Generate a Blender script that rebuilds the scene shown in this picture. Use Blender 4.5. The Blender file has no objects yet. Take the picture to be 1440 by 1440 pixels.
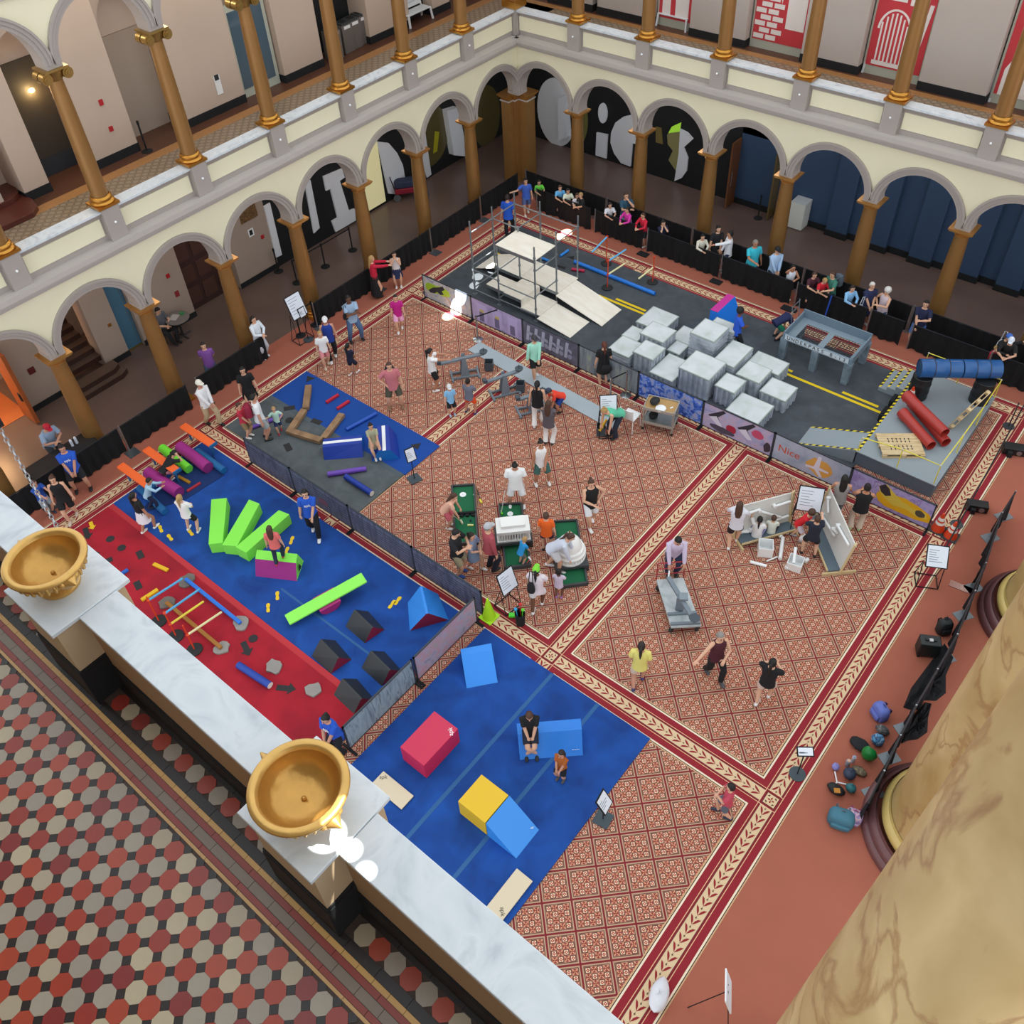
import bpy, bmesh, math, random
from mathutils import Vector, Matrix
random.seed(7)
S = 0.57                      # one carpet tile (the survey unit) in metres
C = bpy.context.scene.collection
sc = bpy.context.scene
PI = math.pi
# ---------------------------------------------------------------- camera
CAM = Vector((36.2269, -16.7093, 32.5466))
ROT = Matrix(((0.7726, 0.6334, -0.0444), (0.4205, -0.5628, -0.7116), (-0.4757, 0.5311, -0.7011)))   # rows: right, down, forward
FOC, PX, PY = 1308.12, 717.05, 643.53
rr_ = ROT[0].normalized(); ff_ = ROT[2].normalized(); dd_ = ff_.cross(rr_).normalized()
ROT = Matrix((rr_, dd_, ff_))
cam = bpy.data.objects.new('camera', bpy.data.cameras.new('camera'))
C.objects.link(cam)
cam.matrix_world = Matrix.Translation(CAM * S) @ Matrix((rr_, -dd_, -ff_)).transposed().to_4x4()
cam.data.sensor_width = 36.0
cam.data.lens = FOC / 1440 * 36.0
cam.data.shift_x = (720 - PX) / 1440
cam.data.shift_y = (PY - 720) / 1440
cam.data.clip_start = 0.05
sc.camera = cam
# ---------------------------------------------------------------- light
w = bpy.data.worlds.new('daylight'); sc.world = w; w.use_nodes = True
bg = w.node_tree.nodes['Background']
bg.inputs['Color'].default_value = (0.90, 0.955, 1.0, 1); bg.inputs['Strength'].default_value = 1.15
sc.view_settings.view_transform = 'Standard'; sc.view_settings.look = 'None'
sc.view_settings.gamma = 1; sc.view_settings.use_curve_mapping = False
sc.view_settings.exposure = 0.42
def lamp(kind, loc, target=None, energy=100, color=(1, 1, 1), **k):
    d = bpy.data.lights.new('lamp', kind); d.energy = energy; d.color = color
    for a, b in k.items(): setattr(d, a, b)
    o = bpy.data.objects.new('lamp', d); C.objects.link(o); o.location = loc
    if target is not None:
        o.rotation_euler = (Vector(target) - Vector(loc)).to_track_quat('-Z', 'Y').to_euler()
    return o
# ---------------------------------------------------------------- survey helpers (photo pixel -> place in the hall)
def ray(x, y): return ROT.transposed() @ Vector(((x - PX) / FOC, (y - PY) / FOC, 1))
def at(x, y, z=0.0):                       # metres, on the level z
    d = ray(x, y); t = (z / S - CAM.z) / d.z; return (CAM + d * t) * S
def onx(x, y, X):                          # units, on the plane x = X
    d = ray(x, y); return CAM + d * ((X - CAM.x) / d.x)
def ony(x, y, Y):
    d = ray(x, y); return CAM + d * ((Y - CAM.y) / d.y)
def project(P):
    v = ROT @ (Vector(P) / S - CAM); return PX + FOC * v.x / v.z, PY + FOC * v.y / v.z
IMG_D = Vector((ROT[1].x, ROT[1].y)).normalized(); IMG_R = Vector((ROT[0].x, ROT[0].y)).normalized()
def facing(a):                             # clock angle seen in the hall: 0 to the viewer, 90 right, 180 away
    v = IMG_D * math.cos(math.radians(a)) + IMG_R * math.sin(math.radians(a)); return math.atan2(-v.x, v.y)
# ---------------------------------------------------------------- materials
def lin(h):
    r = []
    for i in (0, 2, 4):
        c = int(h[i:i + 2], 16) / 255; r.append(c / 12.92 if c <= .04045 else ((c + .055) / 1.055) ** 2.4)
    return (*r, 1)
_m = {}
def M(h, r=.75, metal=0.0, n=0.0, ns=6.0, bump=0.0, bs=60.0, emit=0.0, alpha=1.0, trans=0.0):
    key = (h, r, metal, n, ns, bump, bs, emit, alpha, trans)
    if key in _m: return _m[key]
    m = bpy.data.materials.new('m_' + h); m.use_nodes = True; nt = m.node_tree; b = nt.nodes['Principled BSDF']
    b.inputs['Base Color'].default_value = lin(h); b.inputs['Roughness'].default_value = r; b.inputs['Metallic'].default_value = metal
    if trans: b.inputs['Transmission Weight'].default_value = trans
    if alpha < 1: b.inputs['Alpha'].default_value = alpha
    if emit: b.inputs['Emission Color'].default_value = lin(h); b.inputs['Emission Strength'].default_value = emit
    if n or bump:
        tc = nt.nodes.new('ShaderNodeTexCoord')
        if n:
            t = nt.nodes.new('ShaderNodeTexNoise'); t.inputs['Scale'].default_value = ns; t.inputs['Detail'].default_value = 5
            nt.links.new(tc.outputs['Object'], t.inputs['Vector'])
            mx = nt.nodes.new('ShaderNodeMix'); mx.data_type = 'RGBA'
            c = lin(h); mx.inputs[6].default_value = tuple(max(0, v * (1 - n)) for v in c[:3]) + (1,)
            mx.inputs[7].default_value = tuple(min(1, v * (1 + n)) for v in c[:3]) + (1,)
            nt.links.new(t.outputs['Fac'], mx.inputs[0]); nt.links.new(mx.outputs[2], b.inputs['Base Color'])
        if bump:
            t2 = nt.nodes.new('ShaderNodeTexNoise'); t2.inputs['Scale'].default_value = bs
            nt.links.new(tc.outputs['Object'], t2.inputs['Vector'])
            bp = nt.nodes.new('ShaderNodeBump'); bp.inputs['Strength'].default_value = bump; bp.inputs['Distance'].default_value = .01
            nt.links.new(t2.outputs['Fac'], bp.inputs['Height']); nt.links.new(bp.outputs['Normal'], b.inputs['Normal'])
    _m[key] = m; return m
def art(cols, scale=2.0, detail=6.0, dist=1.0, seed=0.0, r=.6, stretch=(1, 1, 1)):   # blotchy printed / veined surface
    m = bpy.data.materials.new('art'); m.use_nodes = True; nt = m.node_tree; b = nt.nodes['Principled BSDF']
    tc = nt.nodes.new('ShaderNodeTexCoord'); mp = nt.nodes.new('ShaderNodeMapping')
    mp.inputs['Location'].default_value = (seed, seed * 1.7, seed * .3); mp.inputs['Scale'].default_value = stretch
    t = nt.nodes.new('ShaderNodeTexNoise'); t.inputs['Scale'].default_value = scale; t.inputs['Detail'].default_value = detail; t.inputs['Distortion'].default_value = dist
    cr = nt.nodes.new('ShaderNodeValToRGB')
    e = cr.color_ramp.elements; lo, hi = .3, .7
    while len(e) < len(cols): e.new(.5)
    for i, c in enumerate(cols):
        p = c[1] if isinstance(c, tuple) else lo + (hi - lo) * i / max(1, len(cols) - 1)
        e[i].position = p; e[i].color = lin(c[0] if isinstance(c, tuple) else c)
    nt.links.new(tc.outputs['Object'], mp.inputs['Vector']); nt.links.new(mp.outputs['Vector'], t.inputs['Vector'])
    nt.links.new(t.outputs['Fac'], cr.inputs['Fac']); nt.links.new(cr.outputs['Color'], b.inputs['Base Color'])
    b.inputs['Roughness'].default_value = r
    return m
# ---------------------------------------------------------------- mesh builder
class MB:
    def __init__(s, k=1.0, fn=None): s.v = []; s.f = []; s.m = []; s.k = k; s.fn = fn; s.uv = None
    def p(s, P):
        if s.fn: P = s.fn(*P)
        s.v.append((P[0] * s.k, P[1] * s.k, P[2] * s.k)); return len(s.v) - 1
    def face(s, pts, m=0): s.f.append([s.p(q) for q in pts]); s.m.append(m); return s
    def faces(s, idx, m=0): s.f.append(list(idx)); s.m.append(m)
    def box(s, x0, x1, y0, y1, z0, z1, m=0):
        i = [s.p(q) for q in ((x0, y0, z0), (x1, y0, z0), (x1, y1, z0), (x0, y1, z0), (x0, y0, z1), (x1, y0, z1), (x1, y1, z1), (x0, y1, z1))]
        for q in ((3, 2, 1, 0), (4, 5, 6, 7), (0, 1, 5, 4), (1, 2, 6, 5), (2, 3, 7, 6), (3, 0, 4, 7)): s.faces([i[a] for a in q], m)
        return s
    def bar(s, a, b, wd, ht, m=0):          # box beam from a to b (centre line), width wd across, height ht
        a = Vector(a); b = Vector(b); d = (b - a).normalized(); up = Vector((0, 0, 1)) if abs(d.z) < .95 else Vector((0, 1, 0))
        r = d.cross(up).normalized(); u = r.cross(d)
        i = [s.p(q + r * (wd / 2 * i_) + u * (ht / 2 * j_)) for q in (a, b) for i_, j_ in ((-1, -1), (1, -1), (1, 1), (-1, 1))]
        for q in ((0, 1, 2, 3), (7, 6, 5, 4), (0, 4, 5, 1), (1, 5, 6, 2), (2, 6, 7, 3), (3, 7, 4, 0)): s.faces([i[c] for c in q], m)
        return s
    def prism(s, poly, z0, z1, m=0, ms=None, ax=None):   # polygon in xy lifted z0..z1; ax maps (u,v,w)->xyz
        g = ax or (lambda u, v, w: (u, v, w)); n = len(poly)
        a = [s.p(g(u, v, z0)) for u, v in poly]; b = [s.p(g(u, v, z1)) for u, v in poly]
        s.faces(a[::-1], m if ms is None else ms); s.faces(b, m)
        for i in range(n): s.faces([a[i], a[(i + 1) % n], b[(i + 1) % n], b[i]], m if ms is None else ms)
        return s
    def rings(s, rs, m=0, cap=True):        # list of rings (lists of points), lofted
        I = [[s.p(q) for q in r] for r in rs]; n = len(I[0])
        for a, b in zip(I, I[1:]):
            for i in range(n): s.faces([a[i], a[(i + 1) % n], b[(i + 1) % n], b[i]], m)
        if cap: s.faces(I[0][::-1], m); s.faces(I[-1], m)
        return s
    def tube(s, pts, r, n=8, m=0, cap=True, ry=None):
        pts = [Vector(q) for q in pts]; R = r if isinstance(r, (list, tuple)) else [r] * len(pts); out = []; pr = None
        for i, q in enumerate(pts):
            d = (pts[min(i + 1, len(pts) - 1)] - pts[max(i - 1, 0)])
            d = d.normalized() if d.length > 1e-9 else Vector((0, 0, 1))
            if pr is None:
                pr = d.cross(Vector((0, 1, 0)) if abs(d.y) < .9 else Vector((1, 0, 0))).normalized()
            else:
                pr = (pr - d * pr.dot(d)); pr = pr.normalized() if pr.length > 1e-6 else d.orthogonal().normalized()
            u = d.cross(pr); k = ry or 1.0
            out.append([q + pr * (R[i] * math.cos(2 * PI * j / n)) + u * (R[i] * k * math.sin(2 * PI * j / n)) for j in range(n)])
        return s.rings(out, m, cap)
    def lathe(s, prof, n=24, c=(0, 0, 0), m=0, cap=False):
        return s.rings([[(c[0] + r * math.cos(2 * PI * j / n), c[1] + r * math.sin(2 * PI * j / n), c[2] + z) for j in range(n)] for r, z in prof], m, cap)
    def ball(s, c, r, n=10, k=6, m=0, sc_=(1, 1, 1)):
        return s.rings([[(c[0] + r * sc_[0] * math.sin(PI * i / k) * math.cos(2 * PI * j / n), c[1] + r * sc_[1] * math.sin(PI * i / k) * math.sin(2 * PI * j / n), c[2] - r * sc_[2] * math.cos(PI * i / k)) for j in range(n)] for i in [.12] + list(range(1, k)) + [k - .12]], m, True)
    def build(s, name, mats, parent=None, smooth=False, loc=None, rot=0.0, bev=0.0, kind=None, label=None):
        me = bpy.data.meshes.new(name); me.from_pydata(s.v, [], s.f)
        if not isinstance(mats, (list, tuple)): mats = [mats]
        for q in mats: me.materials.append(q)
        if len(mats) > 1: me.polygons.foreach_set('material_index', s.m)
        bm = bmesh.new(); bm.from_mesh(me); bmesh.ops.recalc_face_normals(bm, faces=bm.faces); bm.to_mesh(me); bm.free()
        if smooth: me.polygons.foreach_set('use_smooth', [True] * len(me.polygons)); me.set_sharp_from_angle(angle=math.radians(smooth if smooth > 1 else 40))
        o = bpy.data.objects.new(name, me); C.objects.link(o)
        if parent is not None: o.parent = parent
        if loc is not None: o.location = loc
        if rot: o.rotation_euler.z = rot
        if bev:
            md = o.modifiers.new('bevel', 'BEVEL'); md.width = bev; md.segments = 2; md.limit_method = 'ANGLE'; md.angle_limit = math.radians(35)
        if kind: o['kind'] = kind
        if label: o['label'] = label
        return o
def tag(o, label, cat, group=None):
    o['label'] = label; o['category'] = cat
    if group: o['group'] = group
    return o
def thing(name, label, cat, loc=(0, 0, 0), rot=0.0, group=None):
    o = bpy.data.objects.new(name, None); o.empty_display_size = .1; C.objects.link(o); o.location = loc; o.rotation_euler.z = rot
    return tag(o, label, cat, group)
def text(body, size, mat, parent, loc, rot, name='lettering', ext=.002, align='CENTER'):
    cu = bpy.data.curves.new(name, 'FONT'); cu.body = body; cu.size = size; cu.extrude = ext; cu.align_x = align; cu.align_y = 'CENTER'
    t = bpy.data.objects.new(name, cu); C.objects.link(t); dg = bpy.context.evaluated_depsgraph_get()
    me = bpy.data.meshes.new_from_object(t.evaluated_get(dg)); bpy.data.objects.remove(t); bpy.data.curves.remove(cu)
    me.materials.clear(); me.materials.append(mat); o = bpy.data.objects.new(name, me); C.objects.link(o); o.parent = parent
    o.location = loc; o.rotation_euler = rot; return o
def copy_tree(o, parent=None):
    c = o.copy(); C.objects.link(c)
    if parent is not None: c.parent = parent
    for ch in list(o.children): copy_tree(ch, c)
    return c
# ================================================================ palette
GREY = M('a59c96', .7); GREYL = M('b9b2ac', .7); CREAM = M('e6dfc2', .8, n=.04, ns=1.5); GOLD = M('9a7140', .38, .45, n=.12, ns=3); GOLDB = M('c08a3c', .3, .85)
TAUPE = M('a59488', .85, n=.06, ns=.7); WHITE = M('eceff2', .6); BLACK = M('14181d', .7); BLK = M('0f1216', .85); STEEL = M('9aa2a8', .35, .8)
DARKFL = art([('5f4d47', .3), ('6a5750', .5), ('735f57', .7)], .35, 4, .4, 3, r=.3); MARB = art([('a9b2ba', .2), ('ced6dc', .44), ('d6dde2', .56), ('bac3ca', .72)], 1.6, 9, 2.2, 5, r=.4)
YEL = M('e3c400', .7); FBLUE = M('2d8ae6', .55); FRED = M('c8264c', .55); FLIME = M('7bea3c', .55); FMAG = M('b02a86', .55); RUB = M('2d2c2e', .9)
# ================================================================ ground floor and carpet
MB(S).box(-25, 62, -24, 46, -.5, 0).build('floor', DARKFL, kind='structure')
FL0 = .004
cp = MB(S).box(-2.92, 56, -14.0, 28.9, 0, .006).build('carpet', M('a65f4b', .95, n=.1, ns=1.3, bump=.25, bs=300))
tag(cp, 'plain rust red carpet covering the hall floor around the patterned rug', 'carpet')
def carpet_mat():
    m = bpy.data.materials.new('carpet_tiles'); m.use_nodes = True; nt = m.node_tree; b = nt.nodes['Principled BSDF']; b.inputs['Roughness'].default_value = .95
    uv = nt.nodes.new('ShaderNodeUVMap'); uv.uv_map = 'UVMap'; sp = nt.nodes.new('ShaderNodeSeparateXYZ'); nt.links.new(uv.outputs[0], sp.inputs[0])
    def f(op, *a):
        n = nt.nodes.new('ShaderNodeMath'); n.operation = op
        for i, q in enumerate(a):
            if isinstance(q, (int, float)): n.inputs[i].default_value = q
            else: nt.links.new(q, n.inputs[i])
        return n.outputs[0]
    def mix(fac, a, c):
        n = nt.nodes.new('ShaderNodeMix'); n.data_type = 'RGBA'; nt.links.new(fac, n.inputs[0])
        for i, q in ((6, a), (7, c)):
            if isinstance(q, str): n.inputs[i].default_value = lin(q)
            else: nt.links.new(q, n.inputs[i])
        return n.outputs[2]
    fu, fv = f('FRACT', sp.outputs[0]), f('FRACT', sp.outputs[1])
    ed = f('MINIMUM', f('MINIMUM', fu, f('SUBTRACT', 1, fu)), f('MINIMUM', fv, f('SUBTRACT', 1, fv)))
    cu, cv = f('MULTIPLY', f('SUBTRACT', fu, .105), 5.063), f('MULTIPLY', f('SUBTRACT', fv, .105), 5.063)
    ru, rv = f('ABSOLUTE', f('SUBTRACT', f('FRACT', cu), .5)), f('ABSOLUTE', f('SUBTRACT', f('FRACT', cv), .5))
    ck = f('GREATER_THAN', f('FRACT', f('MULTIPLY', f('ADD', f('FLOOR', cu), f('FLOOR', cv)), .5)), .25)
    mx, sm = f('MAXIMUM', ru, rv), f('ADD', ru, rv)
    A = mix(f('LESS_THAN', mx, .34), '7c3c34', 'e8c9a8'); A = mix(f('LESS_THAN', f('ABSOLUTE', f('SUBTRACT', mx, .38)), .035), A, '43302c')
    A = mix(f('LESS_THAN', sm, .30), A, 'a3262c'); A = mix(f('LESS_THAN', sm, .11), A, 'f0d8bc')
    B = mix(f('LESS_THAN', f('ABSOLUTE', f('SUBTRACT', ru, rv)), .085), '9c4540', 'dba57c'); B = mix(f('LESS_THAN', sm, .16), B, 'cf8048')
    B = mix(f('GREATER_THAN', mx, .43), B, 'c08c72'); B = mix(f('LESS_THAN', f('MINIMUM', ru, rv), .05), B, '7e3030')
    c = mix(ck, A, B)
    c = mix(f('LESS_THAN', ed, .105), c, 'b8957a'); c = mix(f('LESS_THAN', f('ABSOLUTE', f('SUBTRACT', ed, .088)), .012), c, '5c3a34')
    c = mix(f('LESS_THAN', ed, .032), c, '7d1f28')
    nt.links.new(c, b.inputs['Base Color']); return m
CM = [carpet_mat()] + [M(h, .95) for h in ('c9a37c', '1d1715', 'ead9c0', '8e1f2b', '7c1a25', 'e5b48e', 'd8bd97', '6a5a50', '8f2028', '4a2a26')]
XS = [0, 10.09, 22.83, 32.76]; YS = [-10.1, 0, 15.71, 25.82]
k = MB(S); uvs = []
E0 = .012; LV = .0012
for i in range(3):
    for j in range(3):
        x0, x1, y0, y1 = XS[i] + .66, XS[i + 1] - .66, YS[j] + .66, YS[j + 1] - .66
        k.face([(x0, y0, E0), (x1, y0, E0), (x1, y1, E0), (x0, y1, E0)], 0)
        cx, cy = (x0 + x1) / 2, (y0 + y1) / 2
        uvs += [(((x - cx) + (y - cy)) * .70711 + .5 + 20, ((x - cx) - (y - cy)) * .70711 + .5 + 20) for x, y in ((x0, y0), (x1, y0), (x1, y1), (x0, y1))]
def rect(x0, x1, y0, y1, lv, m): z = E0 + LV * lv; k.face([(x0, y0, z), (x1, y0, z), (x1, y1, z), (x0, y1, z)], m)
for lv, hw, m in ((1, .715, 1), (2, .672, 2), (3, .645, 3), (4, .58, 4)):
    for x in XS: rect(x - hw, x + hw, YS[0] - hw, YS[3] + hw, lv, m)
    for y in YS: rect(XS[0] - hw, XS[3] + hw, y - hw, y + hw, lv + .4, m)
for lv, hw, m in ((5, .335, 6), (6, .31, 5), (7, .24, 8), (8, .228, 7)):
    for x in XS: rect(x - hw, x + hw, YS[0] - .335, YS[3] + .335, lv, m)
    for y in YS: rect(XS[0] - .335, XS[3] + .335, y - hw, y + hw, lv + .5, m)
for x in XS:
    for y in YS:
        for lv, hw, m in ((10, .335, 6), (11, .31, 5), (12, .225, 2), (12.6, .215, 7)): rect(x - hw, x + hw, y - hw, y + hw, lv, m)
        for a in range(4):
            c_, s_ = math.cos(a * PI / 2), math.sin(a * PI / 2); z = E0 + LV * 13.5
            for q, mm in ([(.0, .0), (.09, -.035), (.13, 0), (.09, .035)], 9), ([(.1, .1), (.19, .1), (.1, .19)], 10):
                k.face([(x + u * c_ - v * s_, y + u * s_ + v * c_, z) for u, v in q], mm)
def chevrons(a, b, ax, d):                 # leaf border between two crossings; d = direction of the tips
    n = int((b[ax] - a[ax] - .8) / .352); L = b[ax] - a[ax]; st = (L - .74) / n
    for i in range(n):
        t = a[ax] + .37 + st * (i + .5); z = E0 + LV * 11; o = a[1 - ax]
        def g(u, v): return (t + u * d, o + v, z) if ax == 0 else (o + v, t + u * d, z)
        for sg in (-1, 1):
            k.face([g(.13, .0), g(.05, .07 * sg), g(-.06, .14 * sg), g(-.17, .19 * sg), g(-.13, .10 * sg), g(-.03, .035 * sg)], 9)
        k.face([g(-.13, -.03), g(-.13, .03), g(-.155, .03), g(-.155, -.03)], 10); k.face([g(-.1, -.008), g(-.1, .008), g(-.2, .008), g(-.2, -.008)], 10)
DY = {0: (1, -1, 1), 1: (1, 1, 1), 2: (-1, -1, -1), 3: (-1, 1, -1)}; DX = {0: (1, -1, 1), 1: (1, -1, 1), 2: (-1, -1, 1), 3: (1, -1, 1)}
for i, x in enumerate(XS):
    for j in range(3): chevrons((x, YS[j]), (x, YS[j + 1]), 1, DY[i][j])
for j, y in enumerate(YS):
    for i in range(3): chevrons((XS[i], y), (XS[i + 1], y), 0, DX[j][i])
me = bpy.data.meshes.new('patterned_rug'); me.from_pydata(k.v, [], k.f)
for q in CM: me.materials.append(q)
me.polygons.foreach_set('material_index', k.m); ul = me.uv_layers.new(name='UVMap')
for i, (u, v) in enumerate(uvs): ul.data[i].uv = (u, v)
rug = bpy.data.objects.new('patterned_rug', me); C.objects.link(rug)
tag(rug, 'large red and cream patterned rug with diagonal tile motif and leaf borders', 'rug')
ZF = (E0 + LV * 14) * S                    # walking level on the rug, metres
# ================================================================ arcades
BAY = 4.95
def framed(side):
    return (lambda t, d, z: (-3.16 + d, t, z)) if side == 'left' else (lambda t, d, z: (t, 30.3 - d, z))
ORD = ['first', 'second', 'third', 'fourth', 'fifth', 'sixth', 'seventh', 'eighth', 'ninth']
def arch_ring(k, tc, zc, r0, r1, d0, d1, m, lim=2.475, n=26):
    a0 = math.acos(min(1, lim / r1)) if r1 > lim else 0.0
    pts = []
    for i in range(n + 1):
        a = a0 + (PI - 2 * a0) * i / n
        b = PI * i / n if r0 <= lim else a
        pts.append(((tc + r0 * math.cos(b), zc + r0 * math.sin(b)), (tc + r1 * math.cos(a), zc + r1 * math.sin(a))))
    for (p0, q0), (p1, q1) in zip(pts, pts[1:]):
        k.face([(p0[0], d1, p0[1]), (p1[0], d1, p1[1]), (q1[0], d1, q1[1]), (q0[0], d1, q0[1])], m)
        k.face([(q0[0], d0, q0[1]), (q1[0], d0, q1[1]), (q1[0], d1, q1[1]), (q0[0], d1, q0[1])], m)
        k.face([(p0[0], d0, p0[1]), (p1[0], d0, p1[1]), (p1[0], d1, p1[1]), (p0[0], d1, p0[1])], m)
def spandrel(k, tc, zc, r, ztop, d0, d1, n=22):
    P = [(tc - BAY / 2, zc)] + [(tc - r * math.cos(PI * i / n), zc + r * math.sin(PI * i / n)) for i in range(n + 1)] + [(tc + BAY / 2, zc)]
    for (a, za), (b, zb) in zip(P, P[1:]):
        for d in (d0, d1): k.face([(a, d, za), (b, d, zb), (b, d, ztop), (a, d, ztop)], 0)
        k.face([(a, d0, za), (b, d0, zb), (b, d1, zb), (a, d1, za)], 1)
def column(side, t, z0, z1, kind, label, grp):
    fn = framed(side); x, y, _ = fn(t, 0, 0); o = thing('column', label, 'column', (x * S, y * S, z0 * S), 0, grp); h = (z1 - z0) * S
    u = 1 if side == 'left' else 0
    if kind == 'doric':
        MB().lathe([(.33, 0), (.33, .08), (.31, .1), (.33, .14), (.33, .2), (.29, .22), (.30, .27), (.28, .3), (.28, .32)], 20).box(-.36, .36, -.36, .36, -.002, .05).build('base', GOLDB, o, 50)
        MB().lathe([(.262, .3), (.265, h * .35), (.235, h * .7), (.205, h - .26)], 20).build('shaft', GOLD, o, True)
        MB().lathe([(.205, h - .27), (.235, h - .25), (.235, h - .225), (.21, h - .21), (.215, h - .15), (.29, h - .09)], 20).box(-.33, .33, -.33, .33, h - .09, h - .045, 0).box(-.36, .36, -.36, .36, h - .045, h, 0).build('capital', M('b98546', .35, .6), o, 50)
    else:
        MB().box(-.31, .31, -.31, .31, 0, .07).lathe([(.3, .07), (.32, .1), (.3, .14), (.25, .16), (.25, .19), (.28, .21), (.27, .25), (.23, .27)], 20).build('base', GOLDB, o, 50)
        MB().lathe([(.215, .26), (.215, h * .35), (.195, h * .7), (.17, h - .3)], 20).build('shaft', GOLD, o, True)
        c = MB().box(-.3, .3, -.3, .3, h - .05, h).lathe([(.17, h - .31), (.2, h - .28), (.2, h - .24), (.24, h - .12), (.26, h - .05)], 18)
        for sx in (-1, 1):                   # volutes: scrolls rolled along the wall depth
            for sy in (-1, 1):
                cx_, cz = sx * .27, h - .19
                for r_, w_ in ((.135, .22), (.09, .25), (.045, .275)):
                    pts = [(cx_, sy * .02, cz), (cx_, sy * w_, cz)] if u == 0 else [(sy * .02, cx_, cz), (sy * w_, cx_, cz)]
                    c.tube(pts, r_, 12)
        c.build('capital', M('a88a50', .32, .85), o, 50)
    return o
def arcade(side, ts, upper):
    fn = framed(side); ds = 1
    sp = MB(S, fn); tname = {'left': 'left', 'back': 'back'}[side]
    for t in ts[:-1]: spandrel(sp, t + BAY / 2, 6.5, 2.1, 9.8, -.5, .42)
    wall = sp.build('wall_' + tname, [CREAM, GREY], kind='structure')
    for t in ts[:-1]:
        k = MB(S, fn); tc = t + BAY / 2
        for r0, r1, d in ((2.1, 2.26, .47), (2.26, 2.42, .52), (2.42, 2.52, .58)): arch_ring(k, tc, 6.5, r0, r1, .42, d, 0)
        k.build('arch', GREY, wall, 50)
    for t in ts:
        MB(S, fn).box(t - .40, t + .40, -.52, .46, 6.37, 6.55).build('impost', GREY, wall)
    a, b = ts[0] - 2.475, ts[-1] + (2.475 if side == 'back' else .6)
    c = MB(S, fn)
    b2 = ts[-1] - .55 if side == 'left' else b; a2 = a if side == 'left' else -3.16 + .55
    for z0, z1, d in ((9.62, 9.72, .5), (9.72, 9.80, .58), (9.80, 9.92, .66), (9.92, 10.0, .74), (10.0, 10.26, .80)): c.box(a2 if side == 'back' else a, b2 if side == 'left' else b, -.5, d, z0, z1, 0)
    c.box(a, b, -6.3 if side == 'left' else -5.2, -.5, 9.75, 10.26, 0)
    tr = c.build('trim_1' if side == 'left' else 'trim_2', GREYL, kind='structure')
    # balustrade
    bal = MB(S, fn).box(a2 if side == 'back' else a, b2 if side == 'left' else b, -.2, .18, 10.26, 11.6).build('trim_3' if side == 'left' else 'trim_4', GREY, kind='structure')
    for i, t in enumerate(ts):
        MB(S, fn).box(t - .44, t + .44, -.5, .5, 10.26, 11.86).build('pedestal', GREY, bal)
        q = fn(t, .53, 11.1); MB().ball((0, 0, 0), .035, 10, 6).build('light_bulb', M('f2f5f8', .2), bal, True, (q[0] * S, q[1] * S, q[2] * S))
        if i < len(ts) - 1:
            MB(S, fn).box(t + .55, t + BAY - .55, .18, .22, 10.55, 11.4).build('panel', CREAM, bal)
            k = MB(S, fn).box(t + .44, t + BAY - .44, -.32, .34, 11.6, 11.68, 1).box(t + .44, t + BAY - .44, -.36, .40, 11.68, 11.78, 0); k.build('rail', [MARB, GREY], bal)
TL = [30.3 - BAY * i for i in range(9, -1, -1)]; TB = [-3.16 + BAY * i for i in range(0, 10)]
arcade('left', TL, True); arcade('back', TB, True)
for i, t in enumerate(TL[:-1]):
    n = ORD[min(8, len(TL) - 2 - i)]
    column('left', t, 0, 6.37, 'doric', 'golden smooth column, %s from the corner pillar in the left ground arcade' % n, 'left ground arcade columns')
    column('left', t, 11.86, 18.1, 'ionic', 'golden scroll-topped column, %s from the corner on the left upper balcony' % n, 'left balcony columns')
for i, t in enumerate(TB[1:]):
    n = ORD[min(8, i)]
    column('back', t, 0, 6.37, 'doric', 'golden smooth column, %s from the corner pillar in the back ground arcade' % n, 'back ground arcade columns')
    column('back', t, 11.86, 18.1, 'ionic', 'golden scroll-topped column, %s from the corner on the back upper balcony' % n, 'back balcony columns')
# corner pillar, ground and balcony
o = thing('pillar', 'massive golden corner pillar where the two ground arcades meet', 'pillar', (-3.16 * S, 30.3 * S, 0))
k = MB(S)
def lpoly(r): return [(-r, -r), (-r * .1, -r), (-r * .1, -r * .55), (r * .55, -r * .55) if 0 else (r * .15, -r * .55), (r * .15, -r * .1), (r, -r * .1), (r, r), (-r, r)]
k.prism(lpoly(.80), 0, 5.9).build('shaft', GOLD, o)
k = MB(S).prism(lpoly(.86), 5.9, 5.98, 1).prism(lpoly(.80), 5.98, 6.15, 0).prism(lpoly(.92), 6.15, 6.27, 0).prism(lpoly(1.0), 6.27, 6.37, 0); k.build('capital', [M('9a6a34', .4, .5), GREYL], o)
o = thing('pillar', 'golden square corner pillar standing at the balcony corner', 'pillar', (-3.16 * S, 30.3 * S, 11.86 * S))
MB(S).box(-.55, .55, -.55, .55, 0, .4).build('base', GOLDB, o); MB(S).box(-.42, .42, -.42, .42, .4, 6.0).build('shaft', GOLD, o); MB(S).box(-.6, .6, -.6, .6, 6.0, 6.24).build('capital', GOLDB, o)
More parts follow.
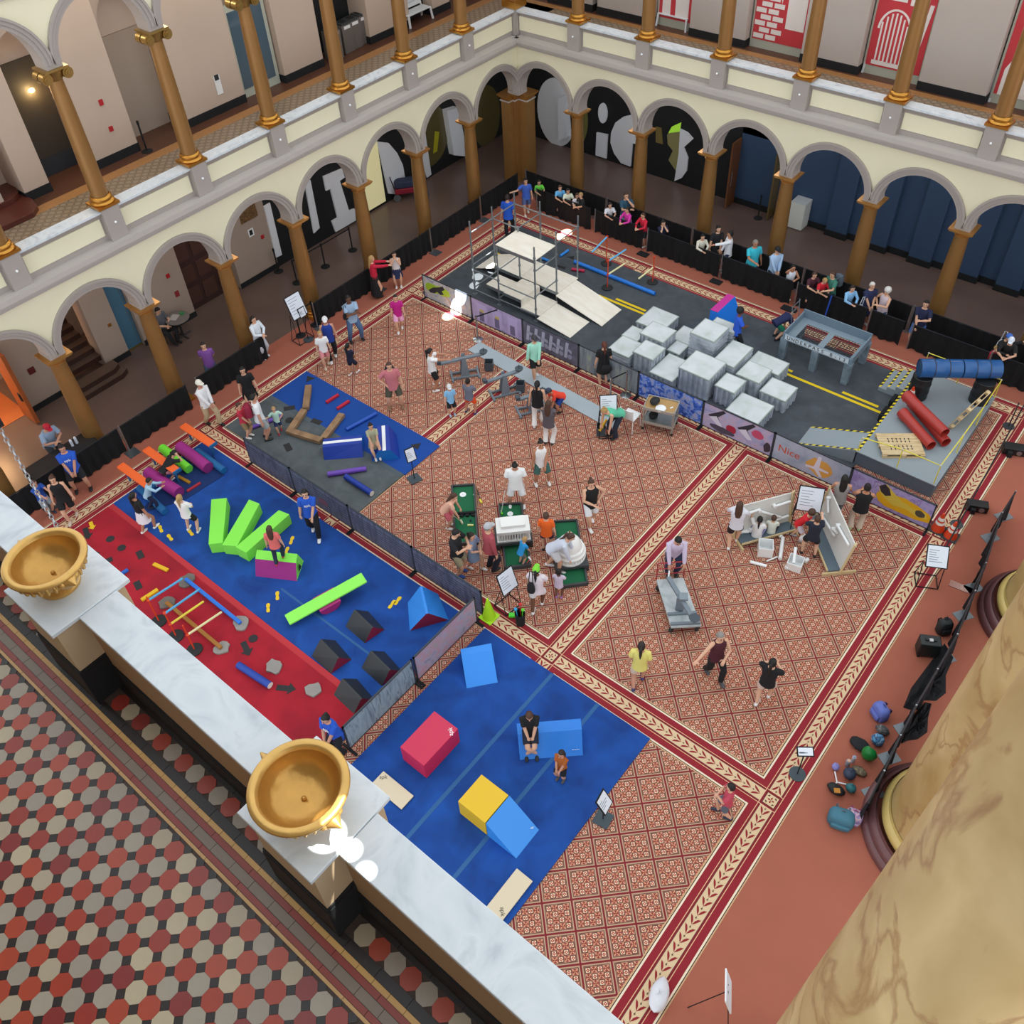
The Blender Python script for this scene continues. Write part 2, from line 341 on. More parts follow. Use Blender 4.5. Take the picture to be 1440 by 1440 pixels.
# upper arches (second storey) on the left and back
for side, ts in (('left', TL), ('back', TB)):
    fn = framed(side); sp = MB(S, fn)
    for t in ts[:-1]: spandrel(sp, t + BAY / 2, 18.25, 2.1, 21.0, -.45, .38)
    wl = sp.build('wall_' + side + '_upper', [CREAM, GREY], kind='structure')
    for t in ts[:-1]:
        k = MB(S, fn)
        for r0, r1, d in ((2.1, 2.26, .43), (2.26, 2.42, .48), (2.42, 2.52, .54)): arch_ring(k, t + BAY / 2, 18.25, r0, r1, .38, d, 0)
        k.build('arch', GREY, wl, 50)
    for t in ts: MB(S, fn).box(t - .36, t + .36, -.48, .42, 18.1, 18.3).build('impost', GREY, wl)
    MB(S, fn).box(ts[0] - 3, ts[-1] + 2.5, -8 if side == 'left' else -7, .5, 21.0, 21.4).build('ceiling', GREYL, kind='structure')
# balcony floor: small mosaic
def mosaic():
    m = bpy.data.materials.new('mosaic'); m.use_nodes = True; nt = m.node_tree; b = nt.nodes['Principled BSDF']; b.inputs['Roughness'].default_value = .25
    tc = nt.nodes.new('ShaderNodeTexCoord'); mp = nt.nodes.new('ShaderNodeMapping'); nt.links.new(tc.outputs['Object'], mp.inputs['Vector'])
    c1 = nt.nodes.new('ShaderNodeTexChecker'); c1.inputs['Scale'].default_value = 7; c1.inputs[1].default_value = lin('857562'); c1.inputs[2].default_value = lin('988772'); nt.links.new(mp.outputs[0], c1.inputs[0])
    v = nt.nodes.new('ShaderNodeTexVoronoi'); v.inputs['Scale'].default_value = 7; v.inputs['Randomness'].default_value = 0; nt.links.new(mp.outputs[0], v.inputs['Vector'])
    cr = nt.nodes.new('ShaderNodeValToRGB'); cr.color_ramp.interpolation = 'CONSTANT'; cr.color_ramp.elements[0].color = (1, 1, 1, 1); cr.color_ramp.elements[1].position = .27; cr.color_ramp.elements[1].color = (0, 0, 0, 1)
    nt.links.new(v.outputs['Distance'], cr.inputs[0]); mx = nt.nodes.new('ShaderNodeMix'); mx.data_type = 'RGBA'; nt.links.new(cr.outputs[0], mx.inputs[0])
    nt.links.new(c1.outputs[0], mx.inputs[6]); mx.inputs[7].default_value = lin('2e2a2a'); nt.links.new(mx.outputs[2], b.inputs['Base Color']); return m
MOS = mosaic(); OCH = M('a87a4c', .4, n=.2, ns=14); BRN = M('5a3a2c', .4, n=.1)
for side, ts, dep in (('left', TL, 6.3), ('back', TB, 5.2)):
    fn = framed(side); a, b = ts[0] - 3, ts[-1] + (5.5 if side == 'left' else 3)
    MB(S, fn).box(a, b, -dep - 1.6, -.2, 10.26, 10.34, 0).box(a, b, (-5.4 if side == 'left' else -4.95), (-4.7 if side == 'left' else -4.4), 10.34, 10.345, 1).box(a, b, -dep - 1.5, (-5.4 if side == 'left' else -4.95), 10.34, 10.343, 2).build('floor', [MOS, OCH, BRN], kind='structure')
# ================================================================ near parapet with urns, tiled gallery floor
ZN = 21.1; TAN = M('a98c6c', .85, n=.06, ns=.8); TANW = M('c3ac8c', .85, n=.06, ns=1)
PXS = [26.38 - 4.95, 26.38, 31.33, 36.28]
pw = MB(S)
pw.box(14, 40, -14.94, -14.52, ZN - .6, 22.72, 0).box(14, 40, -14.97, -14.94, ZN, 21.55, 1).box(14, 40, -14.965, -14.94, 21.55, 21.6, 1)
pw.box(14, 40, -14.52, -14.2, ZN - .9, ZN - .2, 0)
wn = pw.build('wall_near', [TAN, BLACK], kind='structure')
for a, b in zip(PXS, PXS[1:]):
    MB(S).box(a + .605, b - .605, -15.0, -14.43, 22.72, 22.80).build('marble_coping', MARB, wn, bev=.006)
for i, x in enumerate(PXS):
    MB(S).box(x - .54, x + .54, -15.33, -14.3, ZN, 22.75, 0).build('pedestal', TANW, wn)
    MB(S).box(x - .565, x + .565, -15.36, -14.27, ZN, 21.80, 0).box(x - .555, x + .555, -15.35, -14.28, 21.80, 21.87, 0).build('plinth', BLACK, wn)
    MB(S).box(x - .60, x + .60, -15.39, -14.22, 22.75, 22.82).build('marble_cap', MARB, wn, bev=.006)
def urn(x, y, label, rot):
    o = thing('urn', label, 'urn', (x * S, y * S, 22.82 * S + .003), rot, 'gilded urns on the parapet')
    G = M('cfa45c', .33, .6, n=.18, ns=7, bump=.15, bs=30); GI = M('c4954c', .3, .6, n=.3, ns=5, bump=.35, bs=14)
    MB(S).lathe([(.02, 0), (.275, 0), (.275, .04), (.25, .06), (.17, .1), (.12, .16), (.12, .19), (.16, .21), (.2, .225)], 40).build('foot', G, o, 50)
    MB(S).lathe([(.12, .19), (.28, .22), (.41, .3), (.47, .38), (.46, .44), (.485, .47), (.54, .50), (.545, .53), (.53, .55), (.465, .555), (.45, .54), (.43, .50)], 56).build('bowl', G, o, 60)
    k = MB(S).lathe([(.43, .50), (.425, .47), (.385, .36), (.3, .27), (.16, .235), (.02, .23)], 56).ball((0, 0, .245), .03, 12, 6, 0, (1, 1, .7)); k.ball((.02, .01, .262), .014, 8, 4); k.build('basin', GI, o, 60)
    for i in range(30):                        # gadroons round the belly
        a = 2 * PI * i / 30
        MB(S).ball((0, 0, 0), .1, 8, 6, 0, (.42, .3, .8)).build('gadroon', G, o, 60, (.445 * S * math.cos(a), .445 * S * math.sin(a), .375 * S), a)
    for sg in (0, PI):                         # leafy beak handles
        k = MB(S); k.rings([[(.44 + u, q * math.cos(2 * PI * j / 10) * 1.1, .40 + u * .25 + q * math.sin(2 * PI * j / 10)) for j in range(10)] for u, q in ((0, .13), (.05, .12), (.1, .075), (.16, .035), (.22, .008))])
        for a_ in (-.1, .1): k.ball((.47, a_, .43), .06, 8, 5)
        k.build('handle', G, o, 60, None, sg)
urn(26.30, -14.85, 'gilded urn standing on the parapet at the left edge, beside the hanging chain', .05)
urn(31.32, -14.87, 'gilded urn with a sunlit rim on the parapet above the blue mats', -.02)
MB(S).box(12, 46, -24, -17.05, 30.4, 31.0).build('ceiling', GREYL, kind='structure')
MB(S).box(12, 46, -24.3, -24, 20, 31).build('wall_near_gallery', TANW, kind='structure')
MB(S).box(14, 42, -23, -14.94, ZN - .5, ZN - .012).build('floor', M('4a3c34', .6), kind='structure')
fl = bpy.data.objects[-1] if 0 else [o for o in C.objects if o.type == 'MESH' and o.name.startswith('floor')][-1]
PT = .2475; TR = [M(h, .3, n=.12, ns=9) for h in ('a8402c', '9c3a2e', 'b04a34', '8a3430')]; TC = [M(h, .3, n=.08, ns=9) for h in ('b5a78f', 'a3988a', 'c2b497', 'aaa090')]; TK = M('2c2523', .35)
octp = [(.5, .2071), (.2071, .5), (-.2071, .5), (-.5, .2071), (-.5, -.2071), (-.2071, -.5), (.2071, -.5), (.5, -.2071)]
def oct_mesh(mt):
    k = MB(PT * S * .993).prism([(u, v) for u, v in octp], -.04, 0); o = k.build('tile', mt); me = o.data; bpy.data.objects.remove(o); return me
OM = [[oct_mesh(q) for q in TC], [oct_mesh(q) for q in TR]]
x0t, y0t = 28.54, -17.20                      # centre of one cream tile
cells = []
for i in range(-60, 60):
    for j in range(-24, 6):
        x, y = x0t + i * PT, y0t + j * PT
        if y > -15.80 + .09 or y < -22: continue
        u, v = project((x * S, y * S, ZN * S))
        if -40 < u < 480 and 850 < v < 1490: cells.append((-v + .3 * abs(u - 250), x, y, (i + j) % 2, i, j))
cells.sort()
nrow = 0
for s_, e_ in zip(PXS[:-1], PXS[1:]):         # single row of octagons between the pedestals
    xa = s_ + .565 + .22
    while xa < e_ - .565 - .1:
        u, v = project((xa * S, -15.16 * S, ZN * S))
        if -60 < u < 900 and v < 1500:
            r_ = nrow % 2; o = bpy.data.objects.new('tile', OM[1 - r_][random.randrange(4)]); C.objects.link(o); o.parent = fl; o.location = (xa * S, -15.16 * S, ZN * S); nrow += 1
        xa += .247
rest = [MB(S) for _ in range(8)]; sq = MB(S)
for q, (_, x, y, col, i, j) in enumerate(cells):
    h = random.randrange(4)
    if q < 300 - nrow:
        o = bpy.data.objects.new('tile', OM[col][h]); C.objects.link(o); o.parent = fl; o.location = (x * S, min(y, y) * S, (ZN - .0015 * random.random()) * S)
    else:
        rest[col * 4 + h].prism([(x + a * PT * .97, y + b * PT * .97) for a, b in octp], ZN - .01, ZN)
    for dx, dy in ((.5, .5),):
        X, Y = x + dx * PT, y + dy * PT; r_ = .2929 * PT * .95
        if Y < -15.80: sq.prism([(X + r_, Y), (X, Y + r_), (X - r_, Y), (X, Y - r_)], ZN - .01, ZN - .0005)
for q, k in enumerate(rest):
    if k.f: k.build('far_tiles', (TC + TR)[q], fl, kind='stuff')
sq.build('square_tiles', TK, fl, kind='stuff')
bt = [MB(S) for _ in range(5)]
BANDS = [(-15.80, -15.755, 0, .62), (-15.755, -15.68, 1, .74), (-15.68, -15.56, 2, .37), (-15.56, -15.48, 1, .74), (-15.48, -15.41, 3, .248), (-15.41, -15.285, 4, .5), (-15.035, -14.97, 4, .5)]
for y0, y1, m, ln in BANDS:
    x = 20.0 + .13 * m
    while x < 37: bt[m].box(x + .003, x + ln - .003, y0 + .003, y1 - .003, ZN - .02, ZN + .001); x += ln
for q, h in enumerate(('cfa368', '933a30', '857768', 'd3a660', '2b2423')): bt[q].build('border_tiles', M(h, .35, n=.14, ns=4), fl, kind='stuff')
# ================================================================ giant marbled columns
def big_marble():
    m = bpy.data.materials.new('faux_marble'); m.use_nodes = True; nt = m.node_tree; b = nt.nodes['Principled BSDF']; b.inputs['Roughness'].default_value = .42
    tc = nt.nodes.new('ShaderNodeTexCoord'); mp = nt.nodes.new('ShaderNodeMapping'); mp.inputs['Scale'].default_value = (1, 1, .55); nt.links.new(tc.outputs['Object'], mp.inputs[0])
    n1 = nt.nodes.new('ShaderNodeTexNoise'); n1.inputs['Scale'].default_value = .9; n1.inputs['Detail'].default_value = 4; n1.inputs['Distortion'].default_value = .8; nt.links.new(mp.outputs[0], n1.inputs['Vector'])
    c1 = nt.nodes.new('ShaderNodeValToRGB'); e = c1.color_ramp.elements; e[0].position = .3; e[0].color = lin('ab8c54'); e[1].position = .72; e[1].color = lin('d6bc88'); nt.links.new(n1.outputs[0], c1.inputs[0])
    n2 = nt.nodes.new('ShaderNodeTexNoise'); n2.inputs['Scale'].default_value = .8; n2.inputs['Detail'].default_value = 8; n2.inputs['Distortion'].default_value = .7; nt.links.new(mp.outputs[0], n2.inputs['Vector'])
    a = nt.nodes.new('ShaderNodeMath'); a.operation = 'SUBTRACT'; a.inputs[1].default_value = .5; nt.links.new(n2.outputs[0], a.inputs[0])
    a2 = nt.nodes.new('ShaderNodeMath'); a2.operation = 'ABSOLUTE'; nt.links.new(a.outputs[0], a2.inputs[0])
    c2 = nt.nodes.new('ShaderNodeValToRGB'); e = c2.color_ramp.elements; e[0].position = .0; e[0].color = (.62, .62, .62, 1); e[1].position = .026; e[1].color = (0, 0, 0, 1); nt.links.new(a2.outputs[0], c2.inputs[0])
    mx = nt.nodes.new('ShaderNodeMix'); mx.data_type = 'RGBA'; nt.links.new(c2.outputs[0], mx.inputs[0]); nt.links.new(c1.outputs[0], mx.inputs[6]); mx.inputs[7].default_value = lin('94683e')
    nt.links.new(mx.outputs[2], b.inputs['Base Color']); return m
BM = big_marble(); PUR = M('6b4546', .4, n=.25, ns=25); YM = M('c9b06a', .35, n=.1, ns=3)
for x, y, lab in ((37.95, 13.65, 'giant marbled column whose purple base stands furthest away on the right'), (37.95, 2.45, 'giant marbled column whose base stands beside the pile of bags'), (37.95, -8.85, 'giant marbled column shaft filling the near right corner of the view')):
    o = thing('giant_column', lab, 'column', (x * S, y * S, .0045))
    MB(S).lathe([(2.66, 0), (2.66, .2), (2.58, .3), (2.5, .32), (2.48, .5), (2.38, .62), (2.3, .64), (2.26, .8)], 72).build('plinth', PUR, o, 45)
    MB(S).lathe([(2.08, .7), (2.14, .8), (2.16, .95), (2.08, 1.1), (1.98, 1.14), (1.95, 1.3)], 72).build('torus', YM, o, 45)
    MB(S).lathe([(1.95, 1.2), (1.88, 1.4)] + [(1.92 - .0288 * z, z) for z in (2.5, 8, 14, 20, 26, 34, 36)], 96).build('shaft', BM, o, True)
# ================================================================ rooms behind the arcades
DKW = M('101317', .7); NAVY = M('2f4766', .7, n=.08, ns=.8); LETT = M('e2e6ee', .6); CRW = M('cfc9b4', .8)
def wallseg(side, k, segs, d, z0, z1, th=.5, m=0):
    for a, b in segs: k.box(min(a, b), max(a, b), d - th, d, z0, z1, m)
# ---- left ground wall: x = -8.85
fL = framed('left'); fB = framed('back'); DL = -8.85 + 3.16; DB = 30.3 - 36.2
yL = lambda px, py: onx(px, py, -8.85).y
G0 = [yL(*p) for p in ((48, 588), (100, 560), (146, 505), (180, 490), (200, 478), (275, 440), (305, 415), (338, 398), (392, 375))]
k = MB(S, fL)
wallseg('left', k, [(-9.2, -8.3), (G0[0], G0[1] + .3), (G0[2], G0[3]), (G0[4] + .1, G0[5]), (G0[7], G0[8])], DL, 0, 9.75, 1.1, 0)
k.box(-14, 13, DL - 4.4, DL - 4.2, 0, 9.75, 0)
k.box(-14, 14, DL - 4.2, DL, 6.9, 9.75, 0)
k.build('wall_left_ground', TAUPE, kind='structure')
b = MB(S, fL)
for a, c in ((G0[0], G0[1] + .3), (G0[2], G0[3]), (G0[4] + .1, G0[5]), (G0[7], G0[8])): b.box(a - .03, c + .03, DL, DL + .05, 0, .35)
b.build('baseboard_left', BLACK, kind='structure')
# orange lit doorway at far left
MB(S, fL).box(-8.4, G0[0] - .1, DL - 4.0, DL - .2, .004, .02).build('floor', M('b86a3c', .45, n=.1), kind='structure')
dr = MB(S, fL).box(-5.3, -5.1, DL - .3, DL + 1.1, .05, 4.6, 0); d1 = dr.build('door_1', M('a3562a', .5, n=.15, ns=3), kind='structure')
MB(S, fL).box(-5.36, -5.3, DL + .75, DL + .95, 1.6, 2.1).build('push_plate', BLACK, d1)
lamp('POINT', (-11.2 * S, -7.2 * S, 4.2 * S), None, 130, (1, .55, .25), shadow_soft_size=.3)
lamp('SPOT', (-9.2 * S, -6.2 * S, 5.5 * S), (-8.0 * S, -6.6 * S, 0), 120, (1, .8, .5), spot_size=1.0, spot_blend=.9, shadow_soft_size=.1)
# blue door
d2 = MB(S, fL).box(G0[3] + .06, G0[4] + .08, DL - .45, DL - .35, 0, 5.6).build('door_2', M('44708c', .6), kind='structure')
MB(S, fL).box(G0[3] + .06, G0[4] + .08, DL - .36, DL - .33, 0, .12).box(G0[3] + .9, G0[3] + .92, DL - .35, DL - .345, 0, 5.6).build('threshold', M('7a6a3a', .4, .5), d2)
# panelled brown door
k = MB(S, fL).box(G0[5], G0[7], DL - .7, DL - .6, 0, 6.2); d3 = k.build('door_3', M('3b2420', .5, n=.15, ns=4), kind='structure')
for i in range(3):
    for j in range(4):
        y0 = G0[5] + .15 + i * (G0[7] - G0[5]) / 3; MB(S, fL).box(y0, y0 + (G0[7] - G0[5]) / 3 - .25, DL - .6, DL - .55, .4 + j * 1.45, 1.5 + j * 1.45).build('panel', M('4c3029', .45), d3)
# dark staircase behind the second arch
st = thing('staircase', 'dark wooden staircase with rounded bottom steps under the left arcade', 'stairs', (0, 0, 0))
ya, yb = G0[1] + .35, G0[2] - .05
for i in range(8):
    x1 = -8.0 - i * .5 if i > 1 else (-7.3, -7.65)[i]
    pad = (.55, .35)[i] if i < 2 else 0
    pts = [(x1 - .8, ya - pad), (x1 - .25, ya - pad), (x1, ya - pad + .45), (x1, yb + pad - .45), (x1 - .25, yb + pad), (x1 - .8, yb + pad)] if i < 2 else [(x1 - .55, ya), (x1, ya), (x1, yb), (x1 - .55, yb)]
    MB(S).prism(pts, 0 if i < 2 else .3 * i, .3 * (i + 1), 0).build('step', M('3d2822', .3, n=.15), st)
    MB(S).prism([(u - .02, v) for u, v in pts], .3 * (i + 1), .3 * (i + 1) + .012).build('nosing', M('5b4a40', .3), st)
# ---- black graphic wall, left side, and its white letters
yS = G0[8]
k = MB(S, fL).box(yS, 36, DL - .5, DL - .02, 0, 9.75, 0); k.build('wall_left_graphic', DKW, kind='structure')
LS = thing('wall_lettering', 'giant white letter shapes on the black wall under the left arcade', 'lettering', (0, 0, 0))
def lfl(poly, z=None): return poly
def letter(side, poly, d0, d1, mat=LETT, name='letter'):
    fn = framed(side); D = DL if side == 'left' else DB
    return MB(S, fn).prism(poly, D + d0, D + d1, 0, None, lambda u, v, w: (u, w, v)).build(name, mat, LS)
def disc(cx, cz, r, a0=0, a1=360, n=28, rz=None): return [(cx + r * math.cos(math.radians(a0 + (a1 - a0) * i / n)), cz + (rz or r) * math.sin(math.radians(a0 + (a1 - a0) * i / n))) for i in range(n + 1)]
def qx(px, py): v = onx(px, py, -8.8); return (v.y, max(.15, v.z))
def qb(px, py): v = ony(px, py, 36.15); return (v.x, max(.15, v.z))
letter('left', [qx(454, 248), qx(480, 237), qx(484, 249), qx(477, 254), qx(490, 296), qx(498, 293), qx(500, 312), qx(472, 329), qx(466, 311), qx(474, 306), qx(464, 265), qx(458, 268)], 0, .12)     # serif I
letter('left', [qx(371, 290), qx(379, 285), qx(396, 358), qx(388, 362)], 0, .1)
letter('left', [qx(428, 256), qx(436, 253), qx(449, 320), qx(441, 328)], 0, .1)
letter('left', [qx(530, 199), qx(546, 201), qx(558, 215), qx(566, 232), qx(569, 250), qx(556, 273), qx(546, 272)], 0, .1)
letter('left', [qx(593, 181), qx(597, 183), qx(606, 245), qx(600, 250), qx(594, 235)], 0, .1)
letter('left', [qx(622, 154), qx(638, 149), qx(652, 218), qx(632, 216)], .0, .5)
GL = M('20251f', .12)
for (cx, cy, rx, rz) in ((604, 192, 2.0, 2.2), (684, 164, 1.6, 2.3)):
    v = onx(cx, cy, -8.8); letter('left', disc(v.y, v.z, rx, rz=rz), 0, .04, M('5a5232', .15), 'round_window')
v = onx(522, 250, -8.8); MB(S, fL).box(v.y - 1.2, v.y + 1.0, DL - .02, DL + .03, .2, 4.6).build('shop_window', M('cfc79a', .3, emit=.35), LS)
v = onx(608, 187, -8.75); letter('left', [(v.y - .1, v.z - 1.5), (v.y + .3, v.z - 1.5), (v.y + .7, v.z - .2), (v.y + .3, v.z)], .05, .09, M('a9a41c', .5), 'yellow_sign')
# back wall letters
k = MB(S, fB).box(-9, 14.1, DB - .5, DB, 0, 9.75); k.build('wall_back_graphic', DKW, kind='structure')
v = qb(786, 161); letter('back', disc(v[0] - .2, v[1] + .1, 1.75, 55, 320, rz=2.55), 0, .15); letter('back', [qb(791, 135), qb(801, 131), qb(802, 190), qb(791, 194)], .1, .6)
v = onb = ony(806, 165, 36.15); letter('back', disc(v.x, v.z, 1.3, -80, 80, rz=2.3), 0, .06, M('6f6c3e', .2), 'round_window')
v = qb(848, 159); letter('back', disc(v[0], v[1], .38, rz=.72), 0, .12)
letter('back', [qb(839.5, 186), qb(855, 189), qb(853, 225), qb(838, 220)], 0, .12)
v = qb(886, 197); P = [qb(902, 162)] + [qb(x, y) for x, y in ((890, 161), (877, 164), (866, 172), (860, 186), (859, 200), (864, 215), (874, 229), (887, 236))] + [qb(890, 201), qb(902, 204)]; letter('back', P, 0, .12)
letter('back', [qb(x, y) for x, y in ((957, 181), (967, 186), (975, 195), (962, 207), (968, 222), (966, 240), (959, 250), (949, 254), (955, 215))], 0, .12)
letter('back', [qb(x, y) for x, y in ((958, 172), (945, 178), (938, 190), (939, 203), (946, 212), (940, 225), (950, 240), (955, 215), (956, 190))], 0, .05, M('8f8a5e', .2), 'round_window')
letter('back', [qb(x, y) for x, y in ((958, 172), (945, 178), (940, 187), (956, 185))], .03, .08, M('9bd23c', .5, emit=.3), 'lime_sign')
letter('back', [qb(x, y) for x, y in ((922, 178), (930, 180), (932, 203), (922, 200))], 0, .05, M('7a6c40', .2), 'round_window')
# navy wall sections with door opening
xa = ony(1033, 275, 36.2).x; xb = ony(1088, 300, 36.2).x
k = MB(S, fB).box(14.1, xa, DB - .5, DB + .05, 0, 9.75).box(xb, 58, DB - .5, DB, 0, 9.75).box(xa, xb, DB - .5, DB + .05, 4.9, 9.75)
for x in (17.4, 20.0, 22.8, 25.6, 28.0, 31): k.box(x, x + 1.35, DB, DB + .35, 0, 9.75)
k.build('wall_back', NAVY, kind='structure')
k = MB(S, fB).box(14.1, xa, DB + .05, DB + .1, 0, .4).box(xb, 58, DB, DB + .06, 0, .4)
for x in (17.4, 20.0, 22.8, 25.6, 28.0, 31): k.box(x - .05, x + 1.4, DB + .05, DB + .41, 0, .4)
k.build('baseboard_back', BLK, kind='structure')
MB(S, fB).box(xa - .6, xb + .5, DB - 7, DB - .3, .004, .03).build('floor', M('c08a5c', .4, n=.12, ns=2), kind='structure')
k = MB(S, fB).box(xa - 1.5, xa - 1.3, DB - 7, DB - .5, 0, 6).box(xb + 1.3, xb + 1.5, DB - 7, DB - .5, 0, 6).box(xa - 1.5, xb + 1.5, DB - 7.2, DB - 7, 0, 6).build('wall_shop', M('7a4a30', .6, n=.2), kind='structure')
d4 = MB(S, fB).box(xa - .06, xa + .04, DB + .1, DB + 1.2, .05, 4.6).build('door_4', M('6d4326', .4, n=.12), kind='structure')
MB(S, fB).tube([(xa + .1, DB + 1.0, 1.6), (xa + .1, DB + 1.0, 2.6)], .03).build('door_pull', STEEL, d4)
d5 = MB(S, fB).box(xb - .04, xb + .06, DB + .05, DB + 1.0, .05, 4.6).build('door_5', M('8a7448', .25, trans=.5), kind='structure')
lamp('POINT', ((xa + xb) / 2 * S, 40.0 * S, 4.3 * S), None, 90, (1, .8, .55), shadow_soft_size=.3)
# ---- upper storey walls: left x=-9.4, back y=35.6
UL = -9.4 + 3.16; UB = 30.3 - 35.5; ZU = 10.34
yU = lambda px, py: onx(px, py, -9.4).y; xU = lambda px, py: ony(px, py, 35.5).x
p1_ = [(yU(-30, 310), yU(10, 292)), (yU(40, 283), yU(75, 270)), (yU(137, 245), yU(198, 214)), (yU(267, 183), yU(348, 148)), (yU(403, 118), yU(457, 97)), (yU(522, 63), yU(577, 38)), (yU(609, 20), yU(633, 12)), (yU(668, 0), 40)]
k = MB(S, fL)
wallseg('left', k, p1_, UL, ZU, 20.9, 1.7, 0)
k.box(-20, 40, UL - 2.0, UL - 1.7, ZU, 20.9, 0)
kw = k.build('wall_left_balcony', M('c4b2a4', .85, n=.05, ns=.6), kind='structure')
b = MB(S, fL)
for a, c in p1_: b.box(a - .03, c + .03, UL - 1.7, UL + .05, ZU, ZU + .45)
b.build('baseboard_left', BLACK, kind='structure')
for a, c in zip(p1_, p1_[1:]):                 # arched heads over the recesses
    y0, y1 = a[1], c[0]; r = (y1 - y0) / 2; k = MB(S, fL); zc = 16.6; n = 14
    P = [(y0 + r - r * math.cos(PI * i / n), zc + min(r, 2.2) * math.sin(PI * i / n)) for i in range(n + 1)]
    for (u, z), (u2, z2) in zip(P, P[1:]):
        k.face([(u, UL, z), (u2, UL, z2), (u2, UL, 20.9), (u, UL, 20.9)]); k.face([(u, UL, z), (u2, UL, z2), (u2, UL - 1.7, z2), (u, UL - 1.7, z)])
    k.build('arch_head', TAUPE, kw)
def upbox(y0, y1, d0, d1, z0, z1, mat, name, par=None, kind=None): return MB(S, fL).box(y0, y1, UL + d0, UL + d1, z0, z1).build(name, mat, par, kind=kind)
# recess contents
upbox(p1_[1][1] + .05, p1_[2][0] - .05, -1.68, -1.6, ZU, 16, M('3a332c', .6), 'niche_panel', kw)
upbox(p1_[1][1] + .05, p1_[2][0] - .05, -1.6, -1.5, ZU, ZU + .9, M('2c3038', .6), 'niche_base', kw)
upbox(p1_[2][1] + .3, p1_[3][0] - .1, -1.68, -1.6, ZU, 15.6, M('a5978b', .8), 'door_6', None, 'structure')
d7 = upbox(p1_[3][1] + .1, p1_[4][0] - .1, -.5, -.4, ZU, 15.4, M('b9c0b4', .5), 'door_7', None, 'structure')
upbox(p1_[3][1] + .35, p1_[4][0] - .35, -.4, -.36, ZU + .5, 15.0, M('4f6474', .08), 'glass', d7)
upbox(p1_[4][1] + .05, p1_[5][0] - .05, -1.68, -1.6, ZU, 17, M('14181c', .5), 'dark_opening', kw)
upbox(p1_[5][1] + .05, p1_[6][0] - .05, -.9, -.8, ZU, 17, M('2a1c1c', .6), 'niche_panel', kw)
# back upper
p2_ = [(-4.5, xU(835, 0) - .1), (xU(840, 8), xU(917, 22)), (xU(970, 36), xU(1047, 60)), (xU(1125, 82), xU(1206, 95)), (xU(1290, 120), xU(1384, 142)), (xU(1446, 160), 52)]
k = MB(S, fB); wallseg('back', k, p2_, UB, ZU, 20.9, 1.1, 0); k.box(-12, 52, UB - 1.4, UB - 1.1, ZU, 20.9)
kb = k.build('wall_back_balcony', M('bdb5b0', .85, n=.05, ns=.6), kind='structure')
b = MB(S, fB)
for a, c in p2_: b.box(a - .03, c + .03, UB - 1.1, UB + .05, ZU, ZU + .45)
b.build('baseboard_back', BLACK, kind='structure')
MR = M('c83b45', .7); MW = M('ece6e4', .7); FRM = M('b5b8aa', .6)
def mural(i, label, draw, right=False):
    x0, x1 = p2_[i][1] + .08, p2_[i + 1][0] - .08
    o = thing('mural', label, 'mural', (0, 0, 0)); W = x1 - x0
    MB(S, fB).box(x0, x1, UB - .55, UB - .5, ZU, 17.5).build('frame', FRM, o)
    MB(S, fB).box(x0 + .12, x1 - .12, UB - .5, UB - .47, ZU + .5, 17.2).build('ground', MR, o)
    k = MB(S, fB)
    def q(poly): k.prism([(x0 + .12 + u * (W - .24), ZU + .5 + v) for u, v in poly], UB - .47, UB - .45, 0, None, lambda u, v, w: (u, w, v))
    draw(q); k.build('drawing', MW, o)
def R(u0, v0, u1, v1): return [(u0, v0), (u1, v0), (u1, v1), (u0, v1)]
def dr_brick(q):
    for i in range(11):
        for j in range(2): q(R(.02 + .24 * j + (.1 if i % 2 else 0), .1 + .36 * i, .22 + .24 * j + (.1 if i % 2 else 0), .36 + .36 * i))
    q(R(.62, .9, .98, 3.2)); q([(.42, 3.6), (.5, 2.2), (.58, 3.6)])
def dr_chair(q):
    for i in range(7): q(R(.14 + .075 * i, .3, .17 + .075 * i, 2.1 + (1 - ((i - 3) / 3.6) ** 2) * .8))
    for i in range(14):
        a, c = PI * i / 14, PI * (i + 1) / 14; q([(.38 - .3 * math.cos(a), 2.0 + 1.1 * math.sin(a)), (.38 - .3 * math.cos(c), 2.0 + 1.1 * math.sin(c)), (.38 - .26 * math.cos(c), 2.0 + 1.0 * math.sin(c)), (.38 - .26 * math.cos(a), 2.0 + 1.0 * math.sin(a))])
    q(R(.1, .1, .66, .32)); q([(.8, 0), (.84, 0), (.97, 3.6), (.9, 3.6)]); q(R(.08, 3.5, .5, 5.2)); q(R(.56, 3.4, .74, 4.8))
def dr_bottle(q):
    q([(.1, 0), (.9, 0), (.9, 1.3), (.7, 2.1), (.3, 2.1), (.1, 1.3)]); q(R(.3, 2.15, .72, 2.9)); q([(.3, 2.95), (.72, 2.95), (.62, 3.8), (.4, 3.8)]); q(R(.42, 3.85, .6, 4.5))
mural(2, 'red wall mural with white bricks and a white door behind the back balcony', dr_brick)
mural(3, 'red wall mural with a white spindle-back chair behind the back balcony bench', dr_chair)
mural(4, 'red wall mural with a white bottle-shaped tower at the far right balcony', dr_bottle)
mural(1, 'red and white wall panel behind the bench nearest the corner, back balcony', lambda q: (q(R(.1, .2, .35, 3)), q(R(.5, .2, .9, 2.2))))
sc_ = thing('wall_sconce', 'glowing wall sconce in the dark niche of the left balcony', 'lamp', (0, 0, 0)); v = onx(44, 127, -11)
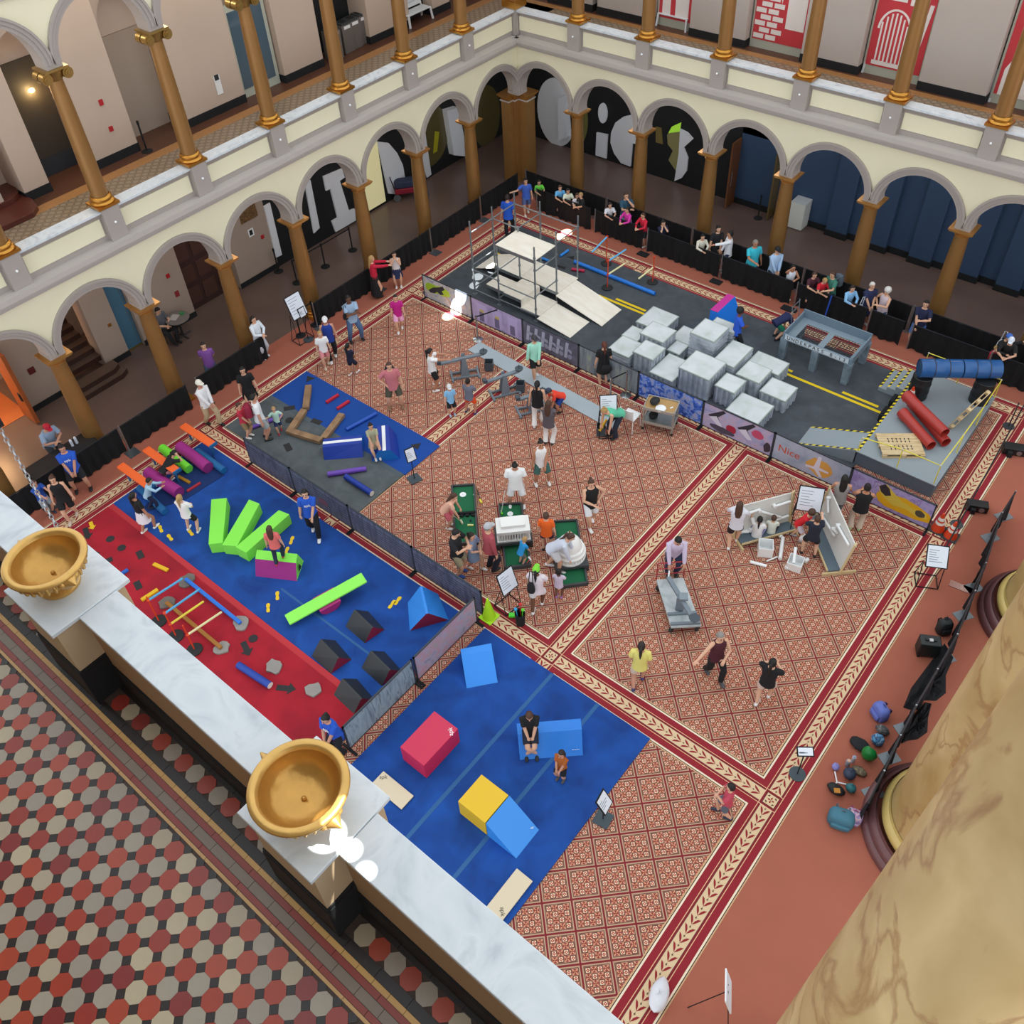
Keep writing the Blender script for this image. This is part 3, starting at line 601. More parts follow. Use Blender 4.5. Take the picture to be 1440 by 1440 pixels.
MB().ball((0, 0, 0), .09, 12, 8, 0, (1, 1, .7)).build('globe', M('ffd27a', .4, emit=14), sc_, True, v * S); MB().box(-.16, -.06, -.04, .04, -.12, .02).build('bracket', GOLDB, sc_, loc=v * S)
for t in TL[:-1]:                             # fill lights added to brighten the two galleries, in every bay
    lamp('POINT', (-6.4 * S, (t + BAY / 2) * S, 20.2 * S), None, 46, (1, .95, .88), shadow_soft_size=.25); lamp('POINT', (-6.6 * S, (t + BAY / 2) * S, 9.2 * S), None, 22, (1, .93, .85), shadow_soft_size=.25)
for t in TB[:-1]:
    lamp('POINT', ((t + BAY / 2) * S, 33.0 * S, 20.2 * S), None, 46, (1, .97, .92), shadow_soft_size=.25); lamp('POINT', ((t + BAY / 2) * S, 33.6 * S, 9.2 * S), None, 30, (.95, .97, 1), shadow_soft_size=.25)
lamp('POINT', v * S + Vector((.2, 0, -.05)), None, 18, (1, .7, .3), shadow_soft_size=.06)
# ================================================================ play mats
def mat_(name, label, pts, z0, z1, mat, cat='mat', grp=None):
    k = MB().prism([(p[0], p[1]) for p in pts], z0, z1); return tag(k.build(name, mat, bev=.004), label, cat, grp)
CB = art([('0d387f', .3), ('114796', .55), ('1550a6', .75)], 1.6, 6, .5, 2, r=.95); CR = art([('8a1022', .3), ('a51528', .6), ('b01a2e', .8)], 1.4, 6, .5, 4, r=.95); CG = art([('4a5154', .3), ('565d60', .55), ('5e6568', .75)], 2, 6, .5, 6, r=.95)
CA = art([('3d4349', .3), ('474d54', .55), ('50575d', .75)], 2, 6, .5, 9, r=.95)
zb = ZF + .002
bl = mat_('blue_mat', 'long blue carpet mat between the red mat and the grey fence', [(.40, -8.2), (10.75, -8.2), (10.75, -.38), (.40, -.38)], ZF + .001, zb + .026, CB)
seam = M('2e5f94', .9)
MB().box(6.45, 10.7, -2.62, -2.56, zb + .026, zb + .029).build('seam_tape', seam, bl)
rm = mat_('red_mat', 'long red carpet mat with dark stepping shapes beside the parapet', [(.42, -8.1), (10.6, -8.1), (10.6, -3.68), (.42, -3.68)], zb + .027, zb + .055, CR)
MB().box(.42, 10.6, -3.68, -3.52, zb + .026, zb + .04).build('edge_strip', M('b93038', .9), rm)
b2 = mat_('blue_mat', 'blue carpet mat with grey seams under the big red and yellow blocks', [(11.3, -8.2), (15.99, -8.2), (15.99, -.36), (11.3, -.36)], ZF + .001, zb + .026, CB)
for a, b in (((13.35, -.38), (13.35, -8)), ((14.62, -.38), (14.62, -8))): MB().bar((a[0], a[1], zb + .027), (b[0], b[1], zb + .027), .09, .004).build('seam_tape', seam, b2)
gm = mat_('grey_mat', 'grey carpet mat strip in front of the grey picture fence', [(.40, .40), (6.12, .40), (6.12, 2.18), (.40, 2.18)], ZF + .001, zb + .02, CG)
mat_('blue_mat', 'blue carpet mat beside the grey mat under the balance beams', [(.40, 2.2), (6.16, 2.2), (6.16, 3.66), (.40, 3.66)], ZF + .001, zb + .02, M('0f4597', .95, n=.08, ns=2))
MB().box(.4, 6.1, 2.05, 2.2, zb + .02, zb + .023).build('edge_strip', M('4e5961', .9), gm)
rd = mat_('road_mat', 'charcoal carpet mat painted as a road behind the graffiti fence', [(.42, 9.0), (15.9, 9.0), (15.9, 14.42), (.42, 14.42)], ZF + .001, zb + .016, CA)
for (x0, x1, y0, y1) in ((5.5, 7.35, 12.40, 12.5), (6.1, 7.3, 12.58, 12.68), (12.5, 15.58, 12.36, 12.46), (14.28, 15.4, 12.56, 12.66), (12.5, 12.66, 12.56, 12.66), (.9, 1.6, 12.4, 12.5)): MB().box(x0, x1, y0, y1, zb + .016, zb + .019).build('road_line', YEL, rd)
ZM = zb + .028; ZR = zb + .057; ZG = zb + .022; ZA = zb + .018
# ================================================================ printed picture fences
def fence_panel(x0, y0, x1, y1, mat, label, shapes=(), grp='printed fence panels', z0=.06, z1=.97, feet=(1, -1)):
    d = Vector((x1 - x0, y1 - y0)); L = d.length; rot = math.atan2(d.y, d.x); o = thing('fence_panel', label, 'fence', (x0, y0, ZF), rot, grp)
    MB().box(.03, L - .03, -.012, .012, z0 + .02, z1 - .02).build('printed_sheet', mat, o)
    fr = MB().box(0, L, -.02, .02, z1 - .03, z1).box(0, L, -.02, .02, z0, z0 + .03).box(0, .035, -.02, .02, z0 - .03, z1).box(L - .035, L, -.02, .02, z0 - .03, z1); fr.build('frame', M('2b333c', .5), o)
    for u in (.02, L - .02): MB().box(u - .03, u + .03, -.22, .22, 0, .025).build('foot', BLK, o)
    for si, (poly, h) in enumerate(shapes):
        MB().prism([(u * L, z0 + v * (z1 - z0)) for u, v in poly], .0125, .0145 + .0008 * si, 0, None, lambda u, v, w: (u, -w, v)).build('painted_shape', M(h, .6), o)
    return o
def blob(cx, cy, rx, ry, n=12, jit=.3, seed=1):
    r = random.Random(seed); return [(cx + rx * math.cos(2 * PI * i / n) * (1 + jit * (r.random() - .5)), cy + ry * math.sin(2 * PI * i / n) * (1 + jit * (r.random() - .5))) for i in range(n)]
yT = 8.86; X1 = [.70, 2.9, 5.08, 7.3, 9.5, 11.7, 13.92, 16.15, 18.36]
fence_panel(X1[0], yT, X1[1], yT, art(['7d93b0', 'a9b7c4', 'c2c4bd', '8a8fb4'], 3, 5, 1.2, 11), 'picture fence panel with a dark climbing figure on lime green', [(blob(.2, .55, .15, .22, seed=2), '9cc22c'), (blob(.42, .62, .16, .2, seed=3), 'a9cf3a'), ([(.12, .42), (.22, .62), (.35, .75), (.43, .86), (.47, .74), (.4, .62), (.44, .5), (.36, .42), (.3, .5), (.24, .38), (.14, .32)], '2b2c38'), ([(.46, .5), (.48, .5), (.6, .2), (.58, .2)], 'b79a4c')])
fence_panel(X1[1], yT, X1[2], yT, art(['8f86b4', 'a79cc8', 'b4a8d0', '7f85a8'], 2, 5, .6, 12), 'lilac picture fence panel painted with doorways and barrels', [([(.12 + i * .3, .08), (.3 + i * .3, .08), (.3 + i * .3, .82), (.12 + i * .3, .82)], 'b9addb') for i in range(3)] + [([(.16 + i * .3, .1), (.25 + i * .3, .1), (.25 + i * .3, .5), (.16 + i * .3, .5)], '6f6a8c') for i in range(3)] + [([(.17 + i * .3, .5), (.26 + i * .3, .5), (.24 + i * .3, .62), (.18 + i * .3, .62)], 'c3b26a') for i in range(2)])
gs = []
for i, u in enumerate((.06, .2, .33, .47, .6, .75)):
    gs += [([(u, .2), (u + .05, .2), (u + .08, .85), (u + .03, .85)], 'a9aec4'), ([(u + .02, .5 + .1 * (i % 2)), (u + .13, .45), (u + .13, .58), (u + .02, .62)], '9aa0b8'), (blob(u + .1, .3, .04, .1, 9, .2, i), '8f94ae')]
fence_panel(X1[2], yT, X1[3], yT, art(['4a4c5c', '5a5c6e', '6c6e82'], 3, 5, .8, 13), 'dark grey picture fence panel with pale graffiti lettering', gs)
fence_panel(X1[3], yT, X1[4], yT, art(['5a6670', '737f8a', '848f96', '93a090'], 3, 6, .8, 14, stretch=(3, 1, .5)), 'grey green picture fence panel behind the steel stanchion')
fence_panel(X1[4], yT, X1[5], yT, art([('1d3f9a', .34), ('2f62c8', .45), ('7a9ae0', .52), ('9a9fc4', .62)], 6, 8, 1.0, 15), 'blue splatter picture fence panel behind the steel cart')
sk = []
for u in (.08, .5):
    sk += [([(u, .55), (u + .1, .75), (u + .2, .95), (u + .24, .9), (u + .14, .6), (u + .2, .35), (u + .14, .3), (u + .06, .45)], '2a2c38'), ([(u + .02, .5), (u + .12, .62), (u + .22, .3), (u + .16, .25)], 'd2cfe2')]
sk += [(blob(.42, .35, .07, .16, seed=5), 'a3203c'), (blob(.78, .62, .08, .16, seed=6), 'c04a6c'), (blob(.93, .3, .05, .2, seed=7), '38303c'), (blob(.3, .18, .2, .12, seed=8), '4a4456')]
fence_panel(X1[5], yT, X1[6], yT, art(['8d8fb8', 'a3a2c8', 'b9a6c0', '9cb0d6'], 3, 5, .8, 16), 'lavender picture fence panel with black and white figures and red blots', sk)
f7 = fence_panel(X1[6], yT, X1[7], yT, art(['8c9bb4', 'a3adc2', 'b0b4ca'], 2, 5, .6, 17), 'grey picture fence panel with orange lettering and a white figure on orange', [(blob(.62, .45, .17, .33, seed=9), 'd8a04c'), ([(.45, .35), (.55, .4), (.58, .85), (.62, .85), (.62, .45), (.74, .42), (.74, .36), (.62, .33), (.68, .12), (.64, .1), (.56, .3), (.45, .27)], 'd9d4e4')])
text('Nice', .34, M('c8552c', .6), f7, (.48, -.0135, .52), (PI / 2, 0, 0))
fence_panel(X1[7], yT, X1[8], yT, art(['9a8fc4', 'a9a0d0', '8a78b4', 'b9b0d4'], 4, 6, 1.2, 18), 'purple picture fence panel with a yellow crouching figure, right end', [(blob(.66, .42, .36, .3, seed=4), 'e0ae14'), ([(.34, .8), (.42, .95), (.5, .8), (.62, .6), (.78, .5), (.92, .55), (.95, .35), (.84, .28), (.7, .38), (.55, .3), (.42, .45), (.36, .6)], 'd6bf4a'), ([(.34, .78), (.4, .94), (.46, .84), (.5, .62), (.44, .52), (.38, .6)], '2e2a34'), (blob(.86, .43, .06, .12, seed=12), '4a463c')])
GF = [art(['3c3f4e', '50546a', '666a80', '4a4656'], 2.4, 6, .8, 20 + i, stretch=(3, 1, .6)) for i in range(3)]
X2 = [2.24, 4.18, 6.46, 8.76, 11.03]
for i, ds in enumerate(('nearest the left arcade', 'behind the staff woman on the blue mat', 'between the blue mat and the putting greens', 'ending at the lime cone')):
    fence_panel(X2[i], -.10, X2[i + 1], -.10, GF[i % 3], 'grey plank-print fence panel %s' % ds, [([(.03, .1 + .11 * j), (.97, .1 + .11 * j), (.97, .12 + .11 * j), (.03, .12 + .11 * j)], '3a3d4c') for j in range(7)] + ([([(.45, .25), (.62, .3), (.6, .55), (.48, .5)], '6d4656')] if i == 1 else []))
fence_panel(11.02, -.32, 11.02, -2.42, art(['8f8a9c', 'a59fb0', 'b98f9c', '9aa09a'], 4, 6, 1, 30), 'grey fence panel with lime scribble between the two blue mats', [(blob(.3, .5, .1, .3, seed=21), 'a8bf4a'), (blob(.52, .42, .12, .24, seed=22), 'b4c45a'), ([(.05, .2), (.2, .2), (.2, .8), (.05, .75)], 'b08a98')])
fence_panel(11.02, -2.46, 11.02, -4.58, art(['5c6a76', '7d8f9a', '93a5ae', '4e5a62'], 3, 6, .6, 31, stretch=(3, 3, .5)), 'grey striped fence panel beside the staff person near the gilded urn', [([(.06 + .15 * j, .08), (.16 + .15 * j, .08), (.16 + .15 * j, .9 - .1 * (j % 3)), (.06 + .15 * j, .9)], 'a0b0b8' if j % 2 else '4d5860') for j in range(6)])
# ================================================================ pipe-and-drape barriers
DRP = M('06090d', .95); 
def drape_run(pts, label, h=.93, grp='black draped barriers', feet=True, mat=DRP, both=False):
    """black pleated cloth hung on a rail between weighted posts"""
    o = thing('draped_barrier', label, 'barrier', (0, 0, 0), 0, grp)
    for (x0, y0), (x1, y1) in zip(pts, pts[1:]):
        d = Vector((x1 - x0, y1 - y0)); L = d.length - .1; d /= d.length; x0 += d.x * .03; y0 += d.y * .03; nrm = Vector((-d.y, d.x)); n = max(12, int(L / .09)); k = MB(); rs = []
        a = random.random() * 9
        for i in range(n + 1):
            t = L * i / n; wv = .035 * math.sin(i * 1.9 + a) + .02 * math.sin(i * .73); z0 = .03 + .02 * math.sin(i * .9)
            rs.append([(x0 + d.x * t + nrm.x * q * wv, y0 + d.y * t + nrm.y * q * wv, z) for q, z in ((1.3, z0 + .01), (.8, h * .5), (.3, h - .02))])
        for A, B in zip(rs, rs[1:]):
            for j in range(2): k.face([A[j], B[j], B[j + 1], A[j + 1]])
        k.build('drape', mat, o, True)
        MB().tube([(x0, y0, h), (x1 - d.x * .07, y1 - d.y * .07, h)], .018, 8).build('rail', M('23282e', .4, .6), o)
    for x, y in (pts if both else pts[:1]):
        MB().tube([(x, y, .01), (x, y, h + .05)], .022, 8).build('post', STEEL, o)
        if feet: MB().box(x - .02, x + .36, y - .18, y + .18, 0, .014).build('base_plate', M('6f7478', .4, .7), o)
    return o
Lx = -1.12
for (a, b), ds in zip(((-7.2, -4.66), (-4.66, -1.96), (-1.96, .45), (.75, 3.45), (5.5, 8.3), (8.3, 11.2), (11.2, 14.0), (14.0, 16.35)), ('beside the check-in table', 'behind the staff man in black shorts', 'behind the orange planks', 'behind the walking man in khaki', 'behind the group by the easel', 'behind the woman in red', 'left of the scaffold', 'ending at the golden corner pillar')):
    drape_run([(Lx, a), (Lx, b)], 'black draped barrier along the left arcade, %s' % ds)
for (a, b), ds in zip(((-1.0, 2.9), (2.9, 6.6), (6.6, 10.9), (10.9, 14.6), (14.6, 19.5), (19.5, 24)), ('at the corner pillar', 'behind the leaning children', 'behind the boy in cream', 'behind the man in turquoise', 'behind the striped dress', 'at the far right edge')):
    drape_run([(a, 16.62), (b, 16.62)], 'outer black draped barrier along the back arcade, %s' % ds, feet=False)
DR2 = M('0b090c', .95)
for (a, b), ds in zip(((.25, 2.85), (3.0, 5.2), (5.3, 8.3), (8.3, 11.0), (11.1, 13.55), (13.6, 14.75), (14.95, 17.3), (17.3, 19.6), (19.6, 24)), ('nearest the corner', 'under the girl in white', 'under the girl in red', 'under the woman in black', 'behind the underpass table', 'under the white haired woman', 'under the man in navy', 'behind the blue barrel', 'at the far right edge')):
    drape_run([(a, 15.72), (b, 15.72)], 'inner black draped barrier along the back arcade, %s' % ds, feet=False, mat=DR2 if a < 3.5 else DRP)
for x in (5.3, 8.3, 11.0): tag(MB().box(x - .2, x + .2, 15.35, 15.62, .004, .05).build('barrier_weight', BLK, bev=.01), 'black weight plate at the foot of the back barrier, %s' % {5.3: 'nearest the corner', 8.3: 'below the boy in cream', 11.0: 'below the phone-holding woman'}[x], 'weight', 'barrier weights')
# ================================================================ foam blocks on the blue and red mats
def logo(par, loc, rot, size=.1, col='f4f6f8'): text('apk', size, M(col, .6), par, loc, rot, 'logo', .001)
def beam(name, label, pts, z0, z1, mat, cat='foam block', bev=.012): return tag(MB().prism(pts, z0, z1).build(name, mat, bev=bev), label, cat)
def quad4(pts): return [(p[0], p[1]) for p in pts]
zt = .42
for px, ds in (([(297, 702), (319, 700), (313, 763), (293, 765)], 'standing nearest the parapet, first of the three fanned blocks'), ([(350, 702), (365, 708), (333, 768), (312, 766)], 'middle of the three fanned blocks'), ([(392, 717), (407, 723), (346, 777), (331, 769)], 'rightmost of the three fanned blocks')):
    o = beam('foam_beam', 'lime green foam beam %s' % ds, quad4([at(x, y, zt) for x, y in px]), ZM, zt, M('86e84e', .6)); 
    e0, e1 = at(*px[3], .2), at(*px[2], .2); m_ = (e0 + e1) / 2 if 0 else None
# triangular purple/lime walking wedge
A0, A1 = Vector((5.62, -2.73)), Vector((6.59, -2.19)); B0 = A0 + Vector((-.36, .55)); B1 = A1 + Vector((-.36, .55))
t0, t1 = Vector((5.48, -2.44)), Vector((6.42, -1.9)); zt = .55
o = thing('foam_wedge', 'magenta and lime foam ridge with a child standing on it', 'foam block', (0, 0, 0))
def P3(v, z): return (v.x, v.y, z)
u0, u1 = t0 + Vector((.1, -.12)), t1 + Vector((.1, -.12))
MB().face([P3(A0, ZM), P3(A1, ZM), P3(u1, zt), P3(u0, zt)]).face([P3(B0, ZM), P3(B1, ZM), P3(t1 + Vector((-.1, .1)), zt), P3(t0 + Vector((-.1, .1)), zt)]).build('sloping_side', M('a02a80', .6), o)
MB().face([P3(u0, zt), P3(u1, zt), P3(t1 + Vector((-.1, .1)), zt), P3(t0 + Vector((-.1, .1)), zt)]).face([P3(A1, ZM), P3(B1, ZM), P3(t1 + Vector((-.1, .1)), zt), P3(u1, zt)]).face([P3(A0, ZM), P3(B0, ZM), P3(t0 + Vector((-.1, .1)), zt), P3(u0, zt)]).build('lime_end', M('86e850', .6), o)
q = A1 * .55 + B1 * .45; MB().prism([(-.09, .05), (.09, .05), (.0, .27)], 0, .004, 0, None, lambda u, v, w: (u, v * 0 + w, v + .05)).build('hand_hole', BLK, o, loc=(q.x + .03, q.y + .02, ZM + .03), rot=math.atan2((B1 - A1).y, (B1 - A1).x) + PI)
# see-saw board
o = thing('seesaw_board', 'lime green foam see-saw plank on a magenta rocker', 'seesaw', (0, 0, 0))
a, b = Vector((7.44, -3.2, .22)), Vector((8.12, -1.22, .40)); MB().bar(a, b, .34, .06).build('plank', M('8eec58', .6), o, bev=.02)
mid = (a + b) / 2; dr = (b - a).normalized(); side = Vector((dr.y, -dr.x, 0)).normalized()
MB().prism([(math.cos(PI * i / 12) * .28, -math.sin(PI * i / 12) * .24) for i in range(13)], -.24, .24, 0, None, lambda u, v, w: (mid.x + dr.x * u + side.x * w, mid.y + dr.y * u + side.y * w, .27 + v + dr.z * u)).build('rocker', M('a82a70', .6), o)
def ridge(label, a0, a1, b0, b1, h, top, end, name='foam_wedge', flat=.06, rib=None, loc_z=ZM):
    """tent shaped block: base edge a0-a1, opposite base edge b0-b1"""
    a0, a1, b0, b1 = [Vector(q) for q in (a0, a1, b0, b1)]; o = thing(name, label, 'foam block', (0, 0, 0))
    m0, m1 = (a0 + b0) / 2, (a1 + b1) / 2; d0 = (b0 - a0).normalized() * flat
    T = [P3(m0 - d0, h), P3(m1 - d0, h), P3(m1 + d0, h), P3(m0 + d0, h)]
    MB().face([P3(a0, loc_z), P3(a1, loc_z), T[1], T[0]]).face([P3(b0, loc_z), P3(b1, loc_z), T[2], T[3]]).face(T).face([P3(a0, loc_z), P3(a1, loc_z), P3(b1, loc_z), P3(b0, loc_z)]).build('cover', top, o)
    MB().face([P3(a0, loc_z), P3(b0, loc_z), T[3], T[0]]).build('end_panel', end, o)
    MB().face([P3(a1, loc_z), P3(b1, loc_z), T[2], T[1]]).build('end_panel', end, o)
    return o
ridge('bright blue foam ridge with a dark red end beside the fence corner', (9.30, -.95), (9.92, -1.53), (9.72, -.30), (10.45, -.72), .52, M('2b86e0', .55), M('8e1f3a', .6), flat=.03)
VB = M('25292c', .42, bump=.1, bs=12); VR = M('8e1f30', .5)
for (x, y), ds in zip(((8.95, -2.12), (8.93, -3.2), (10.1, -2.7), (10.12, -3.62)), ('furthest from the red mat, nearest the see-saw', 'beside the red mat edge, left of the four', 'beside the grey fence, right of the four', 'nearest the gilded urn, overlapping the red mat')):
    ridge('black vinyl foam ridge with red ends, %s' % ds, (x - .36, y - .27), (x + .36, y - .32), (x - .25, y + .38), (x + .46, y + .25), .40, VB, VR, flat=.02)
o = thing('foam_wedge', 'bright blue foam wedge with a flat top near the lime cone, right mat', 'foam block', (0, 0, 0))
P = [(11.27, -1.2), (12.04, -1.87), (12.5, -1.32), (11.73, -.65)]; 
k = MB(); h = .42
def lerp(a, b, t): return (a[0] + (b[0] - a[0]) * t, a[1] + (b[1] - a[1]) * t)
q0, q1 = lerp(P[0], P[1], 0.0), lerp(P[3], P[2], 0.0)
T0, T1, T2, T3 = (11.42, -1.34), (11.55, -1.45), (12.02, -.91), (11.88, -.78)
lo = [(11.42, -1.34), (12.04, -1.87), (12.5, -1.32), (11.88, -.78)]
k.face([(*T0, h), (*T1, h), (*T2, h), (*T3, h)]).face([(*T1, h), (*lo[1], ZM), (*lo[2], ZM), (*T2, h)]).face([(*lo[0], ZM), (*lo[3], ZM), (*T3, h), (*T0, h)]).face([(*lo[0], ZM), (*lo[1], ZM), (*T1, h), (*T0, h)]).face([(*lo[3], ZM), (*lo[2], ZM), (*T2, h), (*T3, h)]).build('cover', M('2d8ae6', .5), o, bev=.008)
def fbox(name, label, x0, x1, y0, y1, z1, mat, lg=None, bev=.012, z0=None):
    o = tag(MB().box(x0, x1, y0, y1, ZM if z0 is None else z0, z1).build(name, mat, bev=bev), label, 'foam block'); return o
rb = fbox('foam_cube', 'large crimson foam block with a small white logo', 12.11, 12.80, -4.02, -2.95, .60, M('c9274e', .5)); logo(rb, (12.72, -3.1, .602), (0, 0, 2.4), .14)
fbox('foam_cube', 'yellow foam cube joined to a blue foam wedge', 13.86, 14.58, -4.15, -3.42, .60, M('e2b81c', .5))
o = thing('foam_wedge', 'blue foam wedge sloping away from the yellow foam cube', 'foam block', (0, 0, 0))
k = MB().face([(14.6, -4.15, .6), (14.6, -3.42, .6), (15.34, -3.42, ZM), (15.34, -4.15, ZM)]).face([(14.6, -4.15, .6), (14.6, -4.15, ZM), (15.34, -4.15, ZM)]).face([(14.6, -3.42, .6), (14.6, -3.42, ZM), (15.34, -3.42, ZM)]).face([(14.6, -4.15, .6), (14.6, -3.42, .6), (14.6, -3.42, ZM), (14.6, -4.15, ZM)]).face([(14.6, -4.15, ZM), (14.6, -3.42, ZM), (15.34, -3.42, ZM), (15.34, -4.15, ZM)])
k.build('cover', M('3a90e6', .5), o); logo(o, (15.2, -3.5, .13), (0, .68, 2.4), .12)
o = thing('foam_bench', 'bright blue foam wedge bench with a boy sitting on it', 'foam block', (0, 0, 0))
a0, a1 = Vector((14.09, -2.48)), Vector((15.08, -1.57)); bk = Vector((-.42, .44)); tp = .5
MB().face([P3(a0, ZM), P3(a1, ZM), (14.85, -1.30, tp), (13.85, -2.23, tp)]).face([(13.85, -2.23, tp), (14.85, -1.30, tp), (14.68, -1.11, tp), (13.67, -2.05, tp)]).face([(13.67, -2.05, tp), (14.68, -1.11, tp), (14.68, -1.11, ZM), (13.67, -2.05, ZM)]).face([P3(a0, ZM), (13.85, -2.23, tp), (13.67, -2.05, tp), (13.67, -2.05, ZM)]).face([P3(a1, ZM), (14.85, -1.30, tp), (14.68, -1.11, tp), (14.68, -1.11, ZM)]).build('cover', M('1f7ad8', .5), o); logo(o, (14.93, -1.62, .2), (-.9, 0, .75), .12)
def slab(label, x0, x1, y0, y1, lg, rz):
    o = thing('tan_mat', label, 'mat', (0, 0, 0), 0, 'tan folding mats'); MB().box(x0, x1, y0, y1, ZM + .03, .1).build('cushion', M('d8c9ac', .6), o, bev=.01); MB().box(x0 + .01, x1 - .01, y0 + .01, y1 - .01, ZM, ZM + .035).build('base', M('4a443c', .7), o); logo(o, (*lg, .102), (0, 0, rz), .12, '3a352e'); return o
slab('tan folding mat between the crimson block and the urn cap', 11.98, 12.87, -4.85, -4.48, (12.08, -4.58), .7); slab('tan folding mat near the marble coping, lower blue mat', 15.48, 15.88, -5.25, -4.3, (15.78, -5.1), -.8)
# footprints and rubber shapes
FP = [(.0, -.12), (.035, -.11), (.04, -.05), (.028, 0), (.045, .06), (.04, .11), (.01, .13), (-.03, .115), (-.042, .06), (-.028, 0), (-.04, -.06), (-.032, -.11)]
def flat(name, label, px, shape, mat, rot, cat, grp, sc2=1.0, z=ZM, h=.006):
    p = at(*px, z); return tag(MB(sc2).prism(shape, 0, h / sc2).build(name, mat, loc=(p.x, p.y, z), rot=rot), label, cat, grp)
for px, r, ds in (((410, 760), .6, 'behind the girl on the ridge'), ((403, 775), .6, 'beside the girl on the ridge'), ((390, 838), .9, 'right of the pair below the ridge'), ((377, 855), .9, 'left of the pair below the ridge'), ((551, 850), .2, 'left of the pair by the blue ridge'), ((559, 845), .2, 'right of the pair by the blue ridge'), ((226, 744), 1.2, 'beside the pleated skirt'), ((239, 756), 1.4, 'between the two girls'), ((268, 749), 1.4, 'under the girl in black shorts'), ((202, 738), .2, 'behind the pleated skirt')):
    flat('footprint', 'yellow rubber footprint on the blue mat, %s' % ds, px, FP, M('e8c21c', .7), r, 'floor marker', 'yellow footprints', 1.15)
REC = [(-.2, -.11), (.2, -.11), (.2, .11), (-.2, .11)]; ARR = [(-.28, -.09), (.08, -.09), (.08, -.19), (.3, 0), (.08, .19), (.08, .09), (-.28, .09)]; DSK = [(.15 * math.cos(2 * PI * i / 18), .15 * math.sin(2 * PI * i / 18)) for i in range(18)]; TRI = [(-.17, -.12), (.17, -.12), (0, .2)]; TRP = [(-.2, -.1), (.12, -.1), (.2, .1), (-.12, .1)]
for px, sh, r, ds, m in (((122, 750), ARR, -.35, 'arrow near the left urn', RUB), ((129, 739), ARR, -.35, 'small yellow arrow', 'e6bd1e'), ((155, 758), DSK, 0, 'disc behind the left urn', RUB), ((171, 770.5), DSK, 0, 'second disc', RUB), ((197, 780), REC, -.3, 'rectangle left of the yellow bar', RUB), ((132, 778), TRP, .3, 'slanted tile touching the marble', RUB), ((150, 789), REC, 1.2, 'diamond tile', RUB), ((194, 823), REC, -.3, 'rectangle beside the yellow beam', RUB), ((356, 898), DSK, 0, 'disc under the blue pole end', RUB), ((346, 912), ARR, -.35, 'arrow in the middle', RUB), ((402, 968), ARR, .55, 'arrow beside the blue roll', RUB)):
    flat('floor_marker', ('dark rubber %s on the red mat' if m is RUB else '%s on the red mat') % ds, px, sh, m if m is RUB else M(m, .7), r, 'floor marker', None, .55 if m is not RUB else (.8 if sh is ARR else .75), ZR)
for px, sh, r, ds in (((435, 533), TRI, 3.4, 'triangle at the top of the blue mat'), ((407, 574), REC, .9, 'tile beside the wooden beam'), ((407, 591), DSK, 0, 'disc beside the wooden beam'), ((445, 593), REC, .2, 'tile on the blue mat'), ((405, 629), REC, -.4, 'rectangle near the fence'), ((585, 627), TRI, 2, 'triangle by the sign')):
    flat('floor_marker', 'dark rubber %s, balance beam area' % ds, px, sh, RUB, r, 'floor marker', None, .85, ZG)
for pts, ds in (([(650, 590), (745, 575), (735, 625)], 'triangle by the blue pole on the road mat'), ([(500, 690), (630, 730), (610, 755), (480, 715)], 'rectangle by the scaffold on the road mat')):
    tag(MB().prism(quad4([at(730 + x / 9.6, 300 + y / 9.6, ZA) for x, y in pts]), ZA, ZA + .006).build('floor_marker', M('1d1f21', .9)), 'dark rubber %s' % ds, 'floor marker')
def stone(px, label, sc2, z, mat, seed): return flat('stepping_stone', label, px, [(u * .5, v * .5) for u, v in blob(0, 0, .55, .45, 12, .45, seed)], mat, seed, 'stepping stone', 'grey stepping stones', sc2, z, .05)
ST = M('8f8a85', .8, n=.1, ns=8); ST2 = M('6d655e', .8, n=.1, ns=8)
stone((385, 938), 'pale grey stepping stone alone on the red mat', .75, ZR, ST, 3); stone((441, 971), 'grey stepping stone beside the rubber arrow, near the fence', .75, ZR, ST, 4)
# balance poles on the red mat
def rod(name, label, a, b, w_, h_, mat, cat='balance beam', bev=.006, grp=None): return tag(MB().bar(a, b, w_, h_).build(name, mat, bev=bev), label, cat, grp)
def rodpx(name, label, p, q, w_, h_, mat, z, z2=None, cat='balance beam'):
    a, b = at(*p, z), at(*q, z if z2 is None else z2); return rod(name, label, a, b, w_, h_, mat, cat)
sA, sB, sC, sD = (263, 817), (339, 877), (235, 848), (312, 912)
for p, ds, sd, m in ((sA, 'under the upper end of the blue pole', 5, ST2), (sB, 'under the lower end of the blue pole', 6, ST), (sC, 'under the upper end of the brown pole', 7, ST2), (sD, 'under the lower end of the brown pole', 8, ST)): stone(p, 'grey stepping stone %s' % ds, .8, ZR, m, sd)
rodpx('balance_pole', 'bright blue balance pole across two stepping stones, red mat', (261, 814), (338, 876), .09, .06, M('1f6fd0', .5), ZR + .09)
rodpx('balance_pole', 'brown balance pole across two stepping stones, red mat', (234, 847), (311, 911), .09, .06, M('9a6420', .5), ZR + .09)
rodpx('low_bar', 'yellow low bar upper right on the red mat', (216, 793), (236, 802), .1, .05, M('e0b21a', .5), ZR + .03); rodpx('low_bar', 'yellow low bar beside the first hurdle base', (199, 844), (222, 829), .1, .06, M('e0b21a', .5), ZR + .03)
rodpx('low_bar', 'blue low bar partly behind the marble cap', (160, 814), (180, 801), .09, .06, M('1f5fb8', .5), ZR + .03)
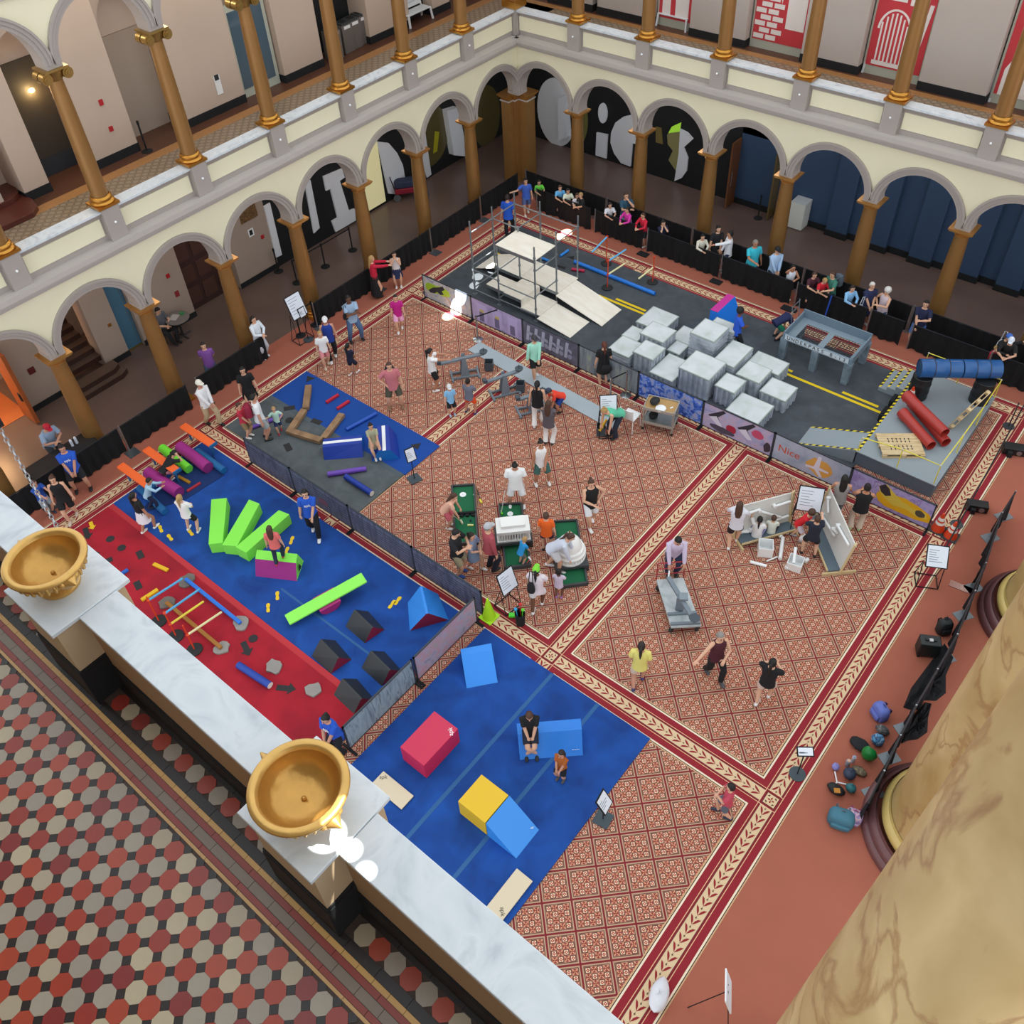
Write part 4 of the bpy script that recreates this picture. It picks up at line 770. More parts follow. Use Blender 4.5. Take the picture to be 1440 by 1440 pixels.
def hurdle(px, z, label, h, lean=(0, 0), clip=()):
    p = at(*px, z); o = thing('hurdle_post', label, 'hurdle', (p.x, p.y, z)); OR = M('d8431c', .5)
    MB().lathe([(.19, 0), (.19, .03), (.17, .045), (.05, .05)], 24, cap=True).build('base', M('232426', .8), o, 50); MB().tube([(0, 0, .04), (lean[0], lean[1], h)], .018, 8).build('post', OR, o)
    for c in clip: MB().tube([(lean[0] * c / h - .02, lean[1] * c / h, c - .03), (lean[0] * c / h + .02, lean[1] * c / h, c + .03)], .035, 8).build('clip', OR, o)
    return o
H1 = hurdle((224, 874), ZR, 'orange hurdle post on a black base, upper left of the three on the red mat', 1.0, (0, 0), (.86,)); H2 = hurdle((248, 895), ZR, 'orange hurdle post on a black base, middle of the three on the red mat', 1.0, (0, 0), (.95, .5)); H3 = hurdle((274, 914), ZR, 'orange hurdle post on a black base, lower right of the three on the red mat', 1.0, (0, 0), (.62,))
def noodle(label, a, b, mat, r=.03): return tag(MB().tube([a, b], r, 10).build('foam_pole', mat, None, True), label, 'foam pole')
LB, PY_ = M('5fb4e6', .6), M('ece4ae', .6)
for hp, zc, q, zq, m, ds in ((H1, .86, (256, 814), .3, LB, 'light blue foam pole from the upper hurdle post to the blue pole'), (H2, .93, (280, 829), .3, LB, 'light blue foam pole from the middle hurdle post'), (H2, .5, (286, 846), .3, M('e8d24a', .6), 'yellow foam pole from the middle hurdle post'), (H3, .62, (311, 861), .25, PY_, 'pale yellow foam pole from the lower hurdle post')):
    noodle(ds, Vector((hp.location.x, hp.location.y, hp.location.z + zc)), at(*q, zq), m)
def roll(label, p, q, r, mat, z, capmat=None, name='foam_roll', grp=None):
    a, b = at(*p, z + r), at(*q, z + r); a.z = b.z = z + r; o = thing(name, label, 'foam roll', (0, 0, 0), 0, grp); MB().tube([a, b], r, 20, cap=False).build('cover', mat, o, True); d = (b - a).normalized()
    MB().tube([a - d * .002, a + d * .01], r * .97, 20).tube([b - d * .01, b + d * .002], r * .97, 20).build('end_cap', capmat or mat, o); return o
rl = roll('navy blue foam roll with white trim lying on the red mat', (335, 935), (380, 964), .085, M('16409c', .5), ZR, M('e8e6d8', .6)); 
# rolls and planks of the crawl course at the left end
MG, MGE = M('a02a84', .6), M('86266e', .6)
roll('magenta foam roll in the crawl course, nearer the corridor', (253, 628), (293, 658), .17, MG, ZM, MGE); roll('magenta foam roll in the crawl course, under the child', (208, 664), (252, 693), .17, MG, ZM, MGE); roll('lime green foam roll in the crawl course', (228, 630), (266, 660), .13, FLIME, ZM, M('5fc83c', .6))
roll('teal blue foam roll at the end of the crawl course', (278, 634), (315, 662), .1, M('16649c', .6), ZM); roll('teal blue foam roll beside the girl in the pleated skirt', (196, 686), (232, 720), .1, M('16649c', .6), ZM)
OP = M('f4692c', .6)
def plank(label, p, q, zc):
    a, b = at(*p, zc), at(*q, zc); o = thing('foam_plank', label, 'foam plank', (0, 0, 0), 0, 'orange foam planks'); MB().bar(a, b, .24, .05).build('plank', OP, o, bev=.006); d = (b - a).normalized(); MB().bar(b - d * .02, b + d * .02, .26, .1).build('blue_end', M('1f6496', .6), o); MB().bar(a - d * .02, a + d * .02, .22, .08).build('far_end', OP, o)
    for t in (.12, .88):
        c = a + (b - a) * t; MB().tube([(c.x, c.y, ZM), (c.x, c.y, zc)], .03, 8).build('support', M('1f6496', .6), o)
plank('orange foam plank raised over the crawl course, leftmost of three', (170, 655), (212, 685), .55); plank('orange foam plank raised over the crawling child, middle of three', (206, 632), (249, 663), .55); plank('orange foam plank raised beside the man in khaki, rightmost of three', (258, 599), (300, 626), .5)
rodpx('low_bar', 'small brown bar on the mat of the crawl course', (250.5, 670), (267, 679), .09, .06, M('a8761c', .5), ZM + .03); rodpx('low_bar', 'small red bar on the mat of the crawl course', (263, 691), (282, 679), .07, .05, M('a82230', .5), ZM + .03)
tag(MB().prism([(p.x, p.y) for p in (at(192, 725, ZM), at(303, 735, ZM) if 0 else at(262, 702, ZM), at(316, 668, ZM), at(300, 640, ZM), at(240, 672, ZM))], ZM, ZM + .012).build('dark_blue_mat', M('0d2c62', .95)), 'darker blue crash mat under the crawl course', 'mat')
# balance beam zone (grey mat)
WB = art([('7f6248', .3), ('957656', .55), ('a58563', .75)], 4, 6, .4, 40, r=.7, stretch=(1, 1, 4))
for p, q, ds in (((434, 543), (430, 575), 'upper run, near the triangle marker'), ((428, 577), (406, 609), 'left run, near the toddler'), ((409, 607), (452, 620), 'lower run beside the blue block'), ((455, 617), (481, 583), 'right run, detached end')): rodpx('wooden_beam', 'brown wooden balance beam, %s' % ds, p, q, .2, .12, WB, ZG + .08)
rodpx('low_bar', 'short red foam bar, upper of two on the blue mat', (459, 566), (476, 555), .09, .07, M('b81c34', .5), ZG + .04); rodpx('low_bar', 'short red foam bar, lower of two on the blue mat', (474, 575), (491, 564), .09, .07, M('b81c34', .5), ZG + .04)
roll('blue foam roll lying on the blue mat behind the sitting girl', (487, 604), (529, 581), .06, M('1d52b4', .5), ZG); roll('purple foam roll lying on the grey mat, middle', (461, 667), (515, 659), .075, M('6d46b0', .5), ZG, M('7f58c0', .6)); roll('dark blue foam roll with white end on the grey mat', (486, 670), (523, 694), .085, M('15389a', .5), ZG, M('e6e4da', .6)); roll('purple foam roll behind the toddler', (352, 602), (396, 585), .06, M('6a48ac', .5), ZG)
def blockmat(label, a0, a1, b0, b1, h, rot=0):
    o = ridge(label, a0, a1, b0, b1, h, M('14389c', .5), M('1c70c0', .5), 'vault_block', .17, None, ZG); return o
o = blockmat('dark blue vault block with a white stripe on the grey mat', at(456, 647, ZG).xy, at(511, 643, ZG).xy, at(455, 631, ZG).xy + Vector((-.12, .2)), at(509, 624, ZG).xy + Vector((-.12, .2)), .38)
def stripe(o, p0, p1, z, wd, mat): MB().bar((*p0, z), (*p1, z), wd, .006).build('white_stripe', mat, o)
c0 = (Vector(at(456, 647, ZG).xy) + Vector(at(455, 631, ZG).xy) + Vector((-.12, .2))) / 2; c1 = (Vector(at(511, 643, ZG).xy) + Vector(at(509, 624, ZG).xy) + Vector((-.12, .2))) / 2; stripe(o, c0, c1, .383, .1, WHITE); logo(o, ((c1.x + .05), c1.y - .3, .2), (.9, 0, .6), .09)
o = blockmat('dark blue vault block with a white stripe and a girl sitting on it', at(523, 649, ZG).xy, at(525, 612, ZG).xy + Vector((-.05, -.02)), at(563, 645, ZG).xy, at(558, 612, ZG).xy, .42)
c0 = (Vector(at(523, 649, ZG).xy) + Vector(at(563, 645, ZG).xy)) / 2; c1 = (Vector(at(525, 612, ZG).xy) + Vector(at(558, 612, ZG).xy)) / 2; stripe(o, c0, c1, .423, .1, WHITE)
# ================================================================ scaffold with plywood ramps
PLY = art([('e6dfcf', .3), ('ece6d8', .5), ('f2eee4', .7)], 1.5, 6, .6, 50, r=.6, stretch=(1, 4, 1)); PIPE = M('8f979c', .4, .7)
sf = thing('scaffold', 'steel pipe scaffold tower with plywood decks on the road mat', 'scaffold', (0, 0, 0))
GX, GY = (1.98, 3.09, 4.67), (10.05, 11.18, 12.36)
for i, x in enumerate(GX):
    for j, y in enumerate(GY):
        h = 2.85 if (i, j) not in ((1, 0),) else 2.3
        if (i, j) == (1, 1): h = 2.5
        k = MB().tube([(x, y, ZA), (x, y, h)], .028, 8).box(x - .07, x + .07, y - .07, y + .07, ZA, ZA + .012)
        for z in (.5, 1.0, 1.5, 2.0, 2.45): k.tube([(x, y, min(z, h - .08) - .03), (x, y, min(z, h - .08) + .03)], .045, 8)
        k.build('upright', PIPE, sf, 50)
for a, b, z in (((0, 0), (0, 1), 2.42), ((0, 1), (0, 2), 2.42), ((0, 2), (1, 2), 2.42), ((1, 2), (2, 2), 2.42), ((2, 1), (2, 2), 2.42), ((0, 1), (1, 1), 2.42), ((1, 1), (1, 2), 2.42), ((0, 0), (0, 1), 1.2), ((0, 0), (1, 0), 1.0), ((0, 0), (1, 0), .2), ((1, 0), (2, 0), .9), ((1, 0), (2, 0), .25), ((2, 0), (2, 1), 1.0), ((2, 0), (2, 1), 1.95), ((1, 0), (1, 1), .3), ((0, 1), (1, 1), 1.4), ((2, 1), (2, 2), .42), ((0, 2), (1, 2), .42)):
    MB().tube([(GX[a[0]], GY[a[1]], z), (GX[b[0]], GY[b[1]], z)], .022, 8).build('rail', PIPE, sf, True)
MB().tube([(GX[0], GY[0], .3), (GX[1], GY[1], 1.4)], .02, 8).build('brace', PIPE, sf, True)
def deck(x0, x1, y0, y1, z, name='deck'):
    o = MB().box(x0, x1, y0, y1, z - .02, z).build(name, PLY, sf)
    k = MB().box(x0, x1, y0, y0 + .03, z - .12, z - .02).box(x0, x1, y1 - .03, y1, z - .12, z - .02)
    n = int((x1 - x0) / .25)
    for i in range(n): k.bar((x0 + (x1 - x0) * i / n, y0 + .02, z - .12 if i % 2 else z - .03), (x0 + (x1 - x0) * (i + 1) / n, y0 + .02, z - .03 if i % 2 else z - .12), .03, .015)
    k.tube([(x0, y0 + .015, z - .13), (x1, y0 + .015, z - .13)], .018, 6); k.build('truss', PIPE, o, kind='stuff')
deck(2.98, 4.62, 10.14, 11.22, 2.3)
deck(2.1, 3.05, 11.24, 12.33, .5); deck(3.06, 4.72, 11.24, 12.33, .5)
deck(2.3, 3.2, 10.3, 11.0, .42); deck(3.2, 3.95, 10.16, 11.16, .52); deck(3.96, 4.78, 10.12, 11.1, .24)
MB().box(3.95, 3.965, 10.16, 11.16, .24, .5).build('riser', PLY, sf)
def ramp(x0, z0, x1, z1, y0, y1): MB().face([(x0, y0, z0), (x1, y0, z1), (x1, y1, z1), (x0, y1, z0)]).face([(x0, y0, z0 - .03), (x1, y0, z1 - .012), (x1, y1, z1 - .012), (x0, y1, z0 - .03)]).face([(x0, y0, z0), (x1, y0, z1), (x1, y0, z1 - .012), (x0, y0, z0 - .03)]).face([(x0, y1, z0), (x1, y1, z1), (x1, y1, z1 - .012), (x0, y1, z0 - .03)]).face([(x1, y0, z1), (x1, y1, z1), (x1, y1, z1 - .012), (x1, y0, z1 - .012)]).build('ramp', PLY, sf)
ramp(4.73, .5, 6.62, ZA + .015, 11.06, 12.2); ramp(4.79, .24, 6.15, ZA + .015, 9.95, 11.02); ramp(2.1, .5, .95, ZA + .015, 11.24, 12.33)
# hurdles on the road mat
R1 = hurdle((854, 405), ZA, 'orange hurdle post on the road mat, nearest the scaffold', 1.15, (0, 0), (.55, 1.1)); R2 = hurdle((852.5, 371), ZA, 'orange hurdle post on the road mat, touching the rug border', 1.15, (0, 0), (1.1,)); R3 = hurdle((917.5, 397), ZA, 'orange hurdle post on the road mat, furthest right', 1.05, (0, 0), (.62, 1.0))
for hp, zc, q, zq, m, ds in ((R1, .55, (878, 371), .75, PY_, 'pale yellow foam pole clipped to the nearest road hurdle'), (R1, 1.08, (880, 351), 1.05, LB, 'light blue foam pole clipped to the nearest road hurdle'), (R2, 1.1, (832, 355), .8, LB, 'light blue foam pole clipped to the hurdle at the rug border'), (R3, .62, (898, 392), .3, PY_, 'pale yellow foam pole clipped to the furthest right hurdle')):
    noodle(ds, Vector((hp.location.x, hp.location.y, hp.location.z + zc)), at(*q, zq), m)
roll('long bright blue foam beam on the road mat', (808, 368), (921, 413), .07, M('1f78d8', .5), ZA)
roll('small blue foam roll on the road mat, upper', (788, 360), (799, 352), .05, M('2a86dc', .5), ZA); roll('small blue foam roll on the road mat, beside the scaffold deck', (762, 363), (772, 367), .05, M('2a86dc', .5), ZA); roll('small crimson foam roll on the road mat', (804, 378.5), (822, 381), .055, M('b81f48', .5), ZA)
# ================================================================ corrugated crates
CT = art([('b9c4bf', .25), ('ccd3d6', .5), ('d6dcdf', .75)], 2.2, 5, .4, 60, r=.7); CS = art([('98a2ae', .3), ('b4bcc6', .5), ('c6ced8', .7)], 3, 4, .3, 61, r=.5); CE = M('a3b0aa', .7)
def crate(x0, x1, y0, y1, z1, label, horiz=False):
    o = thing('crate', label, 'crate', (0, 0, 0), 0, 'grey corrugated crates'); z0 = ZA; zt = z1 - .05
    MB().box(x0, x1, y0, y1, zt, z1 - .002).build('rim', CE, o); MB().box(x0 + .03, x1 - .03, y0 + .03, y1 - .03, z1 - .003, z1).build('top', CT, o)
    k = MB()
    if not horiz:
        def side(p, q, nx, ny):
            L = math.hypot(q[0] - p[0], q[1] - p[1]); n = max(3, int(L / .16)); P = []
            for i in range(n):
                for f_, d_ in ((0, .05), (.28, .05), (.42, 0), (.8, 0), (.95, .05)):
                    t = (i + f_) / n; P.append((p[0] + (q[0] - p[0]) * t - nx * d_, p[1] + (q[1] - p[1]) * t - ny * d_))
            P.append((q[0] - nx * .05, q[1] - ny * .05))
            for a, b in zip(P, P[1:]): k.face([(*a, z0), (*b, z0), (*b, zt), (*a, zt)])
        side((x0, y0), (x1, y0), 0, -1); side((x1, y0), (x1, y1), 1, 0); side((x0, y1), (x1, y1), 0, 1); side((x0, y0), (x0, y1), -1, 0)
    else:
        n = int((zt - z0) / .13); h = (zt - z0) / n
        for i in range(n):
            z = z0 + i * h; k.box(x0 + .03, x1 - .03, y0 + .03, y1 - .03, z, z + h * .45); k.box(x0, x1, y0, y1, z + h * .45, z + h)
    k.build('corrugated_side', CS, o); return o
crate(7.63, 8.62, 11.5, 12.55, .42, 'grey corrugated crate furthest back, nearest the yellow road lines'); crate(8.3, 9.18, 10.68, 11.46, .76, 'grey corrugated crate with a chipped top, second row left'); crate(8.62, 9.36, 9.82, 10.56, .72, 'tall grey corrugated crate with a small pale top near the fence, left group')
crate(7.78, 8.58, 9.7, 10.55, .52, 'low ribbed grey crate at the left front corner of the pile', True); crate(7.68, 8.28, 10.62, 11.25, .44, 'low pale crate tucked behind the left front crate', True); crate(9.38, 10.2, 9.62, 10.75, .42, 'low grey crate in front beside the blue splatter fence panel')
crate(10.23, 11.28, 9.84, 10.86, .86, 'tallest plain topped grey crate in the middle front of the pile'); crate(8.95, 9.65, 11.5, 12.3, .36, 'low tan topped crate at the back, left of the ribbed stack'); crate(9.22, 9.68, 10.85, 11.44, .42, 'low pale crate in the hollow of the pile')
crate(9.75, 10.6, 11.24, 12.15, 1.08, 'high ribbed grey crate stack in the centre of the pile', True); crate(9.9, 10.74, 12.18, 12.64, .9, 'ribbed grey crate behind the high stack, by the pink wedge', True); crate(10.8, 11.5, 10.92, 12.1, .74, 'ribbed grey crate right of the high stack', True)
crate(11.56, 12.62, 11.64, 12.36, .5, 'low grey crate at the back right beside the underpass table leg'); crate(11.64, 12.42, 10.8, 11.6, .66, 'grey corrugated crate second from the right, upper'); crate(11.4, 12.06, 9.98, 10.7, .66, 'grey corrugated crate with a dirty rim, front right of the tallest')
crate(12.5, 13.34, 10.7, 11.48, .5, 'grey corrugated crate at the right end of the pile, road line side'); crate(12.1, 13.15, 9.44, 10.42, .44, 'wide low grey crate at the right front near the lavender fence panel')
# pink and blue tall wedge
o = thing('foam_wedge', 'tall bright blue foam wedge with a magenta top behind the crates', 'foam block', (0, 0, 0))
zt = 1.0; a, b = (9.6, 12.72), (9.6, 13.8); 
MB().box(9.6, 9.86, 12.72, 13.8, zt - .01, zt).build('magenta_top', M('c02c92', .55), o)
MB().face([(9.86, 12.72, zt), (9.86, 13.8, zt), (10.3, 13.8, ZA), (10.3, 12.72, ZA)]).face([(9.6, 12.72, ZA), (9.6, 13.8, ZA), (9.6, 13.8, zt), (9.6, 12.72, zt)]).face([(9.6, 12.72, ZA), (10.3, 12.72, ZA), (9.86, 12.72, zt), (9.6, 12.72, zt)]).face([(9.6, 13.8, ZA), (10.3, 13.8, ZA), (9.86, 13.8, zt), (9.6, 13.8, zt)]).build('blue_body', M('127ae6', .5), o)
# ================================================================ underpass crawl table
CON = art([('5d6c78', .3), ('71828f', .5), ('8496a3', .7)], 4, 6, .8, 70, r=.7); CONM = M('6f8494', .6)
ut = thing('crawl_table', 'grey steel crawl-under table with wire mesh and UNDERPASS lettering', 'table', (0, 0, 0))
tx0, tx1, ty0, ty1, tz = 12.0, 14.22, 12.96, 14.32, 1.0
for x, y in ((12.06, 13.04), (13.1, 13.02), (14.14, 13.02), (14.14, 14.26), (12.06, 14.26)):
    MB().rings([[(x + s_ * r_ * 1.1, y + t_ * r_, z) for s_, t_ in ((-1, -1), (1, -1), (1, 1), (-1, 1))] for z, r_ in ((ZA, .085), (.8, .1))]).build('leg', CON, ut)
MB().box(tx0, tx1, ty0, ty0 + .04, .78, tz).box(tx0, tx1, ty1 - .04, ty1, .78, tz + .12).box(tx0, tx0 + .04, ty0 + .04, ty1 - .04, .78, tz + .04).box(tx1 - .04, tx1, ty0 + .04, ty1 - .04, .78, tz + .04).build('rim', CONM, ut)
MB().box(tx0 + .04, tx0 + .3, ty0 + .04, ty1 - .04, .8, .83).box(tx1 - .16, tx1 - .04, ty0 + .04, ty1 - .04, .8, .83).box(13.03, 13.22, ty0 + .14, ty1 - .3, .8, .83).box(tx0 + .3, tx1 - .16, ty1 - .3, ty1 - .04, .8, .83).box(tx0 + .3, tx1 - .16, ty0 + .04, ty0 + .14, .8, .83).build('bed', M('7f909c', .6), ut)
k = MB()
for x0, x1 in ((12.3, 13.03), (13.22, 14.06)):
    n = 9
    for i in range(1, n): u = x0 + (x1 - x0) * i / n; k.box(u - .009, u + .009, ty0 + .14, ty1 - .3, .812, .82)
    for i in range(1, 10): v = ty0 + .14 + (ty1 - .44 - ty0) * i / 10; k.box(x0, x1, v - .009, v + .009, .804, .811)
k.build('wire_mesh', M('3c4248', .4, .7), ut, kind='stuff')
sg = MB().box(tx0 + .08, tx1 - .1, ty0 - .012, ty0, .80, .985).build('sign_board', M('cdd9e3', .6), ut)
for z in (.812, .972): MB().box(tx0 + .1, tx1 - .12, ty0 - .015, ty0 - .012, z - .004, z + .004).build('border_line', M('2c343c', .6), sg)
for i, ch in enumerate('UNDERPASS B-13'):
    if ch != ' ': text(ch, .165, M('0a0d10', .6), sg, (tx0 + .2 + i * .138, ty0 - .015, .892), (PI / 2, 0, 0), 'letter', .003)
k = MB()
for y in (13.62, 14.1): k.tube([(11.96, y, .8), (11.86, y, 1.55)], .014, 8)
for z in (1.3, 1.52): k.tube([(11.88, 13.62, z), (11.88, 14.1, z)], .01, 8)
k.build('ladder_rail', PIPE, ut, True)
tag(MB().tube([(12.28, 15.45, .01), (12.3, 15.62, .98)], .025, 8).build('blue_pole', M('1f4fb0', .5), None, True), 'blue pole leaning on the barrier behind the underpass table', 'pole')
# ================================================================ grey stage with barrels and pipes
SG = M('8d989f', .6, n=.05, ns=2); SGS = M('5d6b78', .65, n=.06, ns=2); HZ = .5
def hazard(par, p, q, wd, z, side=None):
    """yellow and black striped edge tape"""
    p, q = Vector(p), Vector(q); L = (q - p).length; n = int(L / .09); d = (q - p) / L; nrm = Vector((-d.y, d.x)) * wd; k = MB()
    for i in range(n):
        a, b = p + d * (L * i / n), p + d * (L * (i + 1) / n); s_ = d * .045
        k.face([(a.x, a.y, z), (b.x, b.y, z), (b.x + nrm.x + s_.x, b.y + nrm.y + s_.y, z), (a.x + nrm.x + s_.x, a.y + nrm.y + s_.y, z)], i % 2)
    k.build('hazard_tape', [M('e6cf1e', .6), M('17181a', .7)], par)
stg = thing('stage', 'raised grey plywood stage with yellow rails at the right end', 'stage', (0, 0, 0))
MB().box(15.8, 18.0, 10.0, 14.38, HZ - .03, HZ).build('deck', SG, stg); MB().box(15.83, 17.97, 10.03, 14.35, ZF + .002, HZ - .03).build('skirt', SGS, stg)
hazard(stg, (15.8, 10.02), (15.8, 14.3), -.07, HZ + .002)
rp = MB().face([(15.8, 10.02, HZ), (15.8, 10.92, HZ), (14.23, 10.67, ZA), (14.26, 9.78, ZA)]).face([(15.8, 10.02, HZ), (15.8, 10.02, ZA), (14.26, 9.78, ZA)]).face([(15.8, 10.92, HZ), (15.8, 10.92, ZA), (14.23, 10.67, ZA)]).build('ramp', SG, stg)
for p, q in (((14.26, 9.8, ZA), (15.79, 10.04, HZ)), ((14.23, 10.63, ZA), (15.79, 10.88, HZ))):
    k = MB(); a, b = Vector(p), Vector(q); n = 17; d = (b - a) / n
    for i in range(n): u = a + d * i; k.face([(u.x, u.y, u.z + .005), (u.x + d.x, u.y + d.y, u.z + d.z + .005), (u.x + d.x * 1.5, u.y + d.y + .06, u.z + d.z * 1.5 + .006), (u.x + d.x * .5, u.y + .06, u.z + d.z * .5 + .006)], i % 2)
    k.build('hazard_tape', [M('e6cf1e', .6), M('17181a', .7)], rp)
for i in range(3):
    s_ = MB().box(15.07 + i * .24, 15.80, 13.3, 14.34, ZA + .12 * i, ZA + .12 * (i + 1)).build('step', SG, stg); hazard(s_, (15.07 + i * .24, 13.32), (15.07 + i * .24, 14.32), -.06, ZA + .12 * (i + 1) + .002)
YR = M('e2d64a', .5)
def rail(par, P):
    k = MB().tube(P, .016, 8); k.build('yellow_rail', YR, par, True)
    for q in P[1:-1]: MB().ball(q, .026, 8, 5).build('joint', M('c9ccd0', .4), par, True)
z1 = 1.16
rail(stg, [(15.84, 10.06, HZ), (15.84, 10.06, z1 - .3), (15.86, 10.08, z1 - .2), (16.92, 10.06, z1), (17.92, 10.06, z1), (17.96, 11.53, z1), (17.98, 12.9, z1), (17.97, 14.34, z1), (16.9, 14.34, z1), (15.9, 14.34, z1), (15.88, 14.34, HZ)])
for x, y in ((16.92, 10.06), (17.92, 10.06), (17.96, 11.53), (17.98, 12.9), (17.97, 14.34), (16.9, 14.34)): MB().tube([(x, y, HZ), (x, y, z1)], .015, 8).build('rail_post', YR, stg, True)
def barrel(p, q, r, mat, label, lid=None):
    o = thing('barrel', label, 'barrel', (0, 0, 0)); a, b = Vector(p), Vector(q); d = (b - a).normalized(); L = (b - a).length
    u = d.orthogonal().normalized(); v = d.cross(u)
    prof = [(r * .96, 0), (r, .012), (r, L * .3), (r * 1.035, L * .325), (r, L * .35), (r, L * .65), (r * 1.035, L * .675), (r, L * .7), (r, L - .012), (r * .96, L)]
    MB().rings([[tuple(a + d * t + (u * math.cos(2 * PI * j / 28) + v * math.sin(2 * PI * j / 28)) * rr) for j in range(28)] for rr, t in prof], 0, False).build('drum', mat, o, 40)
    for t, e in ((.004, 1), (L - .004, -1)): MB().rings([[tuple(a + d * (t + e * dz) + (u * math.cos(2 * PI * j / 28) + v * math.sin(2 * PI * j / 28)) * rr) for j in range(28)] for rr, dz in ((r * .93, .015), (.05, .018))]).build('lid', lid or mat, o)
    for t in (.325, .675):
        MB().rings([[tuple(a + d * (L * t + dz) + (u * math.cos(2 * PI * j / 28) + v * math.sin(2 * PI * j / 28)) * r * 1.036) for j in range(28)] for dz in (-.012, .012)], 0, False).build('hoop', M('1b2530', .4), o, True)
    c = a + d * (L + .002) + u * r * .6; MB().tube([c - d * .02, c + d * .01], .03, 10).build('bung', M('3a3d40', .4, .6), o); return o
BB = M('17191b', .45)
barrel((16.2, 13.14, HZ + .001), (16.2, 13.14, 1.26), .27, BB, 'upright black barrel beside the steps, under the left end of the blue barrel', M('2b2e30', .4)); barrel((17.66, 13.95, HZ + .001), (17.66, 13.95, 1.26), .27, BB, 'upright black barrel at the rear stage corner under the blue barrel', M('2b2e30', .4))
B1 = M('1f5590', .25); barrel((16.06, 12.98, 1.565), (16.98, 13.62, 1.565), .265, B1, 'glossy blue barrel lying across the black barrels, left half', M('274a6e', .3)); barrel((17.0, 13.635, 1.565), (17.84, 14.22, 1.565), .265, B1, 'glossy blue barrel lying across the black barrels, right half')
def pipe(p, q, r, label):
    o = thing('drain_pipe', label, 'pipe', (0, 0, 0), 0, 'red drain pipes'); a, b = Vector(p), Vector(q); d = (b - a).normalized(); u = d.orthogonal().normalized(); v = d.cross(u); L = (b - a).length; RP = M('a8332c', .35)
    prof = [(r * 1.12, 0), (r * 1.12, .22), (r, .26), (r, L), (r * .88, L), (r * .88, 0), (r * 1.12, 0)]
    MB().rings([[tuple(a + d * t + (u * math.cos(2 * PI * j / 28) + v * math.sin(2 * PI * j / 28)) * rr) for j in range(28)] for rr, t in prof], 0, False).build('tube', RP, o, 40); return o
pipe((16.2, 12.02, .67), (17.36, 11.2, .67), .145, 'red drain pipe lying in front on the stage'); pipe((16.06, 12.5, .9), (17.5, 11.62, .9), .15, 'red drain pipe resting on top of the other pipes'); pipe((16.25, 12.58, .67), (17.62, 11.55, .67), .145, 'red drain pipe underneath, nearest the leaning pallet')
PL = art([('b59a6c', .3), ('cdb68c', .5), ('d8c49c', .7)], 3, 6, .4, 80, r=.7, stretch=(1, 5, 1))
def pallet(loc, rot, label, n=8):
    o = thing('pallet', label, 'pallet', loc, 0); o.rotation_euler = rot
    for i in range(n): MB().box(-.56, .56, -.42 + i * .105, -.42 + i * .105 + .098, .1, .12).build('plank', PL, o)
    for y in (-.4, 0, .4):
        MB().box(-.56, .56, y - .045, y + .045, .0, .02).build('runner', PL, o)
        for x in (-.5, 0, .5): MB().box(x - .06, x + .06, y - .045, y + .045, .02, .1).build('block', PL, o)
    k = MB()
    for i in range(6):
        for j in range(4): u = -.3 + i * .11; v = (-.2, -.1, .09, .19)[j]; k.box(u, u + .03, v - .035, v + .035, .1201, .1215)
    k.build('slot', M('1c1a18', .8), o, kind='stuff'); return o
p_ = at(1266, 624, HZ + .12); pallet((p_.x, p_.y, HZ + .002), (0, 0, .64), 'wooden pallet with dark slots lying on the stage front')
pallet((17.74, 12.85, HZ + .44), (-1.25, 0, 1.42), 'wooden pallet leaning upright against the yellow rail')
def cone(p, z, label, h=.7, mat='d8431c', base=None, bands=True, grp=None, s_=1.0):
    o = thing('traffic_cone', label, 'cone', (p[0], p[1], z), 0, grp); CMt = M(mat, .5)
    MB().box(-.19 * s_, .19 * s_, -.19 * s_, .19 * s_, 0, .03).build('base', base or CMt, o, bev=.01); f_ = lambda z: .15 * s_ * (1 - z / h) + .025
    MB().lathe([(f_(z), z) for z in (.03, h * .3, h * .45, h * .55, h * .62, h * .78, h)], 20, cap=True).build('body', CMt, o, 40)
    if bands:
        for a, b in ((.42, .55), (.63, .78)): MB().lathe([(f_(h * a) + .004, h * a), (f_(h * b) + .004, h * b)], 20).build('band', M('e8e6de', .5), o, True)
    return o
p_ = at(1279, 563, HZ); cone((p_.x, p_.y), HZ + .001, 'orange and white traffic cone on the stage beside the black barrel', .5, s_=.85)
p_ = at(1318, 745); cone(p_, ZF, 'orange traffic cone with two white bands beyond the purple fence panel', .6, base=M('3a3a3c', .8), grp='cones at the rug corner'); p_ = at(1336, 755); cone(p_, ZF, 'faded orange traffic cone nearest the right hand barrier', .55, base=M('3a3a3c', .8), grp='cones at the rug corner')
p_ = at(688, 868); cone(p_, ZF, 'lime green traffic cone at the end of the plank fences', .72, 'b2e61e', None, False)
tag(MB().box(15.62, 15.74, 12.0, 12.5, ZA, .3).build('black_case', BLK, bev=.02), 'black case lying against the stage edge, lower', 'case'); tag(MB().box(15.62, 15.74, 12.7, 13.1, ZA, .34).build('black_case', BLK, bev=.02), 'black case against the stage edge, beside the steps', 'case')
